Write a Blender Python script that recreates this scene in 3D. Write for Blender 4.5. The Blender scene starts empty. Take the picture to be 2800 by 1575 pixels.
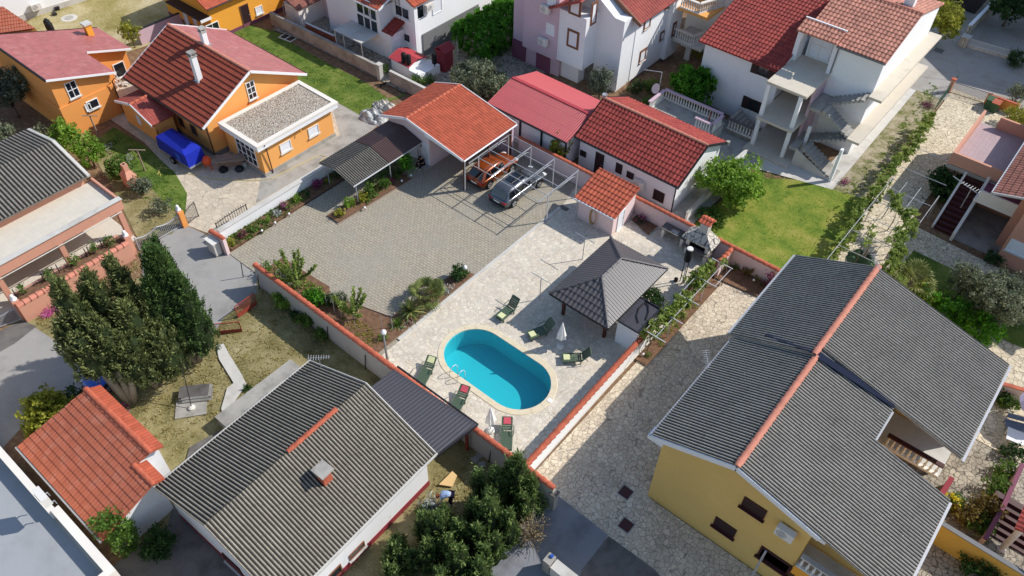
import bpy, bmesh, math, random
import numpy as np
from mathutils import Vector, Matrix
random.seed(7); rng = np.random.default_rng(7)
S = bpy.context.scene; COL = S.collection
PI = math.pi; R = math.radians

# ------------------------------------------------------------ camera, sky, sun
CAM_H = 38.0; FPX = 2178.5
A0 = R(51.5)
_ax = [((0.99955258, 0.02179308, 0.02048655)), ((0.02991048, -0.72828411, -0.68462225)), ((0.0, 0.6849287, -0.7286101))]
def _uv(x, y): return (x*math.sin(A0)-y*math.cos(A0), x*math.cos(A0)+y*math.sin(A0))
# rows: camera right / down / forward in world coordinates
CR = Vector((*_uv(_ax[0][0], _ax[0][1]), _ax[0][2]))
CD = Vector((*_uv(_ax[1][0], _ax[1][1]), _ax[1][2]))
CF = Vector((*_uv(_ax[2][0], _ax[2][1]), _ax[2][2]))
cd = bpy.data.cameras.new('camera'); cam = bpy.data.objects.new('camera', cd); COL.objects.link(cam)
cd.sensor_width = 36; cd.lens = FPX/2800*36; cd.clip_end = 1500; cd.clip_start = .5
m = Matrix((CR, -CD, -CF)).transposed().to_4x4(); m.translation = Vector((0, 0, CAM_H)); cam.matrix_world = m
S.camera = cam
SUN_AZ, SUN_EL = R(53), R(40.5)          # azimuth counted from +x towards +y
W = bpy.data.worlds.new('World'); S.world = W; W.use_nodes = True
nt = W.node_tree; sk = nt.nodes.new('ShaderNodeTexSky'); sk.sky_type = 'NISHITA'; sk.sun_disc = False
sk.sun_elevation = SUN_EL; sk.sun_rotation = R(90)-SUN_AZ; sk.dust_density = .6
nt.nodes['Background'].inputs[1].default_value = .148
nt.links.new(sk.outputs[0], nt.nodes['Background'].inputs[0])
sl = bpy.data.lights.new('sun', 'SUN'); sl.energy = 4.3; sl.angle = R(.5); sl.color = (1, .96, .90)
so = bpy.data.objects.new('sun', sl); COL.objects.link(so)
sd = Vector((math.cos(SUN_AZ)*math.cos(SUN_EL), math.sin(SUN_AZ)*math.cos(SUN_EL), math.sin(SUN_EL)))
so.rotation_euler = sd.to_track_quat('Z', 'Y').to_euler(); so.location = (0, 0, 60)
S.view_settings.view_transform = 'Standard'; S.view_settings.look = 'None'; S.view_settings.exposure = 0.12; S.view_settings.gamma = 1

# ------------------------------------------------------------ survey: picture point -> place
def q(r, c, x, y): return (c*700+x*.36232, r*525+y*.36232)
def ray(p):
    d = CR*((p[0]-1400)/FPX) + CD*((p[1]-787.5)/FPX) + CF
    return d
def G(p, z=0.0):
    d = ray(p); t = (z-CAM_H)/d.z
    return Vector((d.x*t, d.y*t, z))
class Frame:
    def __init__(s, o=(0, 0), a=0.0): s.o = Vector((o[0], o[1])); s.a = a
    def w(s, x, y, z=0.0):
        c, n = math.cos(s.a), math.sin(s.a)
        return Vector((s.o.x+x*c-y*n, s.o.y+x*n+y*c, z))
    def l(s, p):
        dx, dy = p[0]-s.o.x, p[1]-s.o.y; c, n = math.cos(s.a), math.sin(s.a)
        return (dx*c+dy*n, -dx*n+dy*c)
    def L(s, px, z=0.0): return s.l(G(px, z))
    def dirw(s, d):
        c, n = math.cos(s.a), math.sin(s.a)
        return Vector((d[0]*c-d[1]*n, d[0]*n+d[1]*c, d[2]))
    @staticmethod
    def line(a, b, z):
        A, B = G(a, z), G(b, z); return Frame((A.x, A.y), math.atan2(B.y-A.y, B.x-A.x))
W0 = Frame()

# ------------------------------------------------------------ objects and tags
def tag(o, label, cat, group=None, kind=None):
    if label: o['label'] = label
    if cat: o['category'] = cat
    if group: o['group'] = group
    if kind: o['kind'] = kind
    return o
def empty(name, label, cat, loc=(0, 0, 0), rz=0.0, group=None):
    o = bpy.data.objects.new(name, None); COL.objects.link(o); o.location = loc; o.rotation_euler = (0, 0, rz); o.empty_display_size = .3
    return tag(o, label, cat, group)
def link(name, me, mat, parent=None, smooth=False):
    o = bpy.data.objects.new(name, me); COL.objects.link(o)
    if mat is not None: me.materials.append(mat)
    if smooth:
        for p in me.polygons: p.use_smooth = True
    if parent is not None:
        o.parent = parent
        if parent.get('_w'):          # parts given in world coordinates
            o.matrix_parent_inverse = parent_matrix(parent).inverted()
    return o
def parent_matrix(p):
    M = Matrix.LocRotScale(p.location, p.rotation_euler, p.scale)
    if p.parent: M = parent_matrix(p.parent) @ p.matrix_parent_inverse @ M
    return M
def place(name, label, cat, loc, group=None):
    """a thing whose parts are written in world coordinates"""
    o = empty(name, label, cat, loc, 0, group); o['_w'] = 1; return o
def copy_tree(o, parent=None):
    c = o.copy(); COL.objects.link(c); c.parent = parent
    for ch in list(o.children): copy_tree(ch, c)
    return c

SPLIT = {'wheel_arch', 'fascia', 'gutter', 'bracket', 'verge', 'stair_wall', 'dark_trim', 'parapet', 'stone_pier', 'side_wall', 'tread', 'stair', 'column', 'steps', 'cross_wall', 'roof_edge'}
class MB:
    def __init__(s, F=W0): s.v = []; s.f = []; s.F = F
    def add(s, vs, fs):
        k = len(s.v); s.v += [s.F.w(*p) for p in vs]; s.f += [tuple(i+k for i in f) for f in fs]; return s
    def box(s, x0, x1, y0, y1, z0, z1):
        if x0 > x1: x0, x1 = x1, x0
        if y0 > y1: y0, y1 = y1, y0
        return s.add([(x0, y0, z0), (x1, y0, z0), (x1, y1, z0), (x0, y1, z0), (x0, y0, z1), (x1, y0, z1), (x1, y1, z1), (x0, y1, z1)],
              [(3, 2, 1, 0), (4, 5, 6, 7), (0, 1, 5, 4), (1, 2, 6, 5), (2, 3, 7, 6), (3, 0, 4, 7)])
    def prism(s, pts, z0, z1):
        """pts (x,y) outline; z0,z1 number or list per point"""
        n = len(pts); a0 = z0 if hasattr(z0, '__len__') else [z0]*n; a1 = z1 if hasattr(z1, '__len__') else [z1]*n
        ar = sum(pts[i][0]*pts[(i+1) % n][1]-pts[(i+1) % n][0]*pts[i][1] for i in range(n))
        if ar < 0: pts = pts[::-1]; a0 = a0[::-1]; a1 = a1[::-1]
        vs = [(p[0], p[1], z) for p, z in zip(pts, a0)]+[(p[0], p[1], z) for p, z in zip(pts, a1)]
        return s.add(vs, [tuple(range(n))[::-1], tuple(range(n, 2*n))]+[(i, (i+1) % n, n+(i+1) % n, n+i) for i in range(n)])
    def tube(s, pts, r, n=6, cap=True):
        pts = [Vector(p) for p in pts]; rs = r if hasattr(r, '__len__') else [r]*len(pts); vs = []; fs = []
        for i, p in enumerate(pts):
            d = (pts[min(i+1, len(pts)-1)]-pts[max(i-1, 0)]).normalized()
            a = d.cross(Vector((0, 0, 1)) if abs(d.z) < .9 else Vector((1, 0, 0))).normalized(); b = d.cross(a)
            for k in range(n):
                t = 2*PI*k/n; vs.append(tuple(p+(a*math.cos(t)+b*math.sin(t))*rs[i]))
        for i in range(len(pts)-1):
            for k in range(n): fs.append((i*n+k, (i+1)*n+k, (i+1)*n+(k+1) % n, i*n+(k+1) % n))
        if cap: fs += [tuple(range(n)), tuple(range((len(pts)-1)*n, len(pts)*n))[::-1]]
        return s.add(vs, fs)
    def bar(s, a, b, w, h=None):
        """square bar between two points"""
        h = h or w; a = Vector(a); b = Vector(b); d = (b-a).normalized()
        u = d.cross(Vector((0, 0, 1)) if abs(d.z) < .95 else Vector((1, 0, 0))).normalized(); v = u.cross(d)
        c = [u*sx*w/2+v*sy*h/2 for sx, sy in ((-1, -1), (1, -1), (1, 1), (-1, 1))]
        return s.add([tuple(a+k) for k in c]+[tuple(b+k) for k in c], [(3, 2, 1, 0), (4, 5, 6, 7), (0, 1, 5, 4), (1, 2, 6, 5), (2, 3, 7, 6), (3, 0, 4, 7)])
    def lathe(s, c, prof, n=10):
        vs = []; fs = []
        for z, r in prof:
            for k in range(n): vs.append((c[0]+r*math.cos(2*PI*k/n), c[1]+r*math.sin(2*PI*k/n), c[2]+z))
        for i in range(len(prof)-1):
            for k in range(n): fs.append((i*n+k, i*n+(k+1) % n, (i+1)*n+(k+1) % n, (i+1)*n+k))
        fs += [tuple(range(n))[::-1], tuple(range((len(prof)-1)*n, len(prof)*n))]
        return s.add(vs, fs)
    def quad(s, *p): return s.add(list(p), [tuple(range(len(p)))])
    def build(s, name, mat, parent=None, smooth=False):
        if name in SPLIT and len(s.f) > 6:          # every separate piece becomes an object of its own
            par = list(range(len(s.v)))
            def fd(i):
                while par[i] != i: par[i] = par[par[i]]; i = par[i]
                return i
            for f in s.f:
                for i in f[1:]: par[fd(i)] = fd(f[0])
            gr = {}
            for f in s.f: gr.setdefault(fd(f[0]), []).append(f)
            if len(gr) > 1:
                for fs in gr.values():
                    ids = sorted({i for f in fs for i in f}); mp = {i: k for k, i in enumerate(ids)}; b = MB(); b.v = [s.v[i] for i in ids]; b.f = [tuple(mp[i] for i in f) for f in fs]; o = b.build(name, mat, parent, smooth)
                return o
        me = bpy.data.meshes.new(name); me.from_pydata([tuple(v) for v in s.v], [], s.f)
        bm = bmesh.new(); bm.from_mesh(me); bmesh.ops.recalc_face_normals(bm, faces=bm.faces); bm.to_mesh(me); bm.free()
        return link(name, me, mat, parent, smooth)

# ------------------------------------------------------------ materials
def C(h):
    """sRGB 0-255 triple -> linear"""
    return tuple(((c/255)/12.92 if c/255 < .04045 else ((c/255+.055)/1.055)**2.4) for c in h)+(1,)
class NT:
    def __init__(s, name):
        s.m = bpy.data.materials.new(name); s.m.use_nodes = True; s.t = s.m.node_tree; s.n = s.t.nodes; s.b = s.n['Principled BSDF']
    def new(s, ty, **k):
        o = s.n.new('ShaderNode'+ty)
        for a, v in k.items(): setattr(o, a, v)
        return o
    def set(s, sock, v):
        if isinstance(v, bpy.types.NodeSocket): s.t.links.new(v, sock)
        else: sock.default_value = v
    def noise(s, vec, scale, detail=4, rough=.55):
        o = s.new('TexNoise'); s.set(o.inputs['Vector'], vec); o.inputs['Scale'].default_value = scale; o.inputs['Detail'].default_value = detail; o.inputs['Roughness'].default_value = rough; return o.outputs[0]
    def math(s, op, a, b=0.0, clamp=False):
        o = s.new('Math', operation=op, use_clamp=clamp); s.set(o.inputs[0], a); s.set(o.inputs[1], b); return o.outputs[0]
    def mr(s, v, a, b, c=0.0, d=1.0):
        o = s.new('MapRange'); s.set(o.inputs[0], v)
        for i, k in enumerate((a, b, c, d)): s.set(o.inputs[i+1], k)
        return o.outputs[0]
    def mix(s, f, a, b, mode='MIX'):
        o = s.new('Mix', data_type='RGBA', blend_type=mode); s.set(o.inputs[0], f); s.set(o.inputs[6], a); s.set(o.inputs[7], b); return o.outputs[2]
    def pos(s): return s.new('NewGeometry').outputs['Position']
    def ramp(s, f, stops):
        o = s.new('ValToRGB'); s.set(o.inputs[0], f); e = o.color_ramp.elements
        while len(e) < len(stops): e.new(.5)
        for k, (p, c) in zip(e, stops): k.position = p; k.color = c
        return o.outputs[0]
    def bump(s, h, strength=.3, dist=.02):
        o = s.new('Bump'); o.inputs['Strength'].default_value = strength; o.inputs['Distance'].default_value = dist; s.set(o.inputs['Height'], h); s.t.links.new(o.outputs[0], s.b.inputs['Normal'])
    def done(s, col, rough=.85, metal=0, spec=.35):
        s.set(s.b.inputs['Base Color'], col); s.set(s.b.inputs['Roughness'], rough); s.set(s.b.inputs['Metallic'], metal); s.set(s.b.inputs['Specular IOR Level'], spec); return s.m
def dim(c, k): return (c[0]*k, c[1]*k, c[2]*k, 1)
def plain(name, rgb, rough=.8, var=.12, scale=1.2, metal=0, spec=.35, bump=0, stain=None, fine=25):
    """one colour with broad unevenness and fine grain; stain=(rgb, amount, scale)"""
    n = NT(name); P = n.pos(); c = C(rgb)
    v = n.math('ADD', n.math('MULTIPLY', n.noise(P, scale), .6), n.math('MULTIPLY', n.noise(P, fine, 3), .4))
    col = n.mix(n.mr(v, .3, .7), dim(c, 1-var), dim(c, 1+var*.6))
    if stain:
        st = n.mr(n.noise(P, stain[2], 6, .62), .62-stain[1]*.3, .72, 0, 1); col = n.mix(n.math('MULTIPLY', st, min(1, stain[1]*1.4)), col, C(stain[0]))
    if bump: n.bump(n.noise(P, fine*1.6, 4), bump, .02)
    return n.done(col, rough, metal, spec)
def wallmat(name, rgb, streak=.18, grime=(120, 115, 105), var=.07):
    """render / plaster: rain streaks stretched vertically and uneven patches"""
    n = NT(name); P = n.pos(); c = C(rgb)
    mp = n.new('Mapping'); n.set(mp.inputs[0], P); mp.inputs['Scale'].default_value = (2.2, 2.2, .28)
    s1 = n.mr(n.noise(mp.outputs[0], 1.6, 5, .6), .55, .8); s2 = n.mr(n.noise(P, .5, 5), .35, .7)
    sz = n.new('SeparateXYZ'); n.set(sz.inputs[0], P); low = n.mr(sz.outputs[2], 0, .5, 1, 0)
    col = n.mix(s2, dim(c, 1-var), dim(c, 1+var*.4))
    f = n.math('ADD', n.math('MULTIPLY', s1, streak), n.math('MULTIPLY', n.math('MULTIPLY', low, n.noise(P, 2.5, 5)), .45), True)
    col = n.mix(f, col, C(grime)); n.bump(n.noise(P, 60, 3), .15, .01)
    return n.done(col, .9, 0, .25)
def tilemat(name, rgb, var=.3, grime=None, rough=.75, hue=None, spec=.3):
    """per-tile colour from the UV cell"""
    n = NT(name); c = C(rgb); uv = n.new('UVMap').outputs[0]
    fl = n.new('VectorMath', operation='FLOOR'); n.set(fl.inputs[0], uv); wn = n.new('TexWhiteNoise', noise_dimensions='2D'); n.set(wn.inputs['Vector'], fl.outputs[0])
    P = n.pos(); col = n.mix(wn.outputs[0], dim(c, 1-var), dim(c, 1+var*.7))
    col = n.mix(n.mr(n.noise(P, 1.1, 5), .35, .7, 0, .5), col, C(hue) if hue else dim(c, .8))
    if grime: col = n.mix(n.mr(n.noise(P, grime[1], 7, .68), .5, .72, 0, grime[2]), col, C(grime[0]))
    col = n.mix(n.mr(n.noise(P, 40, 3), .3, .7, 0, .25), col, dim(c, .6))
    return n.done(col, rough, 0, spec)
def crazymat(name, stones, joint, scale=2.2, jw=.045, stain=None, fade=0.0, big=None):
    n = NT(name); P = n.pos()
    d = n.new('TexNoise'); n.set(d.inputs['Vector'], P); d.inputs['Scale'].default_value = 1.7; d.inputs['Detail'].default_value = 3
    vm = n.new('VectorMath', operation='MULTIPLY_ADD'); n.set(vm.inputs[0], d.outputs[1]); vm.inputs[1].default_value = (.32, .32, 0); n.set(vm.inputs[2], P)
    mp = n.new('Mapping'); n.set(mp.inputs[0], vm.outputs[0]); mp.inputs['Scale'].default_value = (1, 1, 0)
    e = n.new('TexVoronoi', feature='DISTANCE_TO_EDGE'); n.set(e.inputs['Vector'], mp.outputs[0]); e.inputs['Scale'].default_value = scale
    f = n.new('TexVoronoi', feature='F1'); n.set(f.inputs['Vector'], mp.outputs[0]); f.inputs['Scale'].default_value = scale
    wn = n.new('TexWhiteNoise', noise_dimensions='3D'); n.set(wn.inputs['Vector'], f.outputs['Color'])
    k = len(stones); col = n.ramp(wn.outputs[0], [(i/(k-1) if k > 1 else 0, C(s)) for i, s in enumerate(stones)])
    col = n.mix(n.mr(n.noise(P, 6, 6, .65), .3, .75, 0, .35), col, dim(C(stones[0]), .72))
    if stain: col = n.mix(n.mr(n.noise(P, stain[2], 7, .66), .5, .72, 0, stain[1]), col, C(stain[0]))
    jm = n.mr(e.outputs[0], jw*.4, jw*1.5, 1, 0)
    if fade: jm = n.math('MULTIPLY', jm, n.mr(n.noise(P, .9, 3), .3, .7, 1-fade, 1))
    col = n.mix(jm, col, C(joint)); n.bump(n.math('MULTIPLY', n.math('SUBTRACT', 1, jm), .8), .5, .02)
    return n.done(col, .85, 0, .25)
def grassmat(name, cols, s1=.8, s2=14):
    n = NT(name); P = n.pos()
    a = n.noise(P, s1, 6, .65); b = n.noise(P, s2, 5, .7); v = n.math('ADD', n.math('MULTIPLY', a, .62), n.math('MULTIPLY', b, .38))
    v = n.mr(v, .36, .64); k = len(cols); col = n.ramp(v, [(i/(k-1), C(c)) for i, c in enumerate(cols)])
    col = n.mix(n.mr(n.noise(P, 45, 3, .7), .45, .7, 0, .5), col, dim(C(cols[0]), .45))
    n.bump(n.noise(P, 30, 5, .7), .8, .05); return n.done(col, .95, 0, .1)
def leafmat(name, dark, mid, light, trans=.35, rough=.6):
    n = NT(name); at = n.new('Attribute', attribute_name='lv')
    col = n.ramp(at.outputs['Fac'], [(0, C(dark)), (.5, C(mid)), (1, C(light))])
    n.done(col, rough, 0, .25)
    tr = n.new('BsdfTranslucent'); n.set(tr.inputs[0], n.mix(.5, col, C(light))); mx = n.new('MixShader'); mx.inputs[0].default_value = trans
    n.t.links.new(n.b.outputs[0], mx.inputs[1]); n.t.links.new(tr.outputs[0], mx.inputs[2]); n.t.links.new(mx.outputs[0], n.n['Material Output'].inputs[0]); return n.m
def glassmat(name, rgb=(28, 34, 40), rough=.08):
    n = NT(name); return n.done(C(rgb), rough, 0, .9)

M = {}
M['orange'] = wallmat('orange_render', (238, 170, 96), .05, (200, 140, 80), .04)
M['orange2'] = wallmat('orange_render_deep', (232, 156, 84), .05, (190, 125, 70), .04)
M['orange3'] = wallmat('orange_yellow_render', (236, 164, 62), .06, (190, 130, 50), .04)
M['salmon'] = wallmat('salmon_render', (206, 150, 126), .14, (140, 110, 100), .05)
M['salmon2'] = wallmat('dusky_salmon_render', (205, 152, 128), .12, (140, 110, 100), .05)
M['pink'] = wallmat('pink_render', (230, 205, 202), .12, (150, 140, 135))
M['pink2'] = wallmat('lilac_pink_render', (205, 178, 188), .1, (150, 130, 135))
M['plum'] = wallmat('plum_plinth_render', (128, 78, 96), .1, (90, 60, 70))
M['white'] = wallmat('white_render', (232, 232, 232), .12, (165, 165, 165), .04)
M['felt'] = plain('dark_blue_roofing_felt', (34, 40, 58), .9, .15, 3, 0, .1)
M['render'] = wallmat('grey_weathered_render', (196, 190, 182), .35, (130, 124, 114), .1)
M['white2'] = wallmat('bright_white_render', (240, 240, 240), .05, (190, 190, 190), .03)
M['cream'] = wallmat('cream_render', (232, 224, 212), .08, (170, 160, 145))
M['yellow'] = wallmat('yellow_render', (224, 186, 112), .06, (180, 140, 70), .05)
M['yellow2'] = wallmat('yellow_wall_render', (216, 168, 78), .06, (180, 130, 50), .05)
M['conc'] = plain('concrete', (168, 164, 156), .9, .14, 1.2, bump=.2, stain=((110, 106, 98), .5, .9))
M['concl'] = plain('light_concrete', (200, 196, 188), .9, .1, 1.0, bump=.15, stain=((150, 145, 135), .4, .7))
M['concd'] = plain('dark_concrete', (112, 108, 104), .9, .16, 1.5, bump=.2, stain=((70, 66, 62), .5, 1.2))
M['beige'] = plain('beige_screed', (206, 196, 178), .9, .07, .8, bump=.1, stain=((165, 155, 140), .35, .8))
M['block'] = plain('rendered_blockwork', (186, 172, 160), .92, .12, 1.4, bump=.3, stain=((120, 100, 88), .6, .8))
M['plinth'] = plain('grey_plinth', (122, 122, 122), .9, .1, 2)
M['whitepaint'] = plain('white_paint', (235, 235, 235), .5, .03, 3)
M['offwhite'] = plain('off_white_paint', (222, 218, 210), .6, .06, 3)
M['steel'] = plain('painted_steel_tube', (200, 200, 200), .4, .06, 4, .3, .5)
M['galv'] = plain('galvanised_steel', (168, 170, 174), .45, .08, 5, .25, .5)
M['dark'] = plain('dark_metal', (40, 40, 44), .5, .1, 5, .3, .5)
M['black'] = plain('black_rubber', (24, 24, 26), .75, .1, 8)
M['brown'] = plain('brown_wood_stain', (84, 46, 32), .6, .15, 4)
M['brownp'] = plain('brown_paint', (70, 34, 34), .5, .08, 4)
M['wood'] = plain('varnished_wood', (160, 92, 48), .5, .2, 3)
M['timber'] = plain('old_timber', (160, 140, 125), .85, .2, 4)
M['redp'] = plain('oxide_red_paint', (150, 66, 52), .6, .15, 4)
M['redwall'] = plain('dark_red_plinth_paint', (140, 50, 58), .8, .1, 3)
M['gutter'] = plain('brown_gutter', (62, 44, 40), .45, .08, 5, .1, .5)
M['glass'] = glassmat('window_glass'); M['shutter'] = plain('white_roller_shutter', (228, 230, 234), .5, .04, 8)
M['bshut'] = plain('dark_brown_shutter', (52, 34, 34), .55, .1, 6)
M['frameb'] = plain('brown_window_frame', (126, 84, 62), .6, .08, 6)
M['t_orange'] = tilemat('orange_clay_tile', (184, 92, 66), .22, ((136, 72, 58), 1.5, .35))
M['t_brick'] = tilemat('matt_brick_tile', (146, 70, 52), .14, ((110, 50, 36), 1.2, .4))
M['t_pink'] = tilemat('glossy_red_tile', (172, 100, 94), .16, ((200, 144, 138), 1.5, .5), .38, spec=.7)
M['t_red'] = tilemat('red_clay_tile', (160, 80, 70), .2, ((110, 44, 40), 1.4, .5))
M['t_deep'] = tilemat('deep_red_tile', (156, 66, 58), .25, ((90, 36, 34), 1.3, .5))
M['t_weath'] = tilemat('weathered_pink_tile', (192, 132, 112), .25, ((110, 72, 60), 1.1, .6))
M['t_flat'] = tilemat('orange_concrete_tile', (178, 100, 74), .14, ((194, 138, 118), 1.6, .5), .65)
M['t_old'] = tilemat('old_brown_tile', (150, 98, 84), .3, ((80, 60, 55), 2, .6))
M['cap'] = plain('terracotta_cap', (186, 98, 72), .8, .42, 2.6, stain=((150, 80, 60), .3, 2))
M['capp'] = plain('pale_terracotta_cap', (200, 130, 108), .75, .18, 3, stain=((150, 100, 80), .4, 2))
M['metred'] = plain('red_metal_sheet', (176, 66, 72), .45, .08, 1, .0, .5)
M['metdark'] = plain('dark_grey_metal_sheet', (74, 72, 76), .42, .08, 1, .2, .5)
M['metbrown'] = plain('brown_metal_sheet', (86, 66, 62), .5, .1, 1, .1, .5)
M['gazroof'] = tilemat('charcoal_metal_tile', (86, 82, 82), .08, None, .4, spec=.6)
def corrmat(name, rgb, grime, am=.6, sc=1.0, spots=True):
    n = NT(name); P = n.pos(); c = C(rgb)
    col = n.mix(n.mr(n.noise(P, .8, 5), .3, .7), dim(c, .86), dim(c, 1.1))
    col = n.mix(n.mr(n.noise(P, sc*5, 8, .75), .48, .7, 0, am), col, C(grime))
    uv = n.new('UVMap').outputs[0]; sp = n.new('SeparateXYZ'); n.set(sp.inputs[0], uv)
    fx = n.math('FRACT', sp.outputs[0]); fx = n.math('FRACT', n.math('ADD', sp.outputs[0], -.17)); val = n.math('ABSOLUTE', n.math('SUBTRACT', fx, .5))     # rib shadow and dirt, both painted dark into the valleys of the sheet
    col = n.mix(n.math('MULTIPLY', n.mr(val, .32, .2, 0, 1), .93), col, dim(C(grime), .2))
    if spots: col = n.mix(n.mr(n.noise(P, 16, 2, .5), .70, .76, 0, .6), col, C((205, 205, 195)))
    n.bump(n.noise(P, 60, 3), .3, .01); return n.done(col, .92, 0, .2)
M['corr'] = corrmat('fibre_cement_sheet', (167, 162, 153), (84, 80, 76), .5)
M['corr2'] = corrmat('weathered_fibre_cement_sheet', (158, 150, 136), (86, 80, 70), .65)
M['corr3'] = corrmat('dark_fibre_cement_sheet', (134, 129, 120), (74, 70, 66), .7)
M['gravel'] = (lambda n: (n.done(n.mix(n.mr(n.new('TexNoise').outputs[0], 0, 1), C((1, 1, 1)), C((1, 1, 1))))))(NT('unused'))
def gravelmat(name, cols, scale=14):
    n = NT(name); P = n.pos(); f = n.new('TexVoronoi', feature='F1'); n.set(f.inputs['Vector'], P); f.inputs['Scale'].default_value = scale
    wn = n.new('TexWhiteNoise'); n.set(wn.inputs['Vector'], f.outputs['Color']); k = len(cols)
    col = n.ramp(wn.outputs[0], [(i/(k-1), C(c)) for i, c in enumerate(cols)])
    col = n.mix(n.mr(f.outputs['Distance'], .4, .75, 0, .75), col, C((70, 64, 58))); n.bump(n.math('SUBTRACT', 1, f.outputs['Distance']), 1, .04); return n.done(col, .9, 0, .2)
M['gravel'] = gravelmat('roof_gravel', [(150, 138, 124), (205, 196, 180), (172, 150, 128), (225, 218, 205)], 13)
M['stonewall'] = crazymat('stone_facing', [(190, 180, 160), (215, 205, 188), (165, 155, 140)], (120, 112, 100), 5, .05)
M['g_dark'] = leafmat('cypress_foliage', (34, 52, 30), (66, 92, 46), (114, 140, 74), .2)
M['g_jun'] = leafmat('juniper_foliage', (44, 54, 32), (96, 106, 60), (158, 164, 104), .25)
M['g_fir'] = leafmat('bright_cypress_foliage', (32, 50, 26), (74, 100, 48), (150, 166, 98), .25)
M['g_lime'] = leafmat('lime_foliage', (62, 96, 28), (112, 150, 48), (165, 195, 82), .4)
M['g_vine'] = leafmat('vine_foliage', (70, 92, 34), (122, 142, 62), (172, 188, 102), .4)
M['g_mid'] = leafmat('broadleaf_foliage', (40, 66, 24), (80, 112, 42), (126, 156, 68), .35)
M['g_hedge'] = leafmat('hedge_foliage', (34, 74, 16), (68, 124, 28), (112, 172, 48), .35)
M['g_deep'] = leafmat('deep_green_foliage', (22, 44, 20), (46, 76, 34), (80, 112, 52), .25)
M['g_olive'] = leafmat('olive_foliage', (64, 72, 52), (108, 116, 88), (160, 166, 136), .25)
M['g_grey'] = leafmat('grey_green_foliage', (56, 66, 50), (96, 106, 84), (144, 152, 128), .2)
M['g_yell'] = leafmat('yellow_green_foliage', (84, 92, 26), (138, 142, 44), (188, 186, 80), .35)
M['g_palm'] = leafmat('palm_leaf', (56, 72, 34), (106, 118, 60), (160, 162, 98), .25)
M['g_dry'] = leafmat('dry_leaf', (110, 92, 62), (150, 130, 92), (186, 166, 124), .25)
M['g_brown'] = leafmat('autumn_foliage', (70, 52, 26), (110, 92, 44), (150, 134, 66), .3)
M['f_pink'] = leafmat('magenta_flower', (150, 40, 110), (204, 84, 160), (228, 140, 196), .3)
M['f_purp'] = leafmat('purple_leaf', (60, 26, 36), (104, 48, 62), (160, 90, 130), .3)
M['f_yell'] = leafmat('yellow_flower', (190, 160, 20), (230, 205, 40), (245, 230, 90), .3)
M['f_silv'] = leafmat('silver_leaf', (120, 130, 126), (165, 172, 168), (205, 210, 206), .2)
M['blade'] = leafmat('grass_blade', (60, 90, 24), (110, 140, 44), (160, 176, 84), .4)
M['dryblade'] = leafmat('dry_grass_blade', (120, 108, 62), (170, 156, 100), (210, 198, 145), .4)
M['twig'] = plain('dark_green_twigs', (46, 56, 34), .95, .3, 6, 0, .1, .6)
M['bark'] = plain('bark', (112, 98, 84), .95, .3, 8, bump=.6)
M['barkl'] = plain('pale_bark', (158, 146, 132), .95, .25, 6, bump=.6)
del nt

# ------------------------------------------------------------ ground sheets
_lvl = [0]
def sheet(name, pts, mat, px=True, lvl=None, z=0.0, obj=True):
    if lvl is None: _lvl[0] += 1; lvl = _lvl[0]
    P = [G(p, 0) if px else Vector((p[0], p[1], 0)) for p in pts]; zz = z+lvl*.004
    b = MB(); b.add([(p.x, p.y, zz) for p in P], [tuple(range(len(P)))])
    me = bpy.data.meshes.new(name); me.from_pydata([tuple(v) for v in b.v], [], b.f)
    bm = bmesh.new(); bm.from_mesh(me)
    for f in bm.faces:
        f.normal_update()
        if f.normal.z < 0: f.normal_flip()
    bmesh.ops.triangulate(bm, faces=bm.faces); bm.to_mesh(me); bm.free()
    o = link(name, me, mat); o['kind'] = 'structure'; return o

# ------------------------------------------------------------ roofs
STY = {'tile': (.24, .37, .038, .03, 6), 'roman': (.30, .42, .055, .04, 6), 'flat': (.21, .36, .022, .035, 5), 'corr': (.177, 1.15, .056, .008, 6), 'corrb': (.25, 1.2, .06, .01, 6), 'metal': (.2, 50, .035, 0, 6),
       'mtile': (.22, .36, .024, .018, 6), 'course': (.24, .42, .028, .075, 6)}
def prof(st, t):
    """height profile over one period t in 0..1"""
    if st in ('corr', 'corrb'): return (.5+.5*math.cos(2*PI*t))**(1.25 if st == 'corr' else .75)
    if st == 'metal': return 1.0 if t < .3 or t > .85 else 0.0
    if st in ('tile', 'roman', 'course'): return math.sin(PI*min(t/.66, 1))**.8 if t < .66 else 0.0
    if st == 'flat': return math.sin(PI*t)**2
    return .5+.5*math.sin(2*PI*t)
def plane_pts(polys, plane):
    return [[ray_plane(p, plane) for p in poly] for poly in polys]
def ray_plane(px, plane):
    o, n = plane; d = ray(px); t = (o-Vector((0, 0, CAM_H))).dot(n)/d.dot(n); return Vector((0, 0, CAM_H))+d*t
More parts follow.
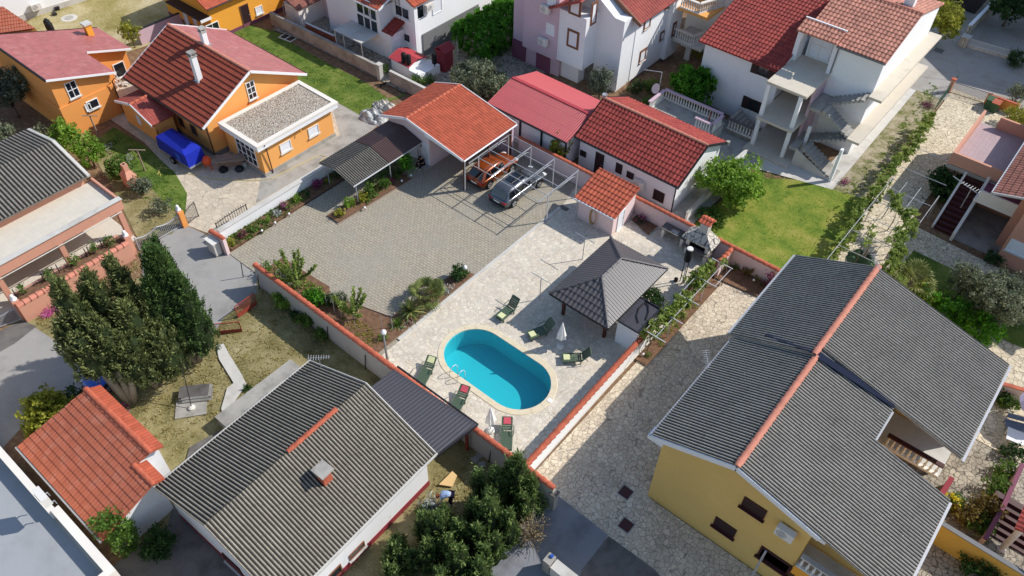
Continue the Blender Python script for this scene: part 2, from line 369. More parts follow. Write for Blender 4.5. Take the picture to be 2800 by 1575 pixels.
def roof(name, polys, st, mat, parent, eave=None, thick=.1, lift=0.0, under=None):
    """polys: list of convex planar outlines (Vector lists); first edge of the first one is the eave"""
    per, cou, amp, step, k = STY[st]; P = polys[0]
    a, b = eave or (P[0], P[1]); n = None
    for poly in polys:
        for i in range(2, len(poly)):
            nn = (poly[1]-poly[0]).cross(poly[i]-poly[0])
            if nn.length > 1e-3: n = nn.normalized(); break
        if n: break
    if n.z < 0: n = -n
    X = (b-a).normalized(); Y = n.cross(X)
    if Y.z < 0: X = -X; Y = -Y
    O = a; L = lambda p: ((p-O).dot(X), (p-O).dot(Y))
    V = []; Fc = []; UV = []
    bmo = bmesh.new(); uvl = bmo.loops.layers.uv.new('UVMap')
    for poly in polys:
        l2 = [L(p) for p in poly]
        if sum(l2[i][0]*l2[(i+1) % len(l2)][1]-l2[(i+1) % len(l2)][0]*l2[i][1] for i in range(len(l2))) < 0: l2 = l2[::-1]
        x0, x1 = min(p[0] for p in l2), max(p[0] for p in l2); y0, y1 = min(p[1] for p in l2), max(p[1] for p in l2)
        i0, i1 = math.floor(x0/per), math.ceil(x1/per); xs = []
        ts = [j/k for j in range(k)] if st != 'metal' else [0, .3, .36, .79, .85]
        for i in range(i0, i1):
            for t in ts: xs.append(((i+t)*per, prof(st, t+1e-4)*amp))
        xs.append((i1*per, prof(st, 0)*amp))
        ys = []
        for j in range(math.floor(y0/cou), math.ceil(y1/cou)):
            if step: ys += [(j*cou, step), ((j+1)*cou-.004, 0.0)]
            else: ys += [(j*cou, 0.0)]
        if not step: ys.append((math.ceil(y1/cou)*cou, 0.0))
        ys = [y for y in ys if y[0] > y0-cou and y[0] < y1+cou]
        bm = bmesh.new(); grid = []
        jit = {}
        for (y, hy) in ys:
            grid.append([bm.verts.new((x, y, hx+hy)) for x, hx in xs])
        for j in range(len(ys)-1):
            for i in range(len(xs)-1):
                bm.faces.new((grid[j][i], grid[j][i+1], grid[j+1][i+1], grid[j+1][i]))
        for i in range(len(l2)):
            p, r_ = l2[i], l2[(i+1) % len(l2)]; nx, ny = (r_[1]-p[1]), -(r_[0]-p[0])
            bmesh.ops.bisect_plane(bm, geom=bm.verts[:]+bm.edges[:]+bm.faces[:], plane_co=(p[0], p[1], 0), plane_no=(nx, ny, 0), clear_outer=True)
        mp = {}
        for v in bm.verts: mp[v.index if False else v] = bmo.verts.new(O+X*v.co.x+Y*v.co.y+n*(v.co.z+lift))
        for f in bm.faces:
            try: nf = bmo.faces.new([mp[v] for v in f.verts])
            except ValueError: continue
            nf.smooth = st not in ('metal',)
            cy = sum(v.co.y for v in f.verts)/len(f.verts)
            for lp, v in zip(nf.loops, f.verts): lp[uvl].uv = (v.co.x/per+.17, cy/cou)
        bm.free()
        # underside slab
        if thick:
            w = [O+X*p[0]+Y*p[1] for p in l2]; up = [bmo.verts.new(p+n*(lift-.004)) for p in w]; dn = [bmo.verts.new(p-n*thick) for p in w]
            fs = [bmo.faces.new(up), bmo.faces.new(dn[::-1])]+[bmo.faces.new((up[i], dn[i], dn[(i+1) % len(w)], up[(i+1) % len(w)])) for i in range(len(w))]
            for f in fs: f.material_index = 1 if under else 0
    bmesh.ops.recalc_face_normals(bmo, faces=[f for f in bmo.faces if f.material_index == 0 and not thick])
    me = bpy.data.meshes.new(name); bmo.to_mesh(me); bmo.free()
    o = link(name, me, mat, parent)
    if under: me.materials.append(under)
    me.set_sharp_from_angle(angle=R(50)) if hasattr(me, 'set_sharp_from_angle') else None
    return o
def capline(name, pts, r, mat, parent, per=.4, F=W0, flat=.8):
    """row of half-round cap tiles along a line of points"""
    vs = []; fs = []; N = 7; pts = [F.w(*p) if not isinstance(p, Vector) else p for p in pts]
    for a, b in zip(pts[:-1], pts[1:]):
        L = (b-a).length; k = max(1, round(L/per)); d = (b-a).normalized(); s = d.cross(Vector((0, 0, 1))).normalized(); u = s.cross(d)
        for i in range(k):
            p0 = a+d*(L*i/k); p1 = a+d*(L*(i+1)/k+.02); q_ = len(vs)
            for p, rr in ((p0, r*1.22), (p1, r*.88)):
                for j in range(N):
                    t = PI*j/(N-1)-.0; vs.append(p+s*math.cos(t)*rr+u*(math.sin(t)*rr*flat))
            fs += [(q_+j, q_+j+1, q_+N+j+1, q_+N+j) for j in range(N-1)]+[tuple(range(q_, q_+N)), tuple(range(q_+N, q_+2*N))]
    me = bpy.data.meshes.new(name); me.from_pydata([tuple(v) for v in vs], [], fs)
    bm = bmesh.new(); bm.from_mesh(me); bmesh.ops.recalc_face_normals(bm, faces=bm.faces); bm.to_mesh(me); bm.free()
    return link(name, me, mat, parent)
def gable(par, F, x0, x1, y0, y1, ze, zr, st, mat, wmat, ridge='x', rf=.5, ov=.35, og=.3, z0=0.0, cap=None, fascia=None, gutter=None, ze2=None, st2=None, mat2=None, plinth=None, wall=True):
    """gabled box: roof outline x0..x1,y0..y1 in frame F, ridge along local x or y"""
    if ridge == 'y': F = Frame(F.w(0, 0), F.a+PI/2); x0, x1, y0, y1 = y0, y1, -x1, -x0
    ze2 = ze if ze2 is None else ze2; yr = y0+(y1-y0)*rf; w = F.w
    A = [w(x0, y0, ze), w(x1, y0, ze), w(x1, yr, zr), w(x0, yr, zr)]; B = [w(x1, y1, ze2), w(x0, y1, ze2), w(x0, yr, zr), w(x1, yr, zr)]
    roof('roof', [A], st, mat, par); roof('roof', [B], st2 or st, mat2 or mat, par)
    if cap: capline('ridge_cap', [(x0, yr, zr-.0), (x1, yr, zr)], .13, cap, par, .4, F)
    if wall:
        a0, a1, b0, b1 = x0+og, x1-og, y0+ov, y1-ov; s1 = (zr-ze)/(yr-y0); s2 = (zr-ze2)/(y1-yr); h = lambda y: (ze+(y-y0)*s1 if y < yr else ze2+(y1-y)*s2)-.11
        b = MB(F); pr = [(b0, h(b0)), (b1, h(b1)), (yr, h(yr))]
        vs = []; 
        for x in (a0, a1): vs += [(x, b0, z0), (x, b1, z0), (x, b1, h(b1)), (x, yr, zr-.11), (x, b0, h(b0))]
        b.add(vs, [(0, 1, 2, 3, 4), (9, 8, 7, 6, 5), (0, 4, 9, 5), (1, 6, 7, 2), (0, 5, 6, 1)]); b.build('wall', wmat, par)
        if plinth: MB(F).box(a0-.03, a1+.03, b0-.03, b1+.03, z0, z0+plinth[1]).build('plinth', plinth[0], par)
    if fascia:
        b = MB(F)
        for x in (x0-.025, x1+.025):
            for ya, za, yb, zb in ((y0, ze, yr, zr), (y1, ze2, yr, zr)): b.bar((x, ya, za-.03), (x, yb, zb-.03), .05, .2)
        b.build('fascia', fascia, par)
    if gutter:
        b = MB(F); b.tube([(x0, y0-.07, ze-.03), (x1, y0-.07, ze-.03)], .065, 7); b.build('gutter', gutter, par)
        b = MB(F); b.tube([(x0, y1+.07, ze2-.03), (x1, y1+.07, ze2-.03)], .065, 7); b.build('gutter', gutter, par)
    return F

# ------------------------------------------------------------ windows and doors placed on vertical walls
def wallhit(A, B, px):
    """A,B world xy of a wall line; returns (s along, z, u dir, outward normal)"""
    d = Vector((B[0]-A[0], B[1]-A[1], 0)).normalized(); n = Vector((d.y, -d.x, 0))
    if n.dot(Vector((-A[0], -A[1], 0))) < 0: n = -n
    o = Vector((A[0], A[1], 0)); r = ray(px); t = (o-Vector((0, 0, CAM_H))).dot(n)/r.dot(n); p = Vector((0, 0, CAM_H))+r*t
    return (p-o).dot(d), p.z, d, n
def win(par, A, B, px, w, h, frame, pane, kind='window', sill=None, bars=(0, 0), surround=None, sz=None, label=None, zc=None, fw=.06):
    s, z, d, n = wallhit(A, B, px)
    if zc is not None: z = zc
    o = Vector((A[0], A[1], 0))+d*s
    F = Frame((o.x, o.y), math.atan2(d.y, d.x)); sg = 1 if F.l(o+n)[1] > 0 else -1
    def bx(b, x0, x1, z0, z1, t0, t1): b.box(x0, x1, sg*t0, sg*t1, z0, z1)
    b = MB(F); x0, x1, z0, z1 = -w/2, w/2, z-h/2, z+h/2
    bx(b, x0, x0+fw, z0, z1, -.02, .06); bx(b, x1-fw, x1, z0, z1, -.02, .06); bx(b, x0+fw, x1-fw, z1-fw, z1, -.02, .06); bx(b, x0+fw, x1-fw, z0, z0+fw, -.02, .06)
    for i in range(bars[0]): c = x0+w*(i+1)/(bars[0]+1); bx(b, c-.025, c+.025, z0+fw, z1-fw, .0, .05)
    for j in range(bars[1]):
        c = z0+h*(j+1)/(bars[1]+1)
        for i in range(bars[0]+1):
            xa = x0+w*i/(bars[0]+1)+(.025 if i else fw); xb = x0+w*(i+1)/(bars[0]+1)-(.025 if i < bars[0] else fw); bx(b, xa, xb, c-.025, c+.025, .0, .05)
    f = b.build(kind, frame, par); f['_w'] = 1
    if label: f['label'] = label
    b = MB(F); bx(b, x0+fw, x1-fw, z0+fw, z1-fw, -.01, .02); b.build('shutter' if pane in (M['shutter'], M['bshut']) else 'pane', pane, f)
    if sill: b = MB(F); bx(b, x0-.08, x1+.08, z0-.06, z0-.002, -.02, .16); b.build('sill', sill, f)
    if surround:
        b = MB(F); t = .13
        bx(b, x0-t, x0-.002, z0-t, z1+t, -.02, .03); bx(b, x1+.002, x1+t, z0-t, z1+t, -.02, .03); bx(b, x0-.002, x1+.002, z1+.002, z1+t, -.02, .03); bx(b, x0-.002, x1+.002, z0-t, z0-.002, -.02, .03); b.build('surround', surround, f)
    if kind == 'door':
        b = MB(F); b.box(x1-.18, x1-.08, sg*.06, sg*.1, z0+1.0, z0+1.04); b.build('handle', M['galv'], f)
    return f
def acunit(A, B, px, label, group='air conditioning units on outside walls', w=.85, h=.6):
    s, z, d, n = wallhit(A, B, px); o = Vector((A[0], A[1], 0))+d*s; F = Frame((o.x, o.y), math.atan2(d.y, d.x)); sg = 1 if F.l(o+n)[1] > 0 else -1
    t = place('air_conditioner', label, 'air conditioner', o+Vector((0, 0, z-h/2)))
    MB(F).box(-w/2, w/2, sg*.12, sg*.45, z-h/2, z+h/2).build('casing', M['offwhite'], t)
    b = MB(F); c = F.l(o); 
    pts = [(-.12+.22*math.cos(k*PI/8), sg*.455, z+.22*math.sin(k*PI/8)) for k in range(17)]; b.tube(pts, .012, 4, False); b.tube([(-.12+.14*math.cos(k*PI/8), sg*.455, z+.14*math.sin(k*PI/8)) for k in range(17)], .012, 4, False)
    b.tube([(-.12+.07*math.cos(k*PI/8), sg*.455, z+.07*math.sin(k*PI/8)) for k in range(17)], .012, 4, False); b.build('fan_grille', M['plinth'], t)
    b = MB(F)
    for x in (-w/2+.12, w/2-.12): b.box(x-.02, x+.02, sg*.0, sg*.42, z-h/2-.05, z-h/2-.005); b.box(x-.02, x+.02, 0, sg*.03, z-h/2-.3, z-h/2-.052)
    b.build('bracket', M['galv'], t); return t
def downpipe(par, pts, F=W0, mat=None, r=.05): MB(F).tube(pts, r, 6).build('downpipe', mat or M['gutter'], par)

# ------------------------------------------------------------ foliage
def leafmesh(name, pts, size, lv, mat, parent, nrm=None, aspect=1.6, flat=.0, up=None):
    """one small leaf-shaped quad per point"""
    n = len(pts); pts = np.asarray(pts, float); size = np.broadcast_to(size, (n,))
    N = rng.normal(size=(n, 3)); N /= np.linalg.norm(N, axis=1)[:, None]
    if nrm is not None: N = N*(1-flat)+nrm*flat; N /= np.linalg.norm(N, axis=1)[:, None]+1e-9
    T = np.cross(N, rng.normal(size=(n, 3)))
    if up is not None: T = up+rng.normal(size=(n, 3))*.35
    T /= np.linalg.norm(T, axis=1)[:, None]+1e-9; B = np.cross(N, T)
    sz = (size*(.7+.6*rng.random(n)))[:, None]; T *= sz*aspect/2; B *= sz/2
    V = np.empty((n, 4, 3)); V[:, 0] = pts-T; V[:, 1] = pts+B*.9; V[:, 2] = pts+T; V[:, 3] = pts-B*.9
    me = bpy.data.meshes.new(name); me.vertices.add(n*4); me.vertices.foreach_set('co', V.reshape(-1)); me.loops.add(n*4); me.loops.foreach_set('vertex_index', np.arange(n*4, dtype=np.int32))
    me.polygons.add(n); me.polygons.foreach_set('loop_start', np.arange(0, n*4, 4, dtype=np.int32)); me.polygons.foreach_set('loop_total', np.full(n, 4, dtype=np.int32)) if hasattr(me.polygons[0], 'loop_total') else None
    me.update(calc_edges=True); at = me.attributes.new('lv', 'FLOAT', 'FACE'); at.data.foreach_set('value', np.clip(lv, 0, 1).astype(np.float32))
    return link(name, me, mat, parent)
def blobs_pts(blobs, dens, clump=.32, hollow=.55, lean=.0):
    """blobs: (x,y,z,rx,ry,rz); leaves gather in clumps round each blob's shell. returns points, values, outward normals"""
    P = []; Vv = []; Nn = []
    for (x, y, z, rx, ry, rz) in blobs:
        area = 4*PI*((rx*ry)**1.6/3+(rx*rz)**1.6/3+(ry*rz)**1.6/3)**(1/1.6)
        nc = max(6, int(area*2.2/(clump*clump*9))); per = max(4, int(area*dens/nc))
        d = rng.normal(size=(nc, 3)); d /= np.linalg.norm(d, axis=1)[:, None]; rr = hollow+(1-hollow)*rng.random(nc)**.5
        rr *= .86+.3*rng.random(nc); c = d*rr[:, None]*np.array([rx, ry, rz]); cv = rng.random(nc)
        o = rng.normal(size=(nc, per, 3))*clump*.42; p = c[:, None, :]+o; p = p.reshape(-1, 3); P.append(p+np.array([x, y, z]))
        Vv.append((cv[:, None]*.55+rng.random((nc, per))*.45).reshape(-1)); Nn.append(np.repeat(d, per, axis=0))
    P = np.concatenate(P); k = P[:, 2] > .03
    return P[k], np.concatenate(Vv)[k], np.concatenate(Nn)[k]
def foliage(name, blobs, leaf, dens, mat, parent, clump=.32, hollow=.55, aspect=1.6, flat=.35):
    p, v, n = blobs_pts(blobs, dens, clump, hollow); return leafmesh(name, p, leaf, v, mat, parent, n, aspect, flat)
def limbs(b, base, tops, r0, z1):
    x, y = base
    b.tube([(x, y, -.05), (x+.04, y-.03, z1*.5), (x, y, z1)], [r0*1.25, r0, r0*.8], 8)
    for t in tops:
        mx = (x+t[0])/2+random.uniform(-.1, .1); my = (y+t[1])/2+random.uniform(-.1, .1); b.tube([(x, y, z1*.92), (mx, my, (z1+t[2])/2+.1), t], [r0*.55, r0*.34, r0*.1], 5)
def tree(name, label, cat, xy, zc, r, rz, mat, leaf=.13, dens=42, trunk=.12, nb=6, group=None, bark='bark', clump=.34, spread=.55, z1=None, aspect=1.6):
    """round-crowned tree: several overlapping foliage masses over a limbed trunk"""
    t = place(name, label, cat, (xy[0], xy[1], 0), group); B = [(xy[0], xy[1], zc, r*.72, r*.72, rz*.78)]
    for k in range(nb):
        a = 2*PI*(k+random.random()*.7)/nb; e = random.uniform(-.5, .75); s = random.uniform(.34, .52)
        B.append((xy[0]+math.cos(a)*r*spread*math.cos(e), xy[1]+math.sin(a)*r*spread*math.cos(e), zc+math.sin(e)*rz*.75, r*s, r*s, rz*s))
    foliage('crown', B, leaf, dens, mat, t, clump, .5, aspect)
    b = MB(); limbs(b, xy, [(k[0], k[1], k[2]) for k in B[1:]], trunk, z1 or max(.3, zc-rz*.75)); b.build('trunk', M[bark], t, True); return t
def shrub(name, label, cat, xy, r, h, mat, leaf=.1, dens=60, group=None, nb=4, clump=.2, z0=0.0, stem=True, aspect=1.6, extra=None):
    t = place(name, label, cat, (xy[0], xy[1], z0), group); B = [(xy[0], xy[1], z0+h*.5, r*.75, r*.75, h*.5)]
    for k in range(nb):
        a = 2*PI*(k+random.random()*.8)/nb; B.append((xy[0]+math.cos(a)*r*.5, xy[1]+math.sin(a)*r*.5, z0+h*random.uniform(.4, .7), r*.5, r*.5, h*.35))
    foliage('leaves', B, leaf, dens, mat, t, clump, .45, aspect)
    if extra: foliage('flowers', [(b[0], b[1], b[2]+.05, b[3]*1.05, b[4]*1.05, b[5]*1.05) for b in B], extra[1], extra[2], extra[0], t, .12, .9, 1.1)
    if stem:
        b = MB()
        for k in B[1:]: b.tube([(xy[0], xy[1], z0-.02), ((xy[0]+k[0])/2, (xy[1]+k[1])/2, z0+h*.3), (k[0], k[1], k[2])], [.035, .025, .01], 4)
        b.build('stem', M['bark'], t)
    return t
def conifer(name, label, xy, plumes, mat, leaf=.13, dens=34, trunk=.2, group=None, lean=(0, 0), bark='barkl', cat='tree'):
    """plumes: (dx,dy,r,z0,z1) upright tapering columns"""
    t = place(name, label, cat, (xy[0], xy[1], 0), group); P = []; V = []; N = []
    for dx, dy, r, z0, z1 in plumes:
        H = z1-z0; n = int(2*PI*r*H*dens*3.0); nc = max(8, int(n/26)); h = rng.random(nc)**.85; a = rng.random(nc)*2*PI
        pr = np.minimum(1, (h*6)**.6)*np.clip((1-h)*1.6, 0.01, 1)**.5*(.86+.14*rng.random(nc)+.16*np.sin(a*3+h*9+dx*7)*np.sin(a*5-h*14+dy*5)); rad = r*pr*(1-.2*rng.random(nc)**2)*(.84+.2*np.sin(a*6+3*np.sin(h*5+dx*9)+dy*6)*np.clip(1.2-h, 0, 1))
        lean = .12*r
        c = np.stack([xy[0]+dx+np.cos(a)*rad, xy[1]+dy+np.sin(a)*rad, z0+h*H], 1); k = 26
        o = rng.normal(size=(nc, k, 3))*np.array([.065, .065, .2])*(.7+.25*r); o[:, :, :2] += (np.stack([np.cos(a), np.sin(a)], 1)[:, None, :])*(o[:, :, 2:3]*.2)
        P.append((c[:, None, :]+o).reshape(-1, 3)); cv = rng.random(nc); V.append((cv[:, None]*.45+rng.random((nc, k))*.25+.3*np.clip(.5+o[:, :, 2]*2.2, 0, 1)).reshape(-1)); d = np.stack([np.cos(a), np.sin(a), np.full(nc, .5)], 1); N.append(np.repeat(d, k, 0))
    P = np.concatenate(P); kk = P[:, 2] > .05
    NN = np.concatenate(N)[kk]; leafmesh('crown', P[kk], leaf, np.concatenate(V)[kk], mat, t, NN, 2.3, .3, NN*np.array([.5, .5, 1.4]))
    b = MB(); vs = []; fs = []                      # packed inner twigs, a lumpy core well inside the leaf shell
    for dx, dy, r, z0, z1 in plumes:
        q0 = len(vs); H = z1-z0; n = 9
        for i, h in enumerate((.06, .14, .3, .5, .7, .85, .93)):
            pr = min(1, (h*6)**.6)*min(1, (1-h)*1.6)**.5*r*.68
            for k in range(n): a = 2*PI*k/n; rr = pr*random.uniform(.8, 1.12); vs.append((xy[0]+dx+rr*math.cos(a), xy[1]+dy+rr*math.sin(a), z0+h*H+random.uniform(-.08, .08)))
        for i in range(6):
            for k in range(n): fs.append((q0+i*n+k, q0+i*n+(k+1) % n, q0+(i+1)*n+(k+1) % n, q0+(i+1)*n+k))
        fs += [tuple(range(q0, q0+n))[::-1], tuple(range(q0+6*n, q0+7*n))]
    b.add(vs, fs).build('inner_twigs', M['twig'], t); b = MB()
    for dx, dy, r, z0, z1 in plumes:
        b.tube([(xy[0]+dx*.15, xy[1]+dy*.15, -.05), (xy[0]+dx*.5, xy[1]+dy*.5, z0*.6+.2), (xy[0]+dx, xy[1]+dy, z0+(z1-z0)*.2)], [trunk, trunk*.75, trunk*.4], 7)
    b.build('trunk', M[bark], t, True); return t
def spiky(name, label, cat, xy, n, L, mat, z=0.3, width=.1, group=None, trunkh=0, leafl=None):
    """rosette of arching strap or fan leaves"""
    t = place(name, label, cat, (xy[0], xy[1], 0), group); V = []; Fc = []; lv = []
    for k in range(n):
        a = random.random()*2*PI; el = R(random.uniform(5, 82)); l = L*random.uniform(.75, 1.1); w = width*random.uniform(.7, 1.1); d = Vector((math.cos(a), math.sin(a), 0)); s = Vector((-d.y, d.x, 0)); q0 = len(V)
        for i, f in enumerate((0, .35, .7, 1)):
            p = Vector((xy[0], xy[1], z))+d*(l*f*math.cos(el))+Vector((0, 0, l*(f*math.sin(el)-.35*f*f*math.cos(el)))); ww = w*(1 if i < 2 else .8 if i == 2 else .12)*.5
            V += [p-s*ww, p+s*ww]
        c = random.random()
        for i in range(3): Fc.append((q0+i*2, q0+i*2+1, q0+i*2+3, q0+i*2+2)); lv.append(c)
    me = bpy.data.meshes.new('leaves'); me.from_pydata([tuple(v) for v in V], [], Fc); at = me.attributes.new('lv', 'FLOAT', 'FACE'); at.data.foreach_set('value', np.array(lv, np.float32)); link('leaves', me, mat, t)
    b = MB(); b.lathe((xy[0], xy[1], -.02), [(0, .1), (max(z, .06), .13)], 8); b.build('trunk', M['bark'], t); return t
def fanpalm(name, label, xy, n, L, h, mat, group=None):
    t = place(name, label, 'palm', (xy[0], xy[1], 0), group); V = []; Fc = []; lv = []; sb = MB()
    for k in range(n):
        a = 2*PI*k/n*2.4+random.random(); el = R(random.uniform(-15, 75)); st = L*random.uniform(.45, .75); d = Vector((math.cos(a)*math.cos(el), math.sin(a)*math.cos(el), math.sin(el))); hub = Vector((xy[0], xy[1], h))+d*st
        sb.tube([(xy[0], xy[1], h), tuple(hub)], .015, 4); s = d.cross(Vector((0, 0, 1))).normalized(); u = s.cross(d); c = random.random(); fl = L*.62
        for i in range(13):
            t_ = R(-100+i*200/12); e = d*math.cos(t_)+s*math.sin(t_); nrm = u; w = .045; side = e.cross(nrm)*w; tip = hub+e*fl*random.uniform(.85, 1)+Vector((0, 0, -.18*fl)); mid = hub+e*fl*.55+u*.03; q0 = len(V)
            V += [hub, mid-side, tip, mid+side]; Fc.append((q0, q0+1, q0+2, q0+3)); lv.append(min(1, max(0, c+random.uniform(-.2, .2))))
    me = bpy.data.meshes.new('fronds'); me.from_pydata([tuple(v) for v in V], [], Fc); at = me.attributes.new('lv', 'FLOAT', 'FACE'); at.data.foreach_set('value', np.array(lv, np.float32)); link('fronds', me, mat, t)
    sb.build('leaf_stalk', M['bark'], t); b = MB(); b.lathe((xy[0], xy[1], -.02), [(0, .16), (h*.5, .14), (h, .16)], 9); b.build('trunk', M['bark'], t); return t
def sapling(name, label, xy, h, n, spread, mat, group=None, leaf=.1):
    """young tree: long upright shoots with leaves along them"""
    t = place(name, label, 'tree', (xy[0], xy[1], 0), group); b = MB(); P = []; z1 = h*.25; b.tube([(xy[0], xy[1], -.05), (xy[0], xy[1], z1)], [.06, .05], 6)
    for k in range(n):
        a = 2*PI*k/n+random.uniform(-.4, .4); sp = spread*random.uniform(.4, 1); hh = h*random.uniform(.7, 1) if sp < spread*.8 else h*.6; e = (xy[0]+math.cos(a)*sp, xy[1]+math.sin(a)*sp, hh); mid = (xy[0]+math.cos(a)*sp*.6, xy[1]+math.sin(a)*sp*.6, z1+(hh-z1)*.45)
        b.tube([(xy[0], xy[1], z1*.9), mid, e], [.035, .025, .008], 5); m = int(190*h/3)
        for i in range(m):
            f = .15+.85*random.random(); p = (Vector((xy[0], xy[1], z1)).lerp(Vector(mid), f*2) if f < .5 else Vector(mid).lerp(Vector(e), f*2-1)); P.append(tuple(p+Vector((random.gauss(0, .055), random.gauss(0, .055), random.gauss(0, .05)))))
    b.build('trunk', M['bark'], t, True); leafmesh('crown', P, leaf, rng.random(len(P)), mat, t, None, 1.9, 0); return t
def inside(p, poly):
    c = False; n = len(poly)
    for i in range(n):
        a, b = poly[i], poly[(i+1) % n]
        if (a[1] > p[1]) != (b[1] > p[1]) and p[0] < (b[0]-a[0])*(p[1]-a[1])/(b[1]-a[1])+a[0]: c = not c
    return c
def ground_cover(name, label, cat, poly, n, h, mat, size=.06, tuft=None, z=.0, aspect=3):
    """grass or low growth nobody could count: one object"""
    P = [G(p) for p in poly]; x0, x1 = min(p.x for p in P), max(p.x for p in P); y0, y1 = min(p.y for p in P), max(p.y for p in P); pl = [(p.x, p.y) for p in P]; out = []; lv = []
    k = tuft or 9
    if name in ('bed_plants', 'strawberry_patch'): z = .1
    while len(out) < n:
        c = (random.uniform(x0, x1), random.uniform(y0, y1))
        if not inside(c, pl): continue
        v = random.random(); s = random.uniform(.06, .2)
        for i in range(k): out.append((c[0]+random.gauss(0, s), c[1]+random.gauss(0, s), z+random.random()*h)); lv.append(.5*v+.5*random.random())
    out = [o for o in zip(out, lv) if inside(o[0], pl)]
    o = leafmesh(name, [a for a, b in out], size, np.array([b for a, b in out]), mat, None, None, aspect, 0); return tag(o, label, cat, None, 'stuff')
ORD = ['first', 'second', 'third', 'fourth', 'fifth', 'sixth', 'seventh', 'eighth', 'ninth', 'tenth', 'eleventh', 'twelfth', 'thirteenth', 'fourteenth', 'fifteenth', 'sixteenth']

# ------------------------------------------------------------ garden walls, fences
def gwall(name, label, cat, pts, h, t, mat, cap=None, z0=0.0, px=True, capr=.16, capw=.03, group=None, hs=None):
    """wall along points given at its top; cap: None, ('tile',mat) or ('flat',mat)"""
    P = [G(p, h) if px else Vector((p[0], p[1], h)) for p in pts]; o = place(name, label, cat, (P[0].x, P[0].y, z0), group); b = MB(); cb = MB()
    for i, (a, c) in enumerate(zip(P[:-1], P[1:])):
        d = (c-a).normalized(); s = Vector((-d.y, d.x, 0))*t/2; L = (c-a).length; F = Frame((a.x, a.y), math.atan2(d.y, d.x)); e0 = 0 if i == 0 else -t/2+.003; e1 = L if i == len(P)-2 else L+t/2
        for bb, w, za, zb in ((b, t/2, z0, h-.06 if cap else h), (cb, t/2+capw, h-.058, h)):
            if bb is cb and not (cap and cap[0] == 'flat'): continue
            k = len(bb.v); bb.F = F; bb.box(e0, e1, -w, w, za, zb-.002*i)
    b.build('masonry', mat, o)
    if cap and cap[0] == 'flat': cb.build('coping', cap[1], o)
    if cap and cap[0] == 'tile':
        capline('coping', [Vector((p.x, p.y, h-.075)) for p in P], capr, cap[1], o, .42)
    return o
def balustrade(par, A, B, z, h, n, mat, rail, name='balustrade', top=None, w=W0):
    """rail, foot rail and single balusters; a part of par (world coordinates)"""
    A = Vector((*A[:2], 0)); B = Vector((*B[:2], 0)); d = (B-A).normalized(); L = (B-A).length; F = Frame((A.x, A.y), math.atan2(d.y, d.x))
    b = MB(F); b.box(0, L, -.1, .1, z, z+.08); r = b.build(name, mat, par); r['_w'] = 1
    b = MB(F); b.box(-.02, L+.02, -.13, .13, z+h-.09, z+h); b.build('rail', rail, r)
    me = None
    for k in range(n):
        x = L*(k+.5)/n; p = F.w(x, 0, z+.08); H = h-.17
        if me is None:
            bb = MB(); bb.lathe((0, 0, 0), [(0, .06), (H*.08, .06), (H*.1, .035), (H*.3, .085), (H*.5, .05), (H*.62, .035), (H*.8, .06), (H*.92, .04), (H, .06)], 8); o = bb.build('baluster', mat, r, True); me = o.data
        else: o = bpy.data.objects.new('baluster', me); COL.objects.link(o); o.parent = r; o.matrix_parent_inverse = parent_matrix(r).inverted()
        o.location = p
    return r
def posts_of(par, pts, r, mat, h, name='post', z0=0.0):
    for p in pts: MB().tube([(p[0], p[1], z0), (p[0], p[1], h)], r, 6).build(name, mat, par)
def bargate(name, label, A, B, z0, h, mat, n, cat='gate', top=None, rails=(0.08, .92), r=.014, spikes=False, group=None):
    A = Vector((*A[:2], 0)); B = Vector((*B[:2], 0)); L = (B-A).length; F = Frame((A.x, A.y), math.atan2(B.y-A.y, B.x-A.x)); o = place(name, label, cat, (A.x, A.y, z0), group)
    b = MB(F); tp = top or (lambda f: 1.0)
    pts = [(L*k/12, 0, z0+h*rails[1]*tp(k/12)) for k in range(13)]; b.tube(pts, r*1.6, 5); b.tube([(0, 0, z0+h*rails[0]), (L, 0, z0+h*rails[0])], r*1.6, 5)
    for x in (0, L): b.tube([(x, 0, z0), (x, 0, z0+h*tp(x/L))], r*2, 6)
    b.build('frame', mat, o); b = MB(F)
    for k in range(1, n):
        f = k/n; b.tube([(L*f, 0, z0+h*rails[0]), (L*f, 0, z0+h*tp(f)*(1.06 if spikes else rails[1]))], r, 4)
    b.build('bars', mat, o); return o

# ------------------------------------------------------------ vehicles
def wheel(par, x, y, r, w, side):
    F = W0; b = MB(); N = 20; vs = []; fs = []
    prf = [(-w/2, r*.62), (-w/2, r*.93), (-w/2+.03, r), (w/2-.03, r), (w/2, r*.93), (w/2, r*.62)]
    for t, rr in prf:
        for k in range(N): vs.append((x+rr*math.cos(2*PI*k/N), y+t, r+rr*math.sin(2*PI*k/N)))
    for i in range(len(prf)-1):
        for k in range(N): fs.append((i*N+k, i*N+(k+1) % N, (i+1)*N+(k+1) % N, (i+1)*N+k))
    b.add(vs, fs); wh = b.build('wheel', M['black'], par, True)
    b = MB(); yo = y+side*(w/2-.03); b.add([(x, yo, r)]+[(x+r*.63*math.cos(2*PI*k/N), yo-side*.03, r+r*.63*math.sin(2*PI*k/N)) for k in range(N)], [(0, 1+k, 1+(k+1) % N) for k in range(N)]); b.build('wheel_disc', M['dark'], wh)
    b = MB()
    for k in range(5):
        a = 2*PI*k/5+.3
        for da in (-.13, .13): b.bar((x+.05*math.cos(a), yo+side*.01, r+.05*math.sin(a)), (x+r*.6*math.cos(a+da), yo+side*.02, r+r*.6*math.sin(a+da)), .035, .03)
    b.tube([(x+r*.62*math.cos(2*PI*k/16), yo+side*.015, r+r*.62*math.sin(2*PI*k/16)) for k in range(17)], .018, 5, False); b.build('rim', M['steel'], wh)
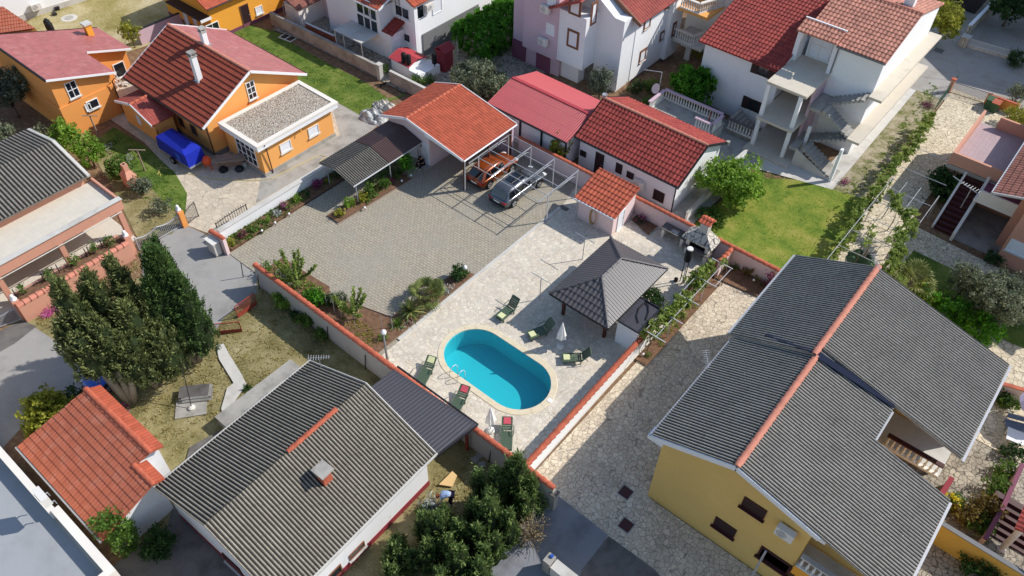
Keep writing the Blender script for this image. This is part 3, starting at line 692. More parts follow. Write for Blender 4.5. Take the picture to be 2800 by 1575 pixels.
def car(label, loc, rz, L, Wd, H, paint, style='suv', group=None):
    t = empty('parked_car', label, 'car', loc, rz, group); h = L/2; w = Wd/2; wr = .335; wb = L*.6; cx = -.02*L; ax = (cx-wb/2+.02, cx+wb/2)
    belt = H*.60; lx = []
    # side outline of the lower body: x, bottom, shoulder, half width
    st = [(-h, .42, belt*.80, w*.78), (-h+.06, .30, belt*.93, w*.88), (-h+.28, .26, belt*.99, w*.965), (-h*.72, .24, belt, w), (-h*.2, .22, belt*.985, w), (h*.22, .22, belt*.965, w), (h*.46, .24, belt*.93, w*.995), (h*.72, .26, belt*.86, w*.965), (h-.22, .28, belt*.76, w*.9), (h-.05, .32, belt*.66, w*.8), (h, .42, belt*.56, w*.68)]
    vs = []; n = 12; fs = []
    for x, zb, zs, hw in st:
        vs += [(x, -hw*.9, zb), (x, -hw*.985, zb+.12), (x, -hw, (zb+zs)*.52), (x, -hw*.975, zs-.10), (x, -hw*.9, zs-.015), (x, -hw*.45, zs+.03), (x, hw*.45, zs+.03), (x, hw*.9, zs-.015), (x, hw*.975, zs-.10), (x, hw, (zb+zs)*.52), (x, hw*.985, zb+.12), (x, hw*.9, zb)]
    for i in range(len(st)-1):
        for k in range(n): fs.append((i*n+k, i*n+(k+1) % n, (i+1)*n+(k+1) % n, (i+1)*n+k))
    fs += [tuple(range(n)), tuple(range((len(st)-1)*n, len(st)*n))[::-1]]
    b = MB(); b.add(vs, fs); body = b.build('body', paint, t, True)
    md = body.modifiers.new('s', 'SUBSURF'); md.levels = 1; md.render_levels = 1
    # cabin
    if style == 'wagon': cs = [(-h*.93, belt*.97, .86), (-h*.80, H*.955, .70), (-h*.55, H*.99, .72), (-h*.1, H, .73), (h*.13, H*.97, .72), (h*.47, belt*.955, .84)]
    else: cs = [(-h*.95, belt*.98, .84), (-h*.74, H*.95, .69), (-h*.5, H*.99, .72), (-h*.1, H, .73), (h*.14, H*.965, .72), (h*.48, belt*.955, .84)]
    base = lambda x: (x, belt*.955)
    tops = cs; bx = [-h*.93, -h*.86, -h*.5, -h*.1, h*.25, h*.47]
    vs = []; fs = []; m_ = 6
    for (x, z, f), xb in zip(tops, bx):
        zb = belt*.95; wtop = w*f
        vs += [(xb, -w*.90, zb), (x, -wtop, z-.05), (x, -wtop*.86, z), (x, wtop*.86, z), (x, wtop, z-.05), (xb, w*.90, zb)]
    for i in range(len(tops)-1):
        for k in range(m_-1): fs.append((i*m_+k, i*m_+k+1, (i+1)*m_+k+1, (i+1)*m_+k))
    b = MB(); b.add(vs, fs); cab = b.build('cabin', paint, t, True)
    g = glassmat('car_glass', (14, 18, 24), .04) if 'car_glass' not in M else M['car_glass']; M['car_glass'] = g
    def sidept(i, f, s, off=.012):
        xb = bx[i]; x, z, ff = tops[i]; a = Vector((xb, s*w*.90, belt*.95)); c = Vector((x, s*w*ff, z-.05)); p = a.lerp(c, f); return Vector((p.x, p.y+s*off, p.z+.004))
    for s in (-1, 1):
        for ia, ib in ((1, 2), (2, 3), (3, 4)):
            b = MB(); A1, A2, B1, B2 = sidept(ia, .16, s), sidept(ia, .9, s), sidept(ib, .16, s), sidept(ib, .9, s); e = .05
            if ia == 1: A2 = A2.lerp(B2, .25)
            if ia == 3: B1 = A1.lerp(B1, .93)
            A1 = A1.lerp(B1, e); A2 = A2.lerp(B2, e); B1 = B1.lerp(A1, e); B2 = B2.lerp(A2, e)
            b.quad(A1, B1, B2, A2); b.build('side_window', g, t)
    for nm, i, j, k0, k1 in (('rear_window', 0, 1, .12, .93), ('windscreen', 5, 4, .06, .95)):
        (x0, z0, f0), (x1, z1, f1) = tops[i], tops[j]; off = -.015 if nm == 'rear_window' else .015; b = MB()
        P = lambda k, s: (x0+(x1-x0)*k+off, s*w*(f0+(f1-f0)*k)*.86, z0+(z1-z0)*k+.015); b.quad(P(k0, -1), P(k0, 1), P(k1, 1), P(k1, -1)); b.build(nm, g, t)
    if style == 'wagon': b = MB(); b.box(-h*.42, h*.08, -w*.5, w*.5, H-.008, H+.008); b.build('sunroof', g, t)
    for s in (-1, 1):
        b = MB(); b.tube([(-h*.72, s*w*.66, H*.975), (-h*.66, s*w*.67, H+.035), (-h*.05, s*w*.68, H+.045), (h*.1, s*w*.67, H*.975)], .022, 5); b.build('roof_rail', M['steel'] if style == 'wagon' else M['dark'], t, True)
        b = MB(); b.box(-h-.005, -h+.16, s*w*.86, s*w*.46, belt*.72, belt*.85); tl = b.build('tail_light', M['tail'], t)
        b = MB(); b.box(h-.3, h-.03, s*w*.84, s*w*.5, belt*.60, belt*.72); b.build('headlight', M['whitepaint'], t)
        b = MB(); b.box(h*.26, h*.36, s*w*1.0, s*w*1.13, belt*.93, belt*1.06); b.build('mirror', paint, t)
        for x in ax: wheel(t, x, s*(w-.11), wr, .22, s)
        b = MB()
        for x in ax:
            N = 14; pts = [(x+(wr+.07)*math.cos(PI*k/N), s*(w-.012), wr+(wr+.07)*math.sin(PI*k/N)) for k in range(N+1)]; b.tube(pts, .045, 5)
        b.build('wheel_arch', M['black'], t)
    b = MB(); b.box(-h-.02, -h+.05, -w*.78, w*.78, .34, .52); b.build('bumper', M['dark'], t)
    b = MB(); b.box(-h-.03, -h-.018, -.26, .26, .58, .69); b.build('number_plate', M['whitepaint'], t)
    b = MB(); b.tube([(-h*.85, 0, H*.93), (-h*.88, 0, H*.93-.02)], .012, 4); b.build('wiper', M['black'], t); return t
M['tail'] = plain('tail_light_red', (170, 20, 24), .2, .05, 5, 0, .6)
def carpaint(name, rgb, met=.35): 
    n = NT(name); n.b.inputs['Coat Weight'].default_value = .8; n.b.inputs['Coat Roughness'].default_value = .08; return n.done(C(rgb), .35, met, .5)
M['car_o'] = carpaint('burnt_orange_car_paint', (150, 72, 28)); M['car_g'] = carpaint('grey_car_paint', (98, 102, 108), .55); M['car_b'] = carpaint('blue_car_paint', (40, 90, 190), .3)

# ------------------------------------------------------------ people
def skinmesh(name, joints, edges, radii, mat, parent, sub=2, root=0):
    me = bpy.data.meshes.new(name); me.from_pydata(joints, edges, []); o = link(name, me, mat, parent)
    sk_ = o.modifiers.new('skin', 'SKIN'); me.skin_vertices  # layer made by the modifier below
    bm = bmesh.new(); bm.from_mesh(me); lay = bm.verts.layers.skin.verify(); bm.verts.ensure_lookup_table()
    for i, v in enumerate(bm.verts):
        r = radii[i]; v[lay].radius = (r, r) if not hasattr(r, '__len__') else r; v[lay].use_root = (i == root)
    bm.to_mesh(me); bm.free(); s = o.modifiers.new('sub', 'SUBSURF'); s.levels = sub; s.render_levels = sub; sk_.use_smooth_shade = True; return o
M['skin'] = plain('skin', (196, 142, 116), .6, .05, 8); M['hair'] = plain('dark_hair', (44, 32, 26), .8, .2, 20); M['hairr'] = plain('reddish_hair', (150, 76, 46), .8, .2, 20)

# ============================================================ GROUND
M['soil'] = plain('bare_soil', (122, 92, 70), .95, .25, 2.5, bump=.6, stain=((150, 130, 96), .6, 3))
M['bedsoil'] = plain('red_bed_soil', (124, 94, 72), .95, .25, 3, bump=.6, stain=((84, 58, 42), .6, 4))
M['drygrass'] = grassmat('dry_grass_ground', [(98, 92, 58), (134, 126, 84), (162, 150, 108), (182, 172, 134)], .55, 9)
M['lawn'] = grassmat('lawn', [(62, 86, 40), (90, 114, 48), (116, 132, 60), (146, 146, 88)], .6, 12)
M['lawn2'] = grassmat('bright_lawn', [(78, 104, 38), (112, 134, 52), (146, 150, 66), (172, 162, 96)], .5, 12)
M['patchy'] = grassmat('patchy_dry_lawn', [(128, 122, 66), (160, 148, 96), (192, 178, 138), (206, 194, 168)], .22, 7)
M['asph'] = plain('grey_asphalt', (160, 157, 152), .95, .14, .5, bump=.4, stain=((126, 123, 120), .55, .5), fine=40)
M['asphd'] = plain('dark_asphalt', (132, 134, 138), .95, .1, .7, bump=.4, stain=((88, 88, 92), .5, .6), fine=40)
M['road'] = plain('old_road_surface', (164, 160, 154), .95, .12, .5, bump=.4, stain=((132, 122, 108), .5, .5), fine=30)
M['crazyw'] = crazymat('white_crazy_paving', [(218, 208, 190), (200, 190, 174), (226, 216, 198), (212, 198, 176)], (174, 160, 140), 3.9, .04, ((172, 164, 154), .7, .4), .75)
M['crazyc'] = crazymat('cream_crazy_paving', [(216, 200, 174), (228, 214, 190), (204, 186, 162), (220, 204, 180), (194, 178, 156)], (134, 124, 110), 3.9, .045, ((140, 128, 114), .45, .7), .35)
M['crazyd'] = crazymat('stained_crazy_paving', [(164, 156, 140), (184, 174, 156), (142, 134, 120)], (82, 76, 68), 3.6, .05, ((104, 96, 86), .7, .6), .2)
M['crazyg'] = crazymat('pale_crazy_paving', [(206, 192, 170), (192, 180, 160), (214, 200, 178)], (150, 138, 120), 2.6, .03, ((186, 176, 160), .6, .5), .7)
M['crazyp'] = crazymat('large_crazy_paving', [(218, 204, 176), (206, 192, 164), (226, 212, 186), (198, 184, 158)], (110, 98, 82), 2.9, .035, ((170, 158, 138), .4, .6), .3)
M['weedy'] = grassmat('weedy_old_paving', [(74, 96, 40), (140, 134, 96), (178, 166, 142), (196, 184, 160)], .9, 8)
def pavermat():
    n = NT('concrete_block_paving'); P = n.pos(); mp = n.new('Mapping'); n.set(mp.inputs[0], P); mp.inputs['Rotation'].default_value = (0, 0, R(-3))
    bt = n.new('TexBrick'); n.set(bt.inputs['Vector'], mp.outputs[0]); bt.inputs['Scale'].default_value = 1; bt.inputs['Brick Width'].default_value = .3; bt.inputs['Row Height'].default_value = .2
    bt.inputs['Mortar Size'].default_value = .016; bt.inputs['Mortar Smooth'].default_value = .3; bt.inputs['Color1'].default_value = C((168, 158, 138)); bt.inputs['Color2'].default_value = C((154, 145, 127)); bt.inputs['Mortar'].default_value = C((92, 84, 72)); bt.offset = .5
    col = n.mix(n.mr(n.noise(P, .28, 5, .6), .42, .64, 0, .6), bt.outputs[0], C((148, 142, 132))); col = n.mix(n.mr(n.noise(P, 9, 5, .7), .4, .75, 0, .3), col, C((214, 206, 188)))
    col = n.mix(n.mr(n.noise(P, .9, 6, .7), .62, .74, 0, .35), col, C((118, 112, 104)))
    n.bump(n.math('SUBTRACT', 1, bt.outputs[1]), .4, .01); return n.done(col, .85, 0, .25)
M['paver'] = pavermat()
def tiles(name, rgb, s, j=(150, 140, 125)):
    n = NT(name); P = n.pos(); bt = n.new('TexBrick'); n.set(bt.inputs['Vector'], P); bt.inputs['Scale'].default_value = 1; bt.offset = 0; bt.inputs['Brick Width'].default_value = s; bt.inputs['Row Height'].default_value = s
    bt.inputs['Mortar Size'].default_value = .006; bt.inputs['Color1'].default_value = C(rgb); bt.inputs['Color2'].default_value = dim(C(rgb), .93); bt.inputs['Mortar'].default_value = C(j)
    col = n.mix(n.mr(n.noise(P, .8, 5), .45, .7, 0, .3), bt.outputs[0], dim(C(rgb), .82)); return n.done(col, .6, 0, .4)
M['tilefl'] = tiles('terrace_tile', (214, 206, 190), .33, (196, 186, 170)); M['tilepur'] = tiles('mauve_terrace_tile', (178, 156, 158), .3, (140, 120, 120))

sheet('ground', [(-160, -90), (160, -90), (160, 190), (-160, 190)], M['soil'], px=False, lvl=0)
sheet('dry_lawn', [(380, 760), (640, 700), (1000, 780), (1260, 1040), (1560, 1400), (1500, 1700), (600, 1750), (300, 1300), (-100, 1000), (60, 860)], M['drygrass'])
sheet('asphalt_road', [(500, 612), (385, 690), (392, 770), (330, 850), (215, 936), (160, 938), (92, 893), (-60, 960), (-80, 1320), (60, 1168), (215, 1108), (330, 1062), (480, 975), (590, 905), (612, 868), (702, 800), (702, 752), (640, 700), (560, 640)], M['asph'])
sheet('concrete_kerb_apron', [(-40, 925), (60, 875), (100, 893), (40, 940), (-40, 985)], M['concd'])
sheet('courtyard_paving', [(500, 612), (482, 515), (470, 470), (395, 390), (300, 325), (280, 290), (330, 230), (900, 255), (985, 290), (1062, 318), (905, 452), (600, 650)], M['crazyg'])
sheet('concrete_path', [(720, 455), (930, 372), (900, 262), (920, 255), (1062, 322), (880, 452), (700, 556)], M['conc'])
sheet('side_lawn', [(238, 400), (312, 348), (400, 402), (478, 472), (512, 530), (506, 592), (470, 640), (380, 640), (300, 500)], M['lawn'])
sheet('bare_garden_soil', [(238, 400), (262, 380), (400, 500), (440, 545), (500, 600), (470, 640), (380, 660), (300, 500)], M['drygrass'])
sheet('upper_lawn', [(560, 40), (745, 84), (820, 116), (1040, 222), (1110, 262), (1062, 278), (985, 316), (925, 282), (800, 260), (600, 160)], M['lawn'])
sheet('far_patchy_lawn', [(60, 70), (268, -60), (520, -60), (520, 60), (420, 120), (300, 160), (120, 120)], M['patchy'])
sheet('soil_strip', [(800, 98), (1052, 218), (1102, 262), (1060, 270), (1000, 226), (900, 176), (780, 108)], M['soil'])
P0 = (-38.6, 18.0); sheet('block_paving', [(-38.7, 17.9), (-24.62, 17.9), (-24.62, 40.3), (-35, 40.3), (-38.7, 34)], M['paver'], px=False)
sheet('pool_terrace', [(-24.6, 17.6), (-12.8, 17.6), (-12.8, 39.6), (-25.4, 39.6), (-24.6, 36.3)], M['crazyw'], px=False)
sheet('driveway_paving', [(-12.6, 17.6), (-12.6, 39.5), (-7, 39.5), (-7, 21), (9, 21), (9, 14.2), (-8.6, 14.2), (-8.6, 14.75), (-10.4, 17.5)], M['crazyc'], px=False)
sheet('side_yard_paving', [(4, 24), (13, 24), (13, 42), (4, 42), (-1, 36), (-1, 30)], M['crazyd'], px=False)
sheet('garden_lawn', [(-16.5, 39.6), (-16.0, 48.5), (-12, 51.5), (-6.2, 53), (-5.8, 39.6)], M['lawn2'], px=False)
sheet('concrete_pavement', [(-18.5, 49.2), (-10.5, 51.4), (-10.7, 69), (-12, 69), (-12, 53), (-19.5, 52)], M['concl'], px=False)
sheet('weedy_paving', [(-10.5, 51.4), (-8.2, 51.6), (-8.4, 71), (-10.7, 71)], M['weedy'], px=False)
sheet('weedy_paving', [(-10.5, 51.39), (-7.9, 52), (-7.3, 39.6), (-9.0, 44)], M['lawn2'], px=False)
sheet('garden_path', [(-7.4, 39.6), (-7.9, 52), (-8.3, 71.4), (0.8, 71), (0.8, 63.5), (-4.7, 63), (-4.7, 51.5), (9, 50.5), (9, 48.6), (-3.4, 48.9), (-3.6, 39.6)], M['crazyp'], px=False)
sheet('shaded_lawn', [(-3.4, 48.9), (9, 48.6), (12, 45.5), (-3.4, 42)], M['lawn'], px=False)
sheet('rear_paving', [(-3.4, 44.5), (3.2, 44.5), (12, 45.5), (14, 36), (-3.4, 36)], M['crazyp'], px=False)
sheet('tarmac_road', [(2430, 215), (2470, 60), (2560, -200), (3100, -200), (3100, 330), (2810, 262), (2640, 228), (2520, 212), (2420, 250)], M['road'])
sheet('tarmac_road', [(-12, 69.0), (12, 69.5), (12, 90), (-12, 90)], M['road'], px=False, lvl=18)
sheet('lower_concrete_yard', [(1400, 1380), (1516, 1350), (1662, 1465), (1560, 1620), (1250, 1640)], M['asphd'])
sheet('lower_concrete_yard', [(1664, 1468), (1790, 1560), (1900, 1700), (1550, 1700), (1590, 1560)], M['concd'])
sheet('narrow_yard', [(520, 1225), (600, 1180), (640, 1230), (900, 1700), (100, 1700), (460, 1440)], M['concd'])
sheet('garden_footpath', [(592, 948), (612, 942), (626, 968), (664, 1030), (676, 1058), (640, 1075), (640, 1050), (600, 985)], M['concl'])
sheet('garden_footpath', [(622, 1064), (640, 1050), (676, 1050), (668, 1064), (640, 1105), (612, 1140), (606, 1120)], M['concl'])
sheet('back_yard_gravel', [(745, 84), (900, -80), (1500, -80), (1560, 60), (1500, 200), (1260, 260), (1100, 255), (1040, 222), (820, 110)], M['crazyd'])
sheet('back_garden_soil', [(1500, 210), (1700, 60), (2000, 60), (2000, 300), (1700, 330), (1600, 300)], M['soil'])
sheet('side_concrete_yard', [(-25.7, 40), (-16.4, 40), (-16.4, 54), (-25.7, 54)], M['conc'], px=False)

# kerb between block paving and terrace, gutter strip, drain
k = place('kerb', 'long pale concrete kerb with a drainage line between the block paving and the pool terrace', 'kerb', (-24.6, 20, 0))
MB().box(-24.78, -24.55, 20.0, 36.3, 0, .13).build('kerb_stone', M['concl'], k); MB().box(-24.5, -24.36, 20.0, 36.2, .0, .045).build('channel', M['conc'], k)
k['label'] = 'long pale concrete kerb beside the pool terrace'
kb = place('kerb', 'dark edged paving step beside the small pink shed', 'kerb', (-24.5, 36.3, 0)); MB().box(-24.7, -24.1, 36.32, 36.6, 0, .14).build('kerb_stone', M['concd'], kb)

def bed(pts, z=0.02): 
    return sheet('flower_bed', pts, M['bedsoil'], px=False, z=z)
bed([(-39.95, 18.2), (-38.72, 18.2), (-38.72, 33.4), (-39.95, 33.4)])
bed([(-36.6, 24.7), (-35.4, 24.7), (-35.0, 31.5), (-36.4, 31.6)])
bed([(-35.6, 18.0), (-35.6, 19.9), (-31.2, 20.2), (-30.6, 19.7), (-26.2, 20.9), (-26.2, 18.0)])
bed([(-26.1, 18.0), (-26.3, 21.6), (-25.9, 26.9), (-24.82, 27.2), (-24.82, 18.0)])
bed([(-12.75, 28.2), (-11.95, 28.2), (-11.95, 37.2), (-12.75, 37.2)])
bed([(-12.6, 37.4), (-8.2, 37.9), (-8.2, 39.2), (-12.6, 39.2)])
bed([(-18.2, 38.0), (-20.0, 38.6), (-20.0, 39.2), (-18.2, 39.2)])
for lab, a, b in (('thin dark timber edging board round the planted strip under the brown canopy', (-35.35, 24.6), (-34.95, 31.5)), ('thin timber edging board at the corner of the tall sapling bed', (-35.6, 19.95), (-33.9, 20.1)),
               ('thin edging board beside the bean stakes', (-30.6, 19.8), (-26.4, 21.0))):
    o = MB().bar((*a, .06), (*b, .06), .05, .12).build('bed_edging', M['timber'], None); tag(o, lab, 'edging')

# pool -------------------------------------------------------------------------------------------------
pu0, pu1, pv, pr = -20.42, -17.02, 22.30, 1.93
def stad(r, n=20, z=0, du=0):
    out = [(pu1+du+r*math.cos(t), pv+r*math.sin(t), z) for t in [(-PI/2)+PI*i/n for i in range(n+1)]]; out += [(pu0-du+r*math.cos(t), pv+r*math.sin(t), z) for t in [(PI/2)+PI*i/n for i in range(n+1)]]; return out
pool = place('swimming_pool', 'oval turquoise swimming pool with a cream stone rim set in the pale terrace', 'swimming pool', (-18.7, pv, 0))
def ring(a, b, m_, nm, mat, par, extra=None):
    v = a+b; n = len(a); return MB().add(v, [(i, (i+1) % n, n+(i+1) % n, n+i) for i in range(n)]).build(nm, mat, par)
M['rim'] = plain('cream_pool_coping', (218, 204, 174), .7, .08, 2, bump=.2, stain=((196, 178, 140), .4, 3))
M['poolin'] = plain('turquoise_pool_liner', (86, 194, 204), .5, .03, .5)
b = MB(); rings = [stad(pr, z=.012), stad(pr-.02, z=.075), stad(pr+.34, z=.08), stad(pr+.37, z=.05), stad(pr+.37, z=-.02)]; n = len(rings[0]); vs = sum(rings, []); fs = []
for j in range(4): fs += [(j*n+i, j*n+(i+1) % n, (j+1)*n+(i+1) % n, (j+1)*n+i) for i in range(n)]
nrim = len(fs)
b.add(vs, fs); bj = b
for i, (o_, i_) in enumerate(zip(stad(pr+.365, 9, .0835), stad(pr+.0, 9, .0835))): bj.bar(i_, o_, .016, .004)
L = 3.4
for kx in range(1, 7):
    for sgn in (-1, 1): u_ = pu0+L*kx/7; bj.bar((u_, pv+sgn*pr, .0835), (u_, pv+sgn*(pr+.36), .0835), .016, .004)
rim = b.build('rim', M['rim'], pool); rim.data.materials.append(M['concl'])
for k_, p_ in enumerate(rim.data.polygons): p_.material_index = 1 if k_ >= nrim else 0
D = 1.45; a = stad(pr, z=.05); bt_ = stad(pr, z=-D); n = len(a); MB().add(a+bt_, [(i, (i+1) % n, n+(i+1) % n, n+i) for i in range(n)]+[tuple(range(n, 2*n))]).build('basin', M['poolin'], pool, False)
nW = NT('pool_water'); tb = nW.new('BsdfTransparent'); tb.inputs[0].default_value = (.50, .90, .92, 1); gl = nW.new('BsdfGlossy'); gl.inputs['Roughness'].default_value = .03; fr = nW.new('Fresnel'); fr.inputs[0].default_value = 1.33
bp = nW.new('Bump'); bp.inputs['Strength'].default_value = .08; bp.inputs['Distance'].default_value = .05; nW.t.links.new(nW.noise(nW.pos(), 1.2, 3), bp.inputs['Height']); nW.t.links.new(bp.outputs[0], gl.inputs['Normal']); nW.t.links.new(bp.outputs[0], fr.inputs['Normal'])
ms = nW.new('MixShader'); nW.t.links.new(fr.outputs[0], ms.inputs[0]); nW.t.links.new(tb.outputs[0], ms.inputs[1]); nW.t.links.new(gl.outputs[0], ms.inputs[2]); nW.t.links.new(ms.outputs[0], nW.n['Material Output'].inputs[0])
w_ = stad(pr-.004, z=-.10); MB().add(w_, [tuple(range(len(w_)))]).build('water', nW.m, pool)
# hole in the sheets over the basin
def cut_hole(o, outline):
    me = o.data; bm = bmesh.new(); bm.from_mesh(me)
    n = len(outline)
    for i in range(n):
        p, q_ = outline[i], outline[(i+1) % n]; bmesh.ops.bisect_plane(bm, geom=bm.verts[:]+bm.edges[:]+bm.faces[:], plane_co=(p[0], p[1], 0), plane_no=((q_[1]-p[1]), -(q_[0]-p[0]), 0))
    kill = [f for f in bm.faces if all(((outline[(i+1) % n][0]-outline[i][0])*(f.calc_center_median().y-outline[i][1])-(outline[(i+1) % n][1]-outline[i][1])*(f.calc_center_median().x-outline[i][0])) > 0 for i in range(n))]
    bmesh.ops.delete(bm, geom=kill, context='FACES'); bm.to_mesh(me); bm.free()
for o in list(S.objects):
    if o.name.startswith(('pool_terrace', 'ground')): cut_hole(o, [(p[0], p[1]) for p in stad(pr+.2, 12)])
# ladder rails
ld = place('pool_ladder', 'pair of bent steel pool ladder rails at the near edge of the oval pool', 'pool ladder', (-20.2, 20.2, 0))
for u_ in (-20.35, -19.75):
    pts = [(u_, 19.95, 0), (u_, 19.95, .5)]+[(u_, 19.95+.03+.30*(1-math.cos(t))/1.0, .5+.32*math.sin(t)) for t in [PI*i/8 for i in range(1, 8)]]+[(u_, 20.62, .45), (u_, 20.62, -.6)]
    MB().tube(pts, .022, 7).build('rail', M['steel'], ld, True)
MB().box(-20.34, -19.76, 20.55, 20.68, -.45, -.42).build('step', M['steel'], ld)
dr = place('inlet_cover', 'small white square skimmer lid beside the right end of the pool', 'cover', (-15.0, 23.2, 0)); MB().box(-14.98, -14.7, 22.35, 22.62, .075, .1).build('lid', M['whitepaint'], dr)
dr.location = (0, 0, 0); dr.children[0].matrix_parent_inverse = Matrix()

# ============================================================ BUILDINGS
def pl(u, v, z): return Vector((u, v, z))
# --- B1 far left orange house with a single sloping roof
h = place('orange_house', 'tall orange house at the left edge with one glossy pink-red sloping roof', 'house', (-61, 20, 0))
zz = lambda v: 5.3-.327*(v-17.8)
roof('roof', [[pl(-62.5, 26.4, zz(26.4)), pl(-67.6, 26.4, zz(26.4)), pl(-67.6, 17.8, zz(17.8)), pl(-62.5, 17.8, zz(17.8))], [pl(-62.5, 22.75, zz(22.75)), pl(-62.5, 17.8, zz(17.8)), pl(-58.2, 17.8, zz(17.8)), pl(-58.2, 22.75, zz(22.75))]], 'mtile', M['t_pink'], h)
b = MB(); b.prism([(-67.4, 18.0), (-58.6, 18.0), (-58.6, 22.4), (-67.4, 22.4)], 0, [zz(18)-.12, zz(18)-.12, zz(22.4)-.12, zz(22.4)-.12]); b.prism([(-67.4, 22.41), (-63.0, 22.41), (-63.0, 26.1), (-67.4, 26.1)], 0, [zz(22.41)-.12]*2+[zz(26.1)-.12]*2); b.build('wall', M['orange2'], h)
MB().box(-67.4, -58.52, 17.92, 22.45, 0, 2.62).build('wall_ledge', M['orange2'], h)
b = MB(); b.bar((-58.15, 17.75, zz(17.8)-.03), (-58.15, 22.8, zz(22.8)-.03), .05, .16); b.bar((-62.45, 22.85, zz(22.8)), (-62.45, 26.4, zz(26.4)-.03), .05, .16); b.build('fascia', M['whitepaint'], h)
b = MB(); b.bar((-67.6, 17.72, zz(17.8)-.02), (-58.2, 17.72, zz(17.8)-.02), .12, .16); b.bar((-67.65, 17.8, zz(17.8)), (-67.65, 26.4, zz(26.4)), .05, .12); b.build('dark_trim', M['dark'], h)
A, B_ = (-58.6, 18), (-58.6, 22.4); Al, Bl = (-58.5, 18), (-58.5, 22.4)
win(h, A, B_, q(0, 0, 545, 675), .85, 1.35, M['whitepaint'], M['glass'], bars=(1, 1), sill=M['concl'])
win(h, Al, Bl, q(0, 0, 700, 785), .95, .75, M['whitepaint'], M['glass'], sill=M['concl'])
win(h, Al, Bl, q(0, 0, 665, 810), .45, .62, M['whitepaint'], M['shutter'])
win(h, (-63, 22.5), (-63, 26), q(0, 0, 905, 525), 1.0, 1.3, M['whitepaint'], M['glass'], sill=M['concl'])
downpipe(h, [(-58.1, 22.9, 3.5), (-58.25, 22.3, 3.1), (-58.43, 22.35, 0)])
MB().box(-66.4, -65.9, 24.8, 25.3, 2.6, 3.9).build('chimney', M['orange3'], h); MB().box(-66.5, -65.8, 24.7, 25.4, 3.902, 4.05).build('chimney_cap', M['concl'], h)
for i, (px, lb) in enumerate(((q(0, 0, 345, 150), 'black plastic water barrel behind the glossy pink roof, left of its pair'), (q(0, 0, 362, 170), 'black plastic water barrel behind the glossy pink roof, right of its pair'))):
    p = G(px, 3.2); o = place('water_barrel', lb, 'barrel', (p.x, p.y, 2.4)); MB().lathe((p.x, p.y, 2.2), [(0, .25), (.3, .28), (.9, .27), (1.0, .2), (1.05, .12)], 12).build('drum', M['black'], o, True); MB().lathe((p.x, p.y, 3.25), [(0, .1), (.06, .1)], 8).build('lid', M['dark'], o)
# --- neighbours at the top left
h = place('red_roofed_house', 'low house with a plain orange-red roof cut by the left edge of the picture', 'house', (-70, 20, 0))
e0, e1, e2 = G((0, 91), 4.0), G((97, 78), 4.0), G((8, 18), 5.0)
roof('roof', [[e0+(e0-e1)*1.5, e1, e2, e2+(e0-e1)*1.5]], 'flat', M['t_flat'], h)
MB().prism([((e0+(e0-e1)*1.5).x, (e0+(e0-e1)*1.5).y), (e1.x-.2, e1.y+.1), (e2.x-.2, e2.y), ((e2+(e0-e1)*1.5).x, (e2+(e0-e1)*1.5).y)], 0, [3.8, 3.8, 4.8, 4.8]).build('wall', M['orange'], h)
h = place('white_house', 'bright white house wall with an air conditioner, cut by the top left corner', 'house', (-74, 28, 0))
a_, c_ = G((52, 60)), G((268, -8)); F = Frame((a_.x, a_.y), math.atan2((c_-a_).y, (c_-a_).x)); Lw = (c_-a_).length
MB(F).box(-6, Lw+6, 0, 7, 0, 6.5).build('wall', M['white2'], h); MB(F).box(-6.05, Lw+6.05, -.04, 7.05, 0, .55).build('plinth', M['concl'], h)
MB(F).box(-6.3, Lw+6.3, -.3, 7.3, 6.5, 6.75).build('roof', M['conc'], h)
acunit(F.w(0, 0), F.w(1, 0), (95, 15), 'white air conditioner on the bright white wall in the top left corner')
def frag(name, lab, cat, px, sx, sy, sz, mat, z=0, ang=0):
    p = G(px); F = Frame((p.x, p.y), ang); o = place(name, lab, cat, (p.x, p.y, z)); MB(F).box(-sx/2, sx/2, -sy/2, sy/2, z, z+sz*.8).build('body', mat, o); MB(F).box(-sx/2-.03, sx/2+.03, -sy/2-.03, sy/2+.03, z+sz*.8, z+sz).build('lid', mat, o); return o
frag('plastic_crate', 'black crate standing on the patchy lawn close to the white wall', 'crate', q(0, 0, 432, 75), .5, .35, .35, M['black'])
frag('plastic_crate', 'small dark box lying open at the corner of the patchy lawn', 'crate', q(0, 0, 415, 115), .4, .3, .25, M['dark'])
p = G(q(0, 0, 523, 138)); mh = place('manhole_cover', 'round concrete manhole cover in the patchy lawn behind the orange house', 'manhole cover', (p.x, p.y, 0)); MB().lathe((p.x, p.y, 0), [(0, .75), (.05, .72)], 20).build('ring', M['concl'], mh); MB().lathe((p.x, p.y, .052), [(0, .4), (.02, .4)], 20).build('cover', M['conc'], mh)
# low grey wall between gardens
gwall('boundary_wall', 'lilac-grey rendered wall with a dark top between the patchy lawn and the orange houses', 'wall', [q(0, 0, 1030, 225), q(0, 0, 1350, 95)], 1.5, .2, M['pink2'], ('flat', M['dark']))
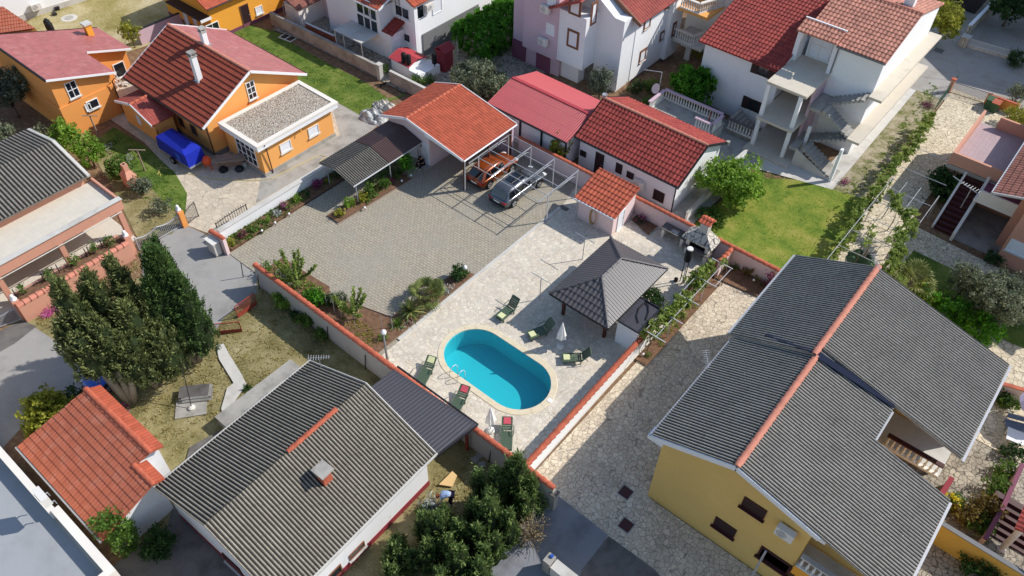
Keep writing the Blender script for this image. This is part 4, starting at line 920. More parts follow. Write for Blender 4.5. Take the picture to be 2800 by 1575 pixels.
# --- B3 small orange house at the top
h = place('orange_house', 'small deep-orange house cut by the top edge, with an open dark doorway', 'house', (-64, 38, 0))
gable(h, W0, -70, -61.9, 33.7, 44, 3.3, 5.0, 'mtile', M['t_orange'], M['orange3'], ridge='y', ov=.45, og=.35, cap=M['cap'], gutter=M['gutter'], plinth=(M['plum'], .35))
A, B_ = (-62.35, 34), (-62.35, 44)
d_ = win(h, A, B_, q(0, 0, 1865, 165), .95, 2.1, M['frameb'], M['bshut'], 'door', zc=1.08)
win(h, A, B_, q(0, 1, 22, 75), .8, .75, M['whitepaint'], M['shutter'], sill=M['concl'])
A, B_ = (-66.5, 34.03), (-62.5, 34.03)
win(h, A, B_, q(0, 0, 1470, 145), .6, 1.1, M['whitepaint'], M['shutter']); win(h, A, B_, q(0, 0, 1395, 100), .7, 1.9, M['whitepaint'], M['shutter'], 'door', zc=1.0)
MB().box(-67.5, -62.1, 33.0, 34.0, 2.3, 2.45).build('canopy', M['dark'], h); MB().box(-62.1, -62.04, 32.95, 34.05, 2.25, 2.5).build('canopy_fascia', M['whitepaint'], h)
A, B_ = (-62.33, 34), (-62.33, 44); win(h, A, B_, q(0, 0, 1600, 190), 1.3, 1.6, M['whitepaint'], M['glass'], bars=(1, 0), zc=.95)
# --- B2 main orange house
h = place('orange_house', 'large orange house with a brick-red gabled roof and two white chimneys', 'house', (-50, 28, 0))
gable(h, W0, -57.9, -47.6, 23.1, 32.85, 3.2, 5.7, 'course', M['t_brick'], M['orange'], ov=.6, og=.45, cap=M['capp'], fascia=M['whitepaint'], gutter=M['gutter'], plinth=(M['plinth'], .45), st2='mtile', mat2=M['t_pink'])
downpipe(h, [(-47.75, 23.0, 3.15), (-48.0, 23.55, 2.8), (-47.95, 23.6, .1)])
A, B_ = (-48.05, 23.7), (-48.05, 32); win(h, A, B_, q(0, 0, 1895, 680), .75, 1.5, M['whitepaint'], M['glass'], bars=(1, 2), sill=M['concl'])
A, B_ = (-57, 23.7), (-48, 23.7)
win(h, A, B_, q(0, 0, 1370, 920), .7, .9, M['frameb'], M['glass']); win(h, A, B_, q(0, 0, 1465, 980), .7, .9, M['frameb'], M['glass'])
for (u_, v_, z0, z1, w_) in ((-51.15, 25.75, 4.2, 6.55, .42), (-53.3, 28.2, 5.3, 6.7, .4)):
    MB().box(u_-w_/2, u_+w_/2, v_-w_/2, v_+w_/2, z0, z1).build('chimney', M['white'], h)
    b = MB(); b.box(u_-w_*.65, u_+w_*.65, v_-w_*.65, v_+w_*.65, z1, z1+.08)
    for sx in (-1, 1):
        for sy in (-1, 1): b.box(u_+sx*w_*.4-.05, u_+sx*w_*.4+.05, v_+sy*w_*.4-.05, v_+sy*w_*.4+.05, z1+.082, z1+.26)
    b.box(u_-w_*.65, u_+w_*.65, v_-w_*.65, v_+w_*.65, z1+.262, z1+.34); b.build('chimney_cap', M['conc'], h); MB().box(u_-w_*.75, u_+w_*.75, v_-w_*.75, v_+w_*.75, z0-.05, z0+.32 if z0 < 5 else z0+.35).build('flashing', M['galv'], h)
# porch on the left of B2
gable(h, W0, -57.0, -52.0, 21.45, 23.6, 2.25, 3.05, 'mtile', M['t_red'], M['orange'], ridge='y', ov=.3, og=.25, cap=M['cap'], fascia=M['whitepaint'], plinth=(M['conc'], .4))
win(h, (-56, 21.7), (-52.5, 21.7), q(0, 0, 1050, 905), .45, .75, M['whitepaint'], M['shutter'])
downpipe(h, [(-52.0, 21.5, 2.2), (-52.35, 21.85, 1.9), (-52.3, 21.8, .05)])
# flat annex
MB().box(-47.65, -43.35, 24.7, 31.45, 0, 3.0).build('annex_wall', M['orange'], h); MB().box(-47.5, -43.3, 24.64, 31.5, 0, .35).build('annex_plinth', M['conc'], h)
MB().box(-47.4, -42.9, 24.3, 31.85, 2.7, 3.05).build('annex_fascia', M['whitepaint'], h)
b = MB(); b.box(-47.42, -42.86, 24.26, 24.62, 3.052, 3.2); b.box(-47.42, -42.86, 31.55, 31.9, 3.052, 3.2); b.box(-43.2, -42.86, 24.62, 31.55, 3.052, 3.2); b.box(-47.42, -47.1, 24.62, 31.55, 3.052, 3.2); b.build('annex_parapet', M['cream'], h)
MB().box(-47.1, -43.2, 24.62, 31.55, 3.052, 3.13).build('annex_gravel', M['gravel'], h)
A, B_ = (-43.35, 24.7), (-43.35, 31.4)
win(h, A, B_, q(0, 1, 222, 1105), 1.0, .8, M['offwhite'], M['shutter'], sill=M['concl']); win(h, A, B_, q(0, 1, 432, 985), 1.0, .8, M['offwhite'], M['shutter'], sill=M['concl'])
win(h, (-47.6, 24.7), (-43.4, 24.7), q(0, 0, 1862, 1140), 2.3, 1.95, M['whitepaint'], M['glass'], bars=(3, 2), kind='glazed_door')
downpipe(h, [(-42.85, 24.9, 3.0), (-43.1, 25.1, 2.7), (-43.28, 25.3, .1)])
p = wallhit(A, B_, q(0, 1, 318, 972)); MB().tube([(-43.35, 24.7+p[0], p[1]), (-43.05, 24.7+p[0], p[1]+.05), (-43.0, 24.7+p[0], p[1]-.12)], .05, 6).build('wall_lamp', M['orange3'], h)
MB().box(-42.3, -43.3, 24.2, 24.66, 0, .4)
# --- pale block wall between driveway and flower bed
w = gwall('boundary_wall', 'long pale blockwork wall with a flat white concrete top beside the flower bed', 'wall', [(-40.1, 18.3), (-40.1, 33.5)], 1.0, .32, M['white'], ('flat', M['concl']), px=False, capw=.05)
# --- B10 canopy
h = place('open_shelter', 'open shelter with a low-pitched roof of brown and grey corrugated sheets on thin posts', 'shelter', (-37.5, 30, 0))
F = W0
for (va, vb, st_) in ((26.7, 30.2, 'a'), (30.2, 33.6, 'b')):
    for (ua, za, ub, zb) in ((-39.3, 2.2, -37.6, 2.55), (-35.72, 2.02, -37.6, 2.55)):
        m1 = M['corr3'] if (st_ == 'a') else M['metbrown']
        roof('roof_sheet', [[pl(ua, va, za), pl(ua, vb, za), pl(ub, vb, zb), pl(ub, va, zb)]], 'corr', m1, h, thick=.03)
roof('roof_sheet', [[pl(-39.3, 33.6, 2.2), pl(-39.3, 34.6, 2.2), pl(-37.6, 34.6, 2.55), pl(-37.6, 33.6, 2.55)]], 'corr', M['dark'], h, thick=.03)
roof('roof_sheet', [[pl(-35.72, 33.6, 2.02), pl(-35.72, 34.2, 2.02), pl(-37.6, 34.2, 2.55), pl(-37.6, 33.6, 2.55)]], 'corr', M['dark'], h, thick=.03)
for u_, v_, z_ in ((-39.0, 27.1, 2.15), (-39.0, 31.8, 2.15), (-35.95, 27.1, 1.98), (-35.95, 30.4, 1.98), (-35.95, 33.3, 1.98)): MB().tube([(u_, v_, 0), (u_, v_, z_)], .045, 6).build('post', M['galv'], h)
b = MB(); b.bar((-39.1, 26.8, 2.1), (-39.1, 33.6, 2.1), .06); b.bar((-35.9, 26.8, 1.93), (-35.9, 33.6, 1.93), .06); b.bar((-39.1, 26.78, 2.12), (-37.6, 26.78, 2.45), .05); b.bar((-35.9, 26.78, 1.95), (-37.6, 26.78, 2.45), .05); b.build('frame', M['galv'], h)
b = MB(); b.tube([(-35.68, 26.7, 1.98), (-35.68, 34.0, 1.96)], .05, 6); b.build('gutter', M['steel'], h)
# --- B9 garage with carport
h = place('garage', 'pink garage with an orange-red tiled roof reaching over an open car bay', 'garage', (-35, 36, 0))
gable(h, W0, -39.5, -31.1, 33.1, 39.0, 2.9, 3.9, 'tile', M['t_orange'], M['pink'], ridge='y', rf=.67, cap=M['cap'], fascia=M['whitepaint'], wall=False)
roof_sl = lambda u: 2.9+(u+39.5)*1.0/2.77 if u < -36.73 else 3.9-(u+36.73)*1.0/5.63
b = MB(); b.prism([(-39.1, 33.65), (-34.95, 33.65), (-34.95, 33.85), (-39.1, 33.85)], 0, [roof_sl(-39.1)-.12, roof_sl(-34.95)-.12]*1+[roof_sl(-34.95)-.12, roof_sl(-39.1)-.12])
b = MB(); 
pf = [(-39.1, roof_sl(-39.1)-.12), (-36.73, 3.78), (-34.95, roof_sl(-34.95)-.12)]
vs = [];
for v_ in (33.6, 38.8): vs += [(-39.1, v_, 0), (-34.95, v_, 0), (-34.95, v_, pf[2][1]), (-36.73, v_, pf[1][1]), (-39.1, v_, pf[0][1])]
b.add(vs, [(0, 1, 2, 3, 4), (9, 8, 7, 6, 5), (0, 4, 9, 5), (1, 6, 7, 2), (0, 5, 6, 1)]); b.build('wall', M['pink'], h)
b = MB(); vs = []
for v_ in (33.15, 33.3): vs += [(-34.94, v_, pf[2][1]-.02), (-31.2, v_, 2.8), (-31.2, v_, 2.68), (-34.94, v_, pf[2][1]-.3)]
b.add(vs, [(0, 1, 2, 3), (7, 6, 5, 4), (0, 4, 5, 1), (3, 2, 6, 7), (0, 3, 7, 4), (1, 5, 6, 2)]); b.build('front_beam', M['white'], h)
MB().box(-34.94, -31.2, 38.65, 38.85, 0, 2.75).build('back_wall', M['pink2'], h)
for v_ in (33.3, 36.0, 38.5): MB().box(-31.28, -31.14, v_-.07, v_+.07, 0, 2.75).build('post', M['brown'], h)
MB().bar((-31.2, 33.2, 2.72), (-31.2, 38.8, 2.72), .1, .12).build('side_beam', M['brown'], h)
b = MB(); b.tube([(-31.02, 33.1, 2.86), (-31.02, 39, 2.86)], .06, 7); b.build('gutter', M['whitepaint'], h); downpipe(h, [(-31.0, 33.15, 2.8), (-31.1, 33.25, 2.4), (-31.1, 33.2, .05)], mat=M['steel'])
win(h, (-39, 33.6), (-35, 33.6), q(0, 1, 1275, 1150), .85, 2.0, M['whitepaint'], M['shutter'], 'door', zc=1.02)
win(h, (-39, 33.6), (-35, 33.6), q(0, 1, 1205, 1120), 1.3, 2.0, M['whitepaint'], M['shutter'], 'door', zc=1.02)
b = MB()
for i in range(3): b.box(-36.25+i*.2, -36.17+i*.2, 33.52, 33.545, 1.55, 1.8)
b.build('door_glass', M['glass'], h)
MB().box(-36.6, -34.9, 33.0, 33.6, 0, .14).build('doorstep', M['conc'], h)
# --- steel carport frame over the cars
f = place('carport_frame', 'bare galvanised steel carport frame standing over the two parked cars', 'carport frame', (-27, 36, 0)); zt = 2.55
for u_ in (-30.9, -28.75, -26.6, -24.5):
    MB().bar((u_, 33.45, zt), (u_, 38.0, zt), .06, .06).build('cross_beam', M['galv'], f); MB().tube([(u_, 34.5, zt-.18), (u_, 37.2, zt-.18), (u_, 37.6, zt-.32), (u_, 37.72, zt-.6)], .025, 6).build('brace', M['galv'], f, True)
    MB().bar((u_, 37.9, 0), (u_, 37.9, zt), .06).build('post', M['steel'], f)
    MB().bar((u_-.0, 37.9, .0), (u_, 38.0, zt), .05) 
for u_ in (-30.9, -24.5): MB().bar((u_, 34.5, 0), (u_, 34.5, zt), .07).build('post', M['steel'], f)
for v_, z_ in ((33.5, zt-.02), (34.42, zt-.02), (34.58, zt-.2), (35.6, zt+.05), (36.8, zt+.05), (38.0, zt+.05)): MB().bar((-30.9, v_, z_), (-24.5, v_, z_), .035).build('long_rail', M['galv'], f)
# --- red metal shed
h = place('metal_roofed_shed', 'low white shed with a bright red ribbed metal roof', 'shed', (-31, 43, 0))
gable(h, W0, -34.8, -27.1, 40.0, 46.1, 2.6, 3.45, 'corr', M['metred'], M['white'], ov=.25, og=.2, gutter=M['dark'])
MB().box(-34.8, -27.1, 42.9, 43.2, 3.44, 3.50).build('ridge_cap', M['metred'], h)
for u_ in (-31.7, -29.6, -27.3): MB().box(u_, u_+.12, 40.12, 40.24, 0, 2.45).build('door_post', M['dark'], h)
b = MB();
for i in range(9): b.box(-34.2+i*.22, -34.14+i*.22, 40.14, 40.2, 1.5, 2.1)
b.box(-34.3, -32.2, 40.14, 40.2, 2.1, 2.15); b.box(-34.3, -32.2, 40.14, 40.2, 1.45, 1.5); b.build('window_grille', M['galv'], h)
# --- hut B12
h = place('white_cottage', 'white cottage with a dark red tiled gable roof behind the pink garden wall', 'house', (-22, 44, 0))
gable(h, W0, -27.0, -18.05, 40.9, 47.8, 2.7, 4.35, 'roman', M['t_deep'], M['white'], ov=.35, og=.3, cap=M['capp'], gutter=M['dark'], fascia=M['dark'])
A, B_ = (-26.7, 41.25), (-18.4, 41.25)
for px, w_, hh_ in ((q(0, 2, 538, 1158), .55, .5), (q(0, 2, 808, 1270), .55, .85), (q(0, 2, 893, 1322), .6, .55)): win(h, A, B_, px, w_, hh_, M['dark'], M['bshut'])
win(h, A, B_, q(1, 2, 1108, 30), .9, .9, M['brownp'], M['bshut']); win(h, A, B_, q(0, 2, 655, 1260), .75, 1.95, M['dark'], M['bshut'], 'door', zc=1.05)
downpipe(h, [(-18.0, 40.85, 2.6), (-18.3, 41.15, 2.3), (-18.3, 41.18, .05)], mat=M['dark'])
acunit(A, B_, q(0, 2, 970, 1375), 'white air conditioner on the cottage wall beside two small dark windows')
MB().lathe((-27.0, 44.4, 4.3), [(0, .16), (.25, .16), (.27, .2), (.33, .2)], 10).build('roof_vent', M['galv'], h); MB().tube([(-26.8, 44.3, 4.3), (-26.8, 44.3, 5.3)], .02, 4).build('antenna', M['galv'], h)
MB().lathe((-17.95, 47.7, 2.6), [(0, .12), (.25, .14), (.3, .16)], 8).build('vent_pot', M['conc'], h)
# --- pink tool shed B13
h = place('tool_shed', 'small pink shed with an orange tiled lean-to roof and a white door', 'shed', (-21.6, 37.2, 0))
b = MB(); b.prism([(-23.1, 36.3), (-20.15, 36.3), (-20.15, 38.9), (-23.1, 38.9)], 0, [1.92, 1.92, 2.72, 2.72]); b.build('wall', M['pink'], h)
roof('roof', [[pl(-23.4, 36.05, 1.92), pl(-19.95, 36.05, 1.92), pl(-19.95, 38.95, 2.82), pl(-23.4, 38.95, 2.82)]], 'roman', M['t_orange'], h)
win(h, (-20.15, 36.3), (-20.15, 38.9), q(1, 2, 818, 215), .8, 1.75, M['whitepaint'], M['shutter'], 'door', zc=.9)
b = MB(); b.tube([(-23.4, 35.98, 1.9), (-19.95, 35.98, 1.9)], .05, 6); b.build('gutter', M['whitepaint'], h); downpipe(h, [(-23.25, 35.98, 1.85), (-23.2, 36.22, 1.6), (-23.2, 36.24, .05)], mat=M['steel'])
hz = place('garden_hose', 'coiled yellow-brown hose hanging on the pink shed wall', 'hose', (-21.6, 36.2, 1))
M['hose'] = plain('old_yellow_hose', (186, 150, 92), .6, .1, 4); b = MB()
for k_ in range(4): b.tube([(-21.75+(.19+.02*k_)*math.sin(t), 36.2-.03*k_, 1.0+(.62+.03*k_)*math.cos(t)) for t in [2*PI*i/18 for i in range(19)]], .022, 5, False)
b.build('coil', M['hose'], hz, True)
# --- pink garden walls with tile coping
gwall('garden_wall', 'pink rendered wall with orange coping tiles running behind the carport, shed and barbecue', 'wall', [(-31.0, 39.35), (-6.5, 39.35)], 1.6, .22, M['pink'], ('tile', M['cap']), px=False)
gwall('garden_wall', 'long low pink wall with orange coping between the pool terrace and the driveway', 'wall', [(-13.0, 30.0), (-12.8, 17.6)], 1.35, .22, M['white2'], ('tile', M['cap']), px=False, capr=.17)
gwall('garden_wall', 'short low wall with orange coping hidden under the vine beside the patio heater', 'wall', [(-13.0, 33.4), (-12.95, 38.2)], 1.0, .2, M['pink'], ('tile', M['cap']), px=False)
gwall('garden_wall', 'short stub wall with orange coping between the barbecue and the driveway', 'wall', [(-12.6, 37.6), (-12.6, 39.2)], 1.55, .22, M['pink'], ('tile', M['cap']), px=False)
gwall('garden_wall', 'long grey rendered wall with orange coping tiles along the lower edge of the parking yard', 'wall', [(-34.75, 17.45), (-10.65, 17.3)], 2.0, .22, M['render'], ('tile', M['cap']), px=False)
gwall('garden_wall', 'short wall end with orange coping and grey pillar at the parking yard entrance', 'wall', [(-40.0, 17.75), (-38.65, 17.85)], 1.5, .24, M['pink'], ('tile', M['cap']), px=False)
p_ = place('gate_pillar', 'grey stone gate pillar at the lower end of the coping wall near the cypress', 'pillar', (-10.7, 17.6, 0)); MB().box(-10.75, -10.45, 17.1, 17.45, 0, 1.5).build('shaft', M['conc'], p_); MB().box(-10.8, -10.4, 17.05, 17.5, 1.5, 1.58).build('cap', M['concd'], p_)
for i, u_ in enumerate((-36.2, -34.5, -27.9, -24.6, -14.9)):
    o = tag(MB().tube([(u_, 17.15, 0), (u_+.1, 17.25, 1.35)], .03, 5).build('stake', M['black'], None), f'thin dark iron stake at the foot of the grey coping wall, {ORD[i]} from the left', 'stake', 'stakes along the grey wall')
mb_ = place('meter_box', 'light grey meter cabinet standing against the entrance wall end', 'meter box', (-39.3, 17.4, 0)); MB().box(-39.9, -39.0, 17.15, 17.6, .1, 1.15).build('cabinet', M['concl'], mb_); MB().box(-39.95, -38.95, 17.1, 17.62, 1.152, 1.2).build('top', M['offwhite'], mb_); MB().box(-39.8, -39.1, 17.2, 17.55, 0, .1).build('base', M['conc'], mb_)
# --- gazebo
h = place('gazebo', 'open wooden gazebo with a hipped charcoal tile-effect metal roof', 'gazebo', (-16.8, 30.8, 0)); ze, zr = 2.2, 3.35
c1, c2, c3, c4 = pl(-18.95, 27.5, ze), pl(-18.95, 34.1, ze), pl(-14.55, 34.1, ze), pl(-14.55, 27.5, ze); r1, r2 = pl(-16.75, 29.75, zr), pl(-16.75, 31.85, zr)
for poly in ([c4, c1, r1], [c1, c2, r2, r1], [c2, c3, r2], [c3, c4, r1, r2]): roof('roof', [poly], 'roman' if poly[0] is c4 else 'mtile', M['gazroof'], h, eave=(poly[0], poly[1]), thick=.06)
for a_, b_ in ((c1, r1), (c4, r1), (c2, r2), (c3, r2), (r1, r2)): capline('hip_cap', [a_+Vector((0, 0, .03)), b_+Vector((0, 0, .03))], .09, M['gazroof'], h, .5)
b = MB();
for a_, b_ in ((c1, c2), (c2, c3), (c3, c4), (c4, c1)): b.bar(a_+Vector((0, 0, -.07)), b_+Vector((0, 0, -.07)), .05, .12)
b.build('fascia', M['dark'], h)
for u_, v_ in ((-18.3, 28.3), (-15.25, 28.45), (-18.3, 33.4), (-15.25, 33.4)): MB().box(u_-.09, u_+.09, v_-.09, v_+.09, 0, 2.3).build('post', M['brown'], h)
b = MB(); b.box(-18.4, -15.15, 28.2, 28.4, 2.05, 2.2); b.box(-18.4, -15.15, 33.3, 33.5, 2.05, 2.2); b.build('beam', M['brown'], h)
b = MB()
for z_ in (.55, .72, .89): b.box(-17.6, -15.5, 28.75, 28.8, z_, z_+.12)
b.build('bench_back', M['wood'], h); MB().box(-17.6, -15.5, 28.8, 29.2, .42, .47).build('bench', M['wood'], h)
tb_ = place('garden_table', 'varnished wooden table standing in the shade under the gazebo', 'table', (-16.6, 30.5, 0)); MB().box(-17.2, -16.0, 29.6, 31.8, .7, .75).build('tabletop', M['wood'], tb_)
for u_ in (-17.1, -16.1):
    for v_ in (29.7, 31.7): MB().box(u_-.04, u_+.04, v_-.04, v_+.04, 0, .7).build('leg', M['wood'], tb_)
# --- storage box beside the gazebo
h = place('storage_hut', 'small white hut with a flat dark roof and a raised skylight beside the gazebo', 'hut', (-13.9, 29.8, 0))
MB().box(-14.55, -13.12, 28.6, 30.95, 0, 1.95).build('wall', M['white2'], h); MB().box(-14.6, -13.05, 28.53, 31.05, 1.95, 2.0).build('roof', M['metdark'], h)
b = MB(); b.box(-14.62, -14.54, 28.5, 31.07, 2.0, 2.09); b.box(-13.12, -13.04, 28.5, 31.07, 2.0, 2.09); b.box(-14.54, -13.12, 28.5, 28.58, 2.0, 2.09); b.box(-14.54, -13.12, 30.99, 31.07, 2.0, 2.09); b.build('roof_edge', M['dark'], h)
roof('roof_strip', [[pl(-14.5, 28.62, 2.02), pl(-14.5, 30.95, 2.02), pl(-14.2, 30.95, 2.05), pl(-14.2, 28.62, 2.05)]], 'mtile', M['metdark'], h, thick=0.01)
MB().tube([(-14.1, 30.85, 2.06), (-13.8, 30.75, 2.06), (-13.5, 30.3, 2.06), (-13.3, 29.7, 2.06)], .035, 6).build('cable', M['black'], h); MB().tube([(-14.1, 30.8, 2.06), (-14.12, 30.2, 2.06), (-13.9, 29.6, 2.06), (-13.5, 29.2, 2.06)], .03, 6).build('cable', M['black'], h)
# --- barbecue and sink
h = place('barbecue', 'stone barbecue with a crazy-paved hood and a tiled chimney cap by the garden wall', 'barbecue', (-14.6, 38.6, 0))
b = MB(); b.box(-15.45, -15.2, 38.2, 39.2, 0, 1.55); b.box(-14.0, -13.75, 38.2, 39.2, 0, 1.55); b.box(-15.2, -14.0, 39.05, 39.2, .85, 1.55); b.build('stone_pier', M['cream'], h)
MB().box(-15.6, -13.6, 37.95, 39.05, .8, .9).build('worktop', M['concd'], h); MB().box(-15.19, -14.01, 38.3, 39.04, .9, .95).build('fire_bed', M['black'], h)
b = MB(); b.add([(-15.7, 38.0, 1.6), (-13.5, 38.0, 1.6), (-13.5, 39.3, 1.6), (-15.7, 39.3, 1.6), (-14.95, 38.5, 2.15), (-14.25, 38.5, 2.15), (-14.25, 39.1, 2.15), (-14.95, 39.1, 2.15)], [(0, 1, 5, 4), (1, 2, 6, 5), (2, 3, 7, 6), (3, 0, 4, 7), (4, 5, 6, 7), (3, 2, 1, 0)])
M['hood'] = crazymat('crazy_paved_hood', [(200, 192, 176), (216, 208, 192), (186, 178, 164)], (84, 84, 88), 3.2, .05); b.box(-15.72, -13.48, 37.98, 39.32, 1.5, 1.598); b.build('hood', M['hood'], h)
MB().box(-14.9, -14.3, 38.55, 39.05, 2.1, 3.0).build('chimney', M['concl'], h)
roof('chimney_cap', [[pl(-15.05, 38.4, 3.0), pl(-14.15, 38.4, 3.0), pl(-14.15, 38.82, 3.2), pl(-15.05, 38.82, 3.2)]], 'tile', M['t_orange'], h, thick=.04); roof('chimney_cap', [[pl(-15.05, 39.24, 3.0), pl(-14.15, 39.24, 3.0), pl(-14.15, 38.82, 3.2), pl(-15.05, 38.82, 3.2)]], 'tile', M['t_orange'], h, thick=.04)
s_ = place('outdoor_sink', 'grey stone counter with an inset sink beside the barbecue', 'sink', (-16.8, 38.8, 0)); b = MB(); b.box(-17.6, -16.95, 38.45, 39.2, .82, .9); b.box(-16.35, -15.5, 38.45, 39.2, .82, .9); b.box(-16.95, -16.35, 38.45, 38.6, .82, .9); b.box(-16.95, -16.35, 39.05, 39.2, .82, .9); b.build('counter', M['concd'], s_)
MB().box(-16.95, -16.35, 38.6, 39.05, .7, .74).build('basin', M['offwhite'], s_); MB().tube([(-16.65, 39.12, .9), (-16.65, 39.12, 1.12), (-16.65, 38.95, 1.12)], .015, 5).build('tap', M['steel'], s_)
for u_ in (-17.4, -15.9): MB().box(u_-.1, u_+.1, 38.5, 39.15, 0, .82).build('pier', M['cream'], s_)
dc = tag(MB().box(-17.9, -17.1, 36.5, 37.3, .012, .03).build('drain_cover', M['concd'], None), 'square grey drain cover in the terrace between shed and barbecue', 'drain cover')

# --- B16 big yellow house
h = place('yellow_house', 'large yellow house with a grey fibre-cement corrugated roof and terracotta ridge tiles', 'house', (-2, 28, 0))
ze, zr = 5.5, 7.35; sl = (zr-ze)/4.2; ur = -3.75
P_ = lambda u, v, dz=0: pl(u, v, (ze+(u+8.0)*((zr-ze)/4.25) if u <= ur else zr-(u-ur)*.262)+dz)
# far roof, near roof a hand lower
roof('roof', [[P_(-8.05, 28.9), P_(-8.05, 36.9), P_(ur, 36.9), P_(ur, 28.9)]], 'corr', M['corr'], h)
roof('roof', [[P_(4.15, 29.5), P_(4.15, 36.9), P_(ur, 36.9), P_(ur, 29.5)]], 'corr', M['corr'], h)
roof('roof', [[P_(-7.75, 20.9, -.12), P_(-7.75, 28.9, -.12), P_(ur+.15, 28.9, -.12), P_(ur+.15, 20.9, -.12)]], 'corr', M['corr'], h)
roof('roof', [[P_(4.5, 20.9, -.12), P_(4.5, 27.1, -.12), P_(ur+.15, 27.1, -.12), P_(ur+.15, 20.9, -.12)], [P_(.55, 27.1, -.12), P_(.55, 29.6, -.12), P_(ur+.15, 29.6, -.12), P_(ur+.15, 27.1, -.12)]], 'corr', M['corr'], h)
capline('ridge_cap', [pl(ur, 37.0, zr+.0), pl(ur, 28.9, zr+.0)], .15, M['capp'], h, .42); capline('ridge_cap', [pl(ur+.12, 28.9, zr-.1), pl(ur+.15, 20.85, zr-.12)], .15, M['capp'], h, .42)
MB().bar(P_(ur, 28.95, .03), P_(.5, 29.55, .0), .42, .05).build('flashing', M['felt'], h); MB().bar(P_(ur, 29.0, .03), P_(-6.4, 29.5, .03), .26, .05).build('flashing', M['felt'], h)
g_ = MB(); g_.bar(P_(-8.15, 29, -.02), P_(-8.15, 36.9, -.02), .12, .1); g_.bar(P_(-7.85, 20.9, -.22), P_(-7.85, 28.9, -.22), .08, .1); g_.bar(P_(4.25, 29.4, -.05), P_(4.25, 36.9, -.05), .12, .12); g_.bar(P_(4.6, 20.9, -.26), P_(4.6, 27.1, -.26), .12, .12); g_.bar(P_(.6, 27.1, -.24), P_(.6, 29.3, -.24), .1, .12); g_.bar(P_(.6, 27.15, -.24), P_(4.5, 27.15, -.24), .05, .12); g_.build('gutter', M['galv'], h)
b = MB(); b.bar(P_(-7.75, 20.85, -.3), P_(ur+.15, 20.85, -.3), .06, .3); b.bar(P_(ur+.15, 20.85, -.3), P_(.7, 20.85, -.3), .06, .3); b.build('fascia', M['whitepaint'], h)
b = MB(); vs = []
for v_ in (21.05, 28.0): vs += [(-7.2, v_, 0), (.4, v_, 0), (.4, v_, P_(.4, 0).z-.38), (ur+.15, v_, zr-.38), (-7.2, v_, P_(-7.2, 0).z-.38)]
b.add(vs, [(0, 1, 2, 3, 4), (9, 8, 7, 6, 5), (0, 4, 9, 5), (1, 6, 7, 2), (0, 5, 6, 1)])
b.build('wall', M['yellow'], h)
b = MB(); vs = []
for v_ in (28.01, 36.5): vs += [(-7.4, v_, 0), (.6, v_, 0), (.6, v_, P_(.6, 0).z-.18), (ur, v_, zr-.2), (-7.4, v_, P_(-7.4, 0).z-.18)]
b.add(vs, [(0, 1, 2, 3, 4), (9, 8, 7, 6, 5), (0, 4, 9, 5), (1, 6, 7, 2), (0, 5, 6, 1)]); b.build('rear_wall', M['yellow'], h)
MB().box(.61, 3.9, 32.2, 36.5, 0, 4.9).build('wing_wall', M['yellow'], h); MB().box(.41, 4.2, 22.4, 26.9, 0, 4.7).build('wing_wall', M['yellow'], h)
A, B_ = (-7.2, 21.05), (.4, 21.05)
for px in (q(2, 2, 1827, 935), q(2, 2, 1607, 1080), (2118, 1532)): win(h, A, B_, px, 1.15 if px[0] < 2100 else 1.5, .85, M['brownp'], M['bshut'], sill=M['brownp'])
win(h, A, B_, q(2, 3, 50, 1330), 1.6, 1.0, M['brownp'], M['bshut'], sill=M['brownp'])
acunit(A, B_, (2155, 1445), 'grey-white air conditioner high on the yellow gable wall')
MB().box(-8.0, -7.15, 20.95, 21.6, P_(-7.9, 0).z-.62, P_(-7.9, 0).z-.34).build('corner_block', M['whitepaint'], h); MB().box(.3, 1.0, 20.95, 21.5, 5.6, 5.9).build('corner_block', M['whitepaint'], h)
# balcony under the near eave
MB().box(.45, 4.3, 20.9, 22.3, 2.75, 2.9).build('balcony_slab', M['concl'], h); balustrade(h, (.5, 20.98), (4.3, 20.98), 2.9, .95, 13, M['offwhite'], M['concl'])
MB().box(.45, 4.3, 20.86, 20.89, 2.2, 2.9).build('orange_soffit', M['orange3'], h)
# outside stair and upper landing
MB().box(.62, 3.9, 29.7, 32.1, 2.85, 3.0).build('landing', M['concl'], h); balustrade(h, (1.0, 29.75), (3.8, 29.75), 3.0, .9, 10, M['cream'], M['brownp'])
b = MB()
for i in range(11): b.box(.8+i*.28, 1.1+i*.28, 28.1, 29.2, 2.85-.26*(i+1)-.0, 2.85-.26*i)
b.build('stair', M['salmon2'], h)
b = MB(); b.add([(.7, 29.25, 3.0), (3.9, 29.25, .3), (3.9, 29.35, .3), (.7, 29.35, 3.0), (.7, 29.25, 2.4), (3.9, 29.25, 0), (3.9, 29.35, 0), (.7, 29.35, 2.4)], [(0, 1, 2, 3), (4, 5, 6, 7), (0, 4, 5, 1), (3, 7, 6, 2), (0, 3, 7, 4), (1, 2, 6, 5)]); b.build('stair_string', M['pink'], h)
b = MB(); b.bar((.7, 28.05, 3.9), (3.9, 28.05, 1.0), .16, .09); b.build('stair_rail', M['brownp'], h)
b = MB()
for i in range(10): u_ = .85+i*.3; zt_ = 3.85-(u_-.7)*.906; b.lathe((u_, 28.05, zt_-.82), [(0, .06), (.2, .09), (.4, .04), (.8, .06)], 6)
b.build('stair_balusters', M['cream'], h)
gwall('boundary_wall', 'dark plum low wall at the foot of the outside stair of the yellow house', 'wall', [(3.3, 30.2), (4.6, 30.3), (4.7, 31.9)], 1.0, .2, M['plum'], ('flat', M['redwall']), px=False)
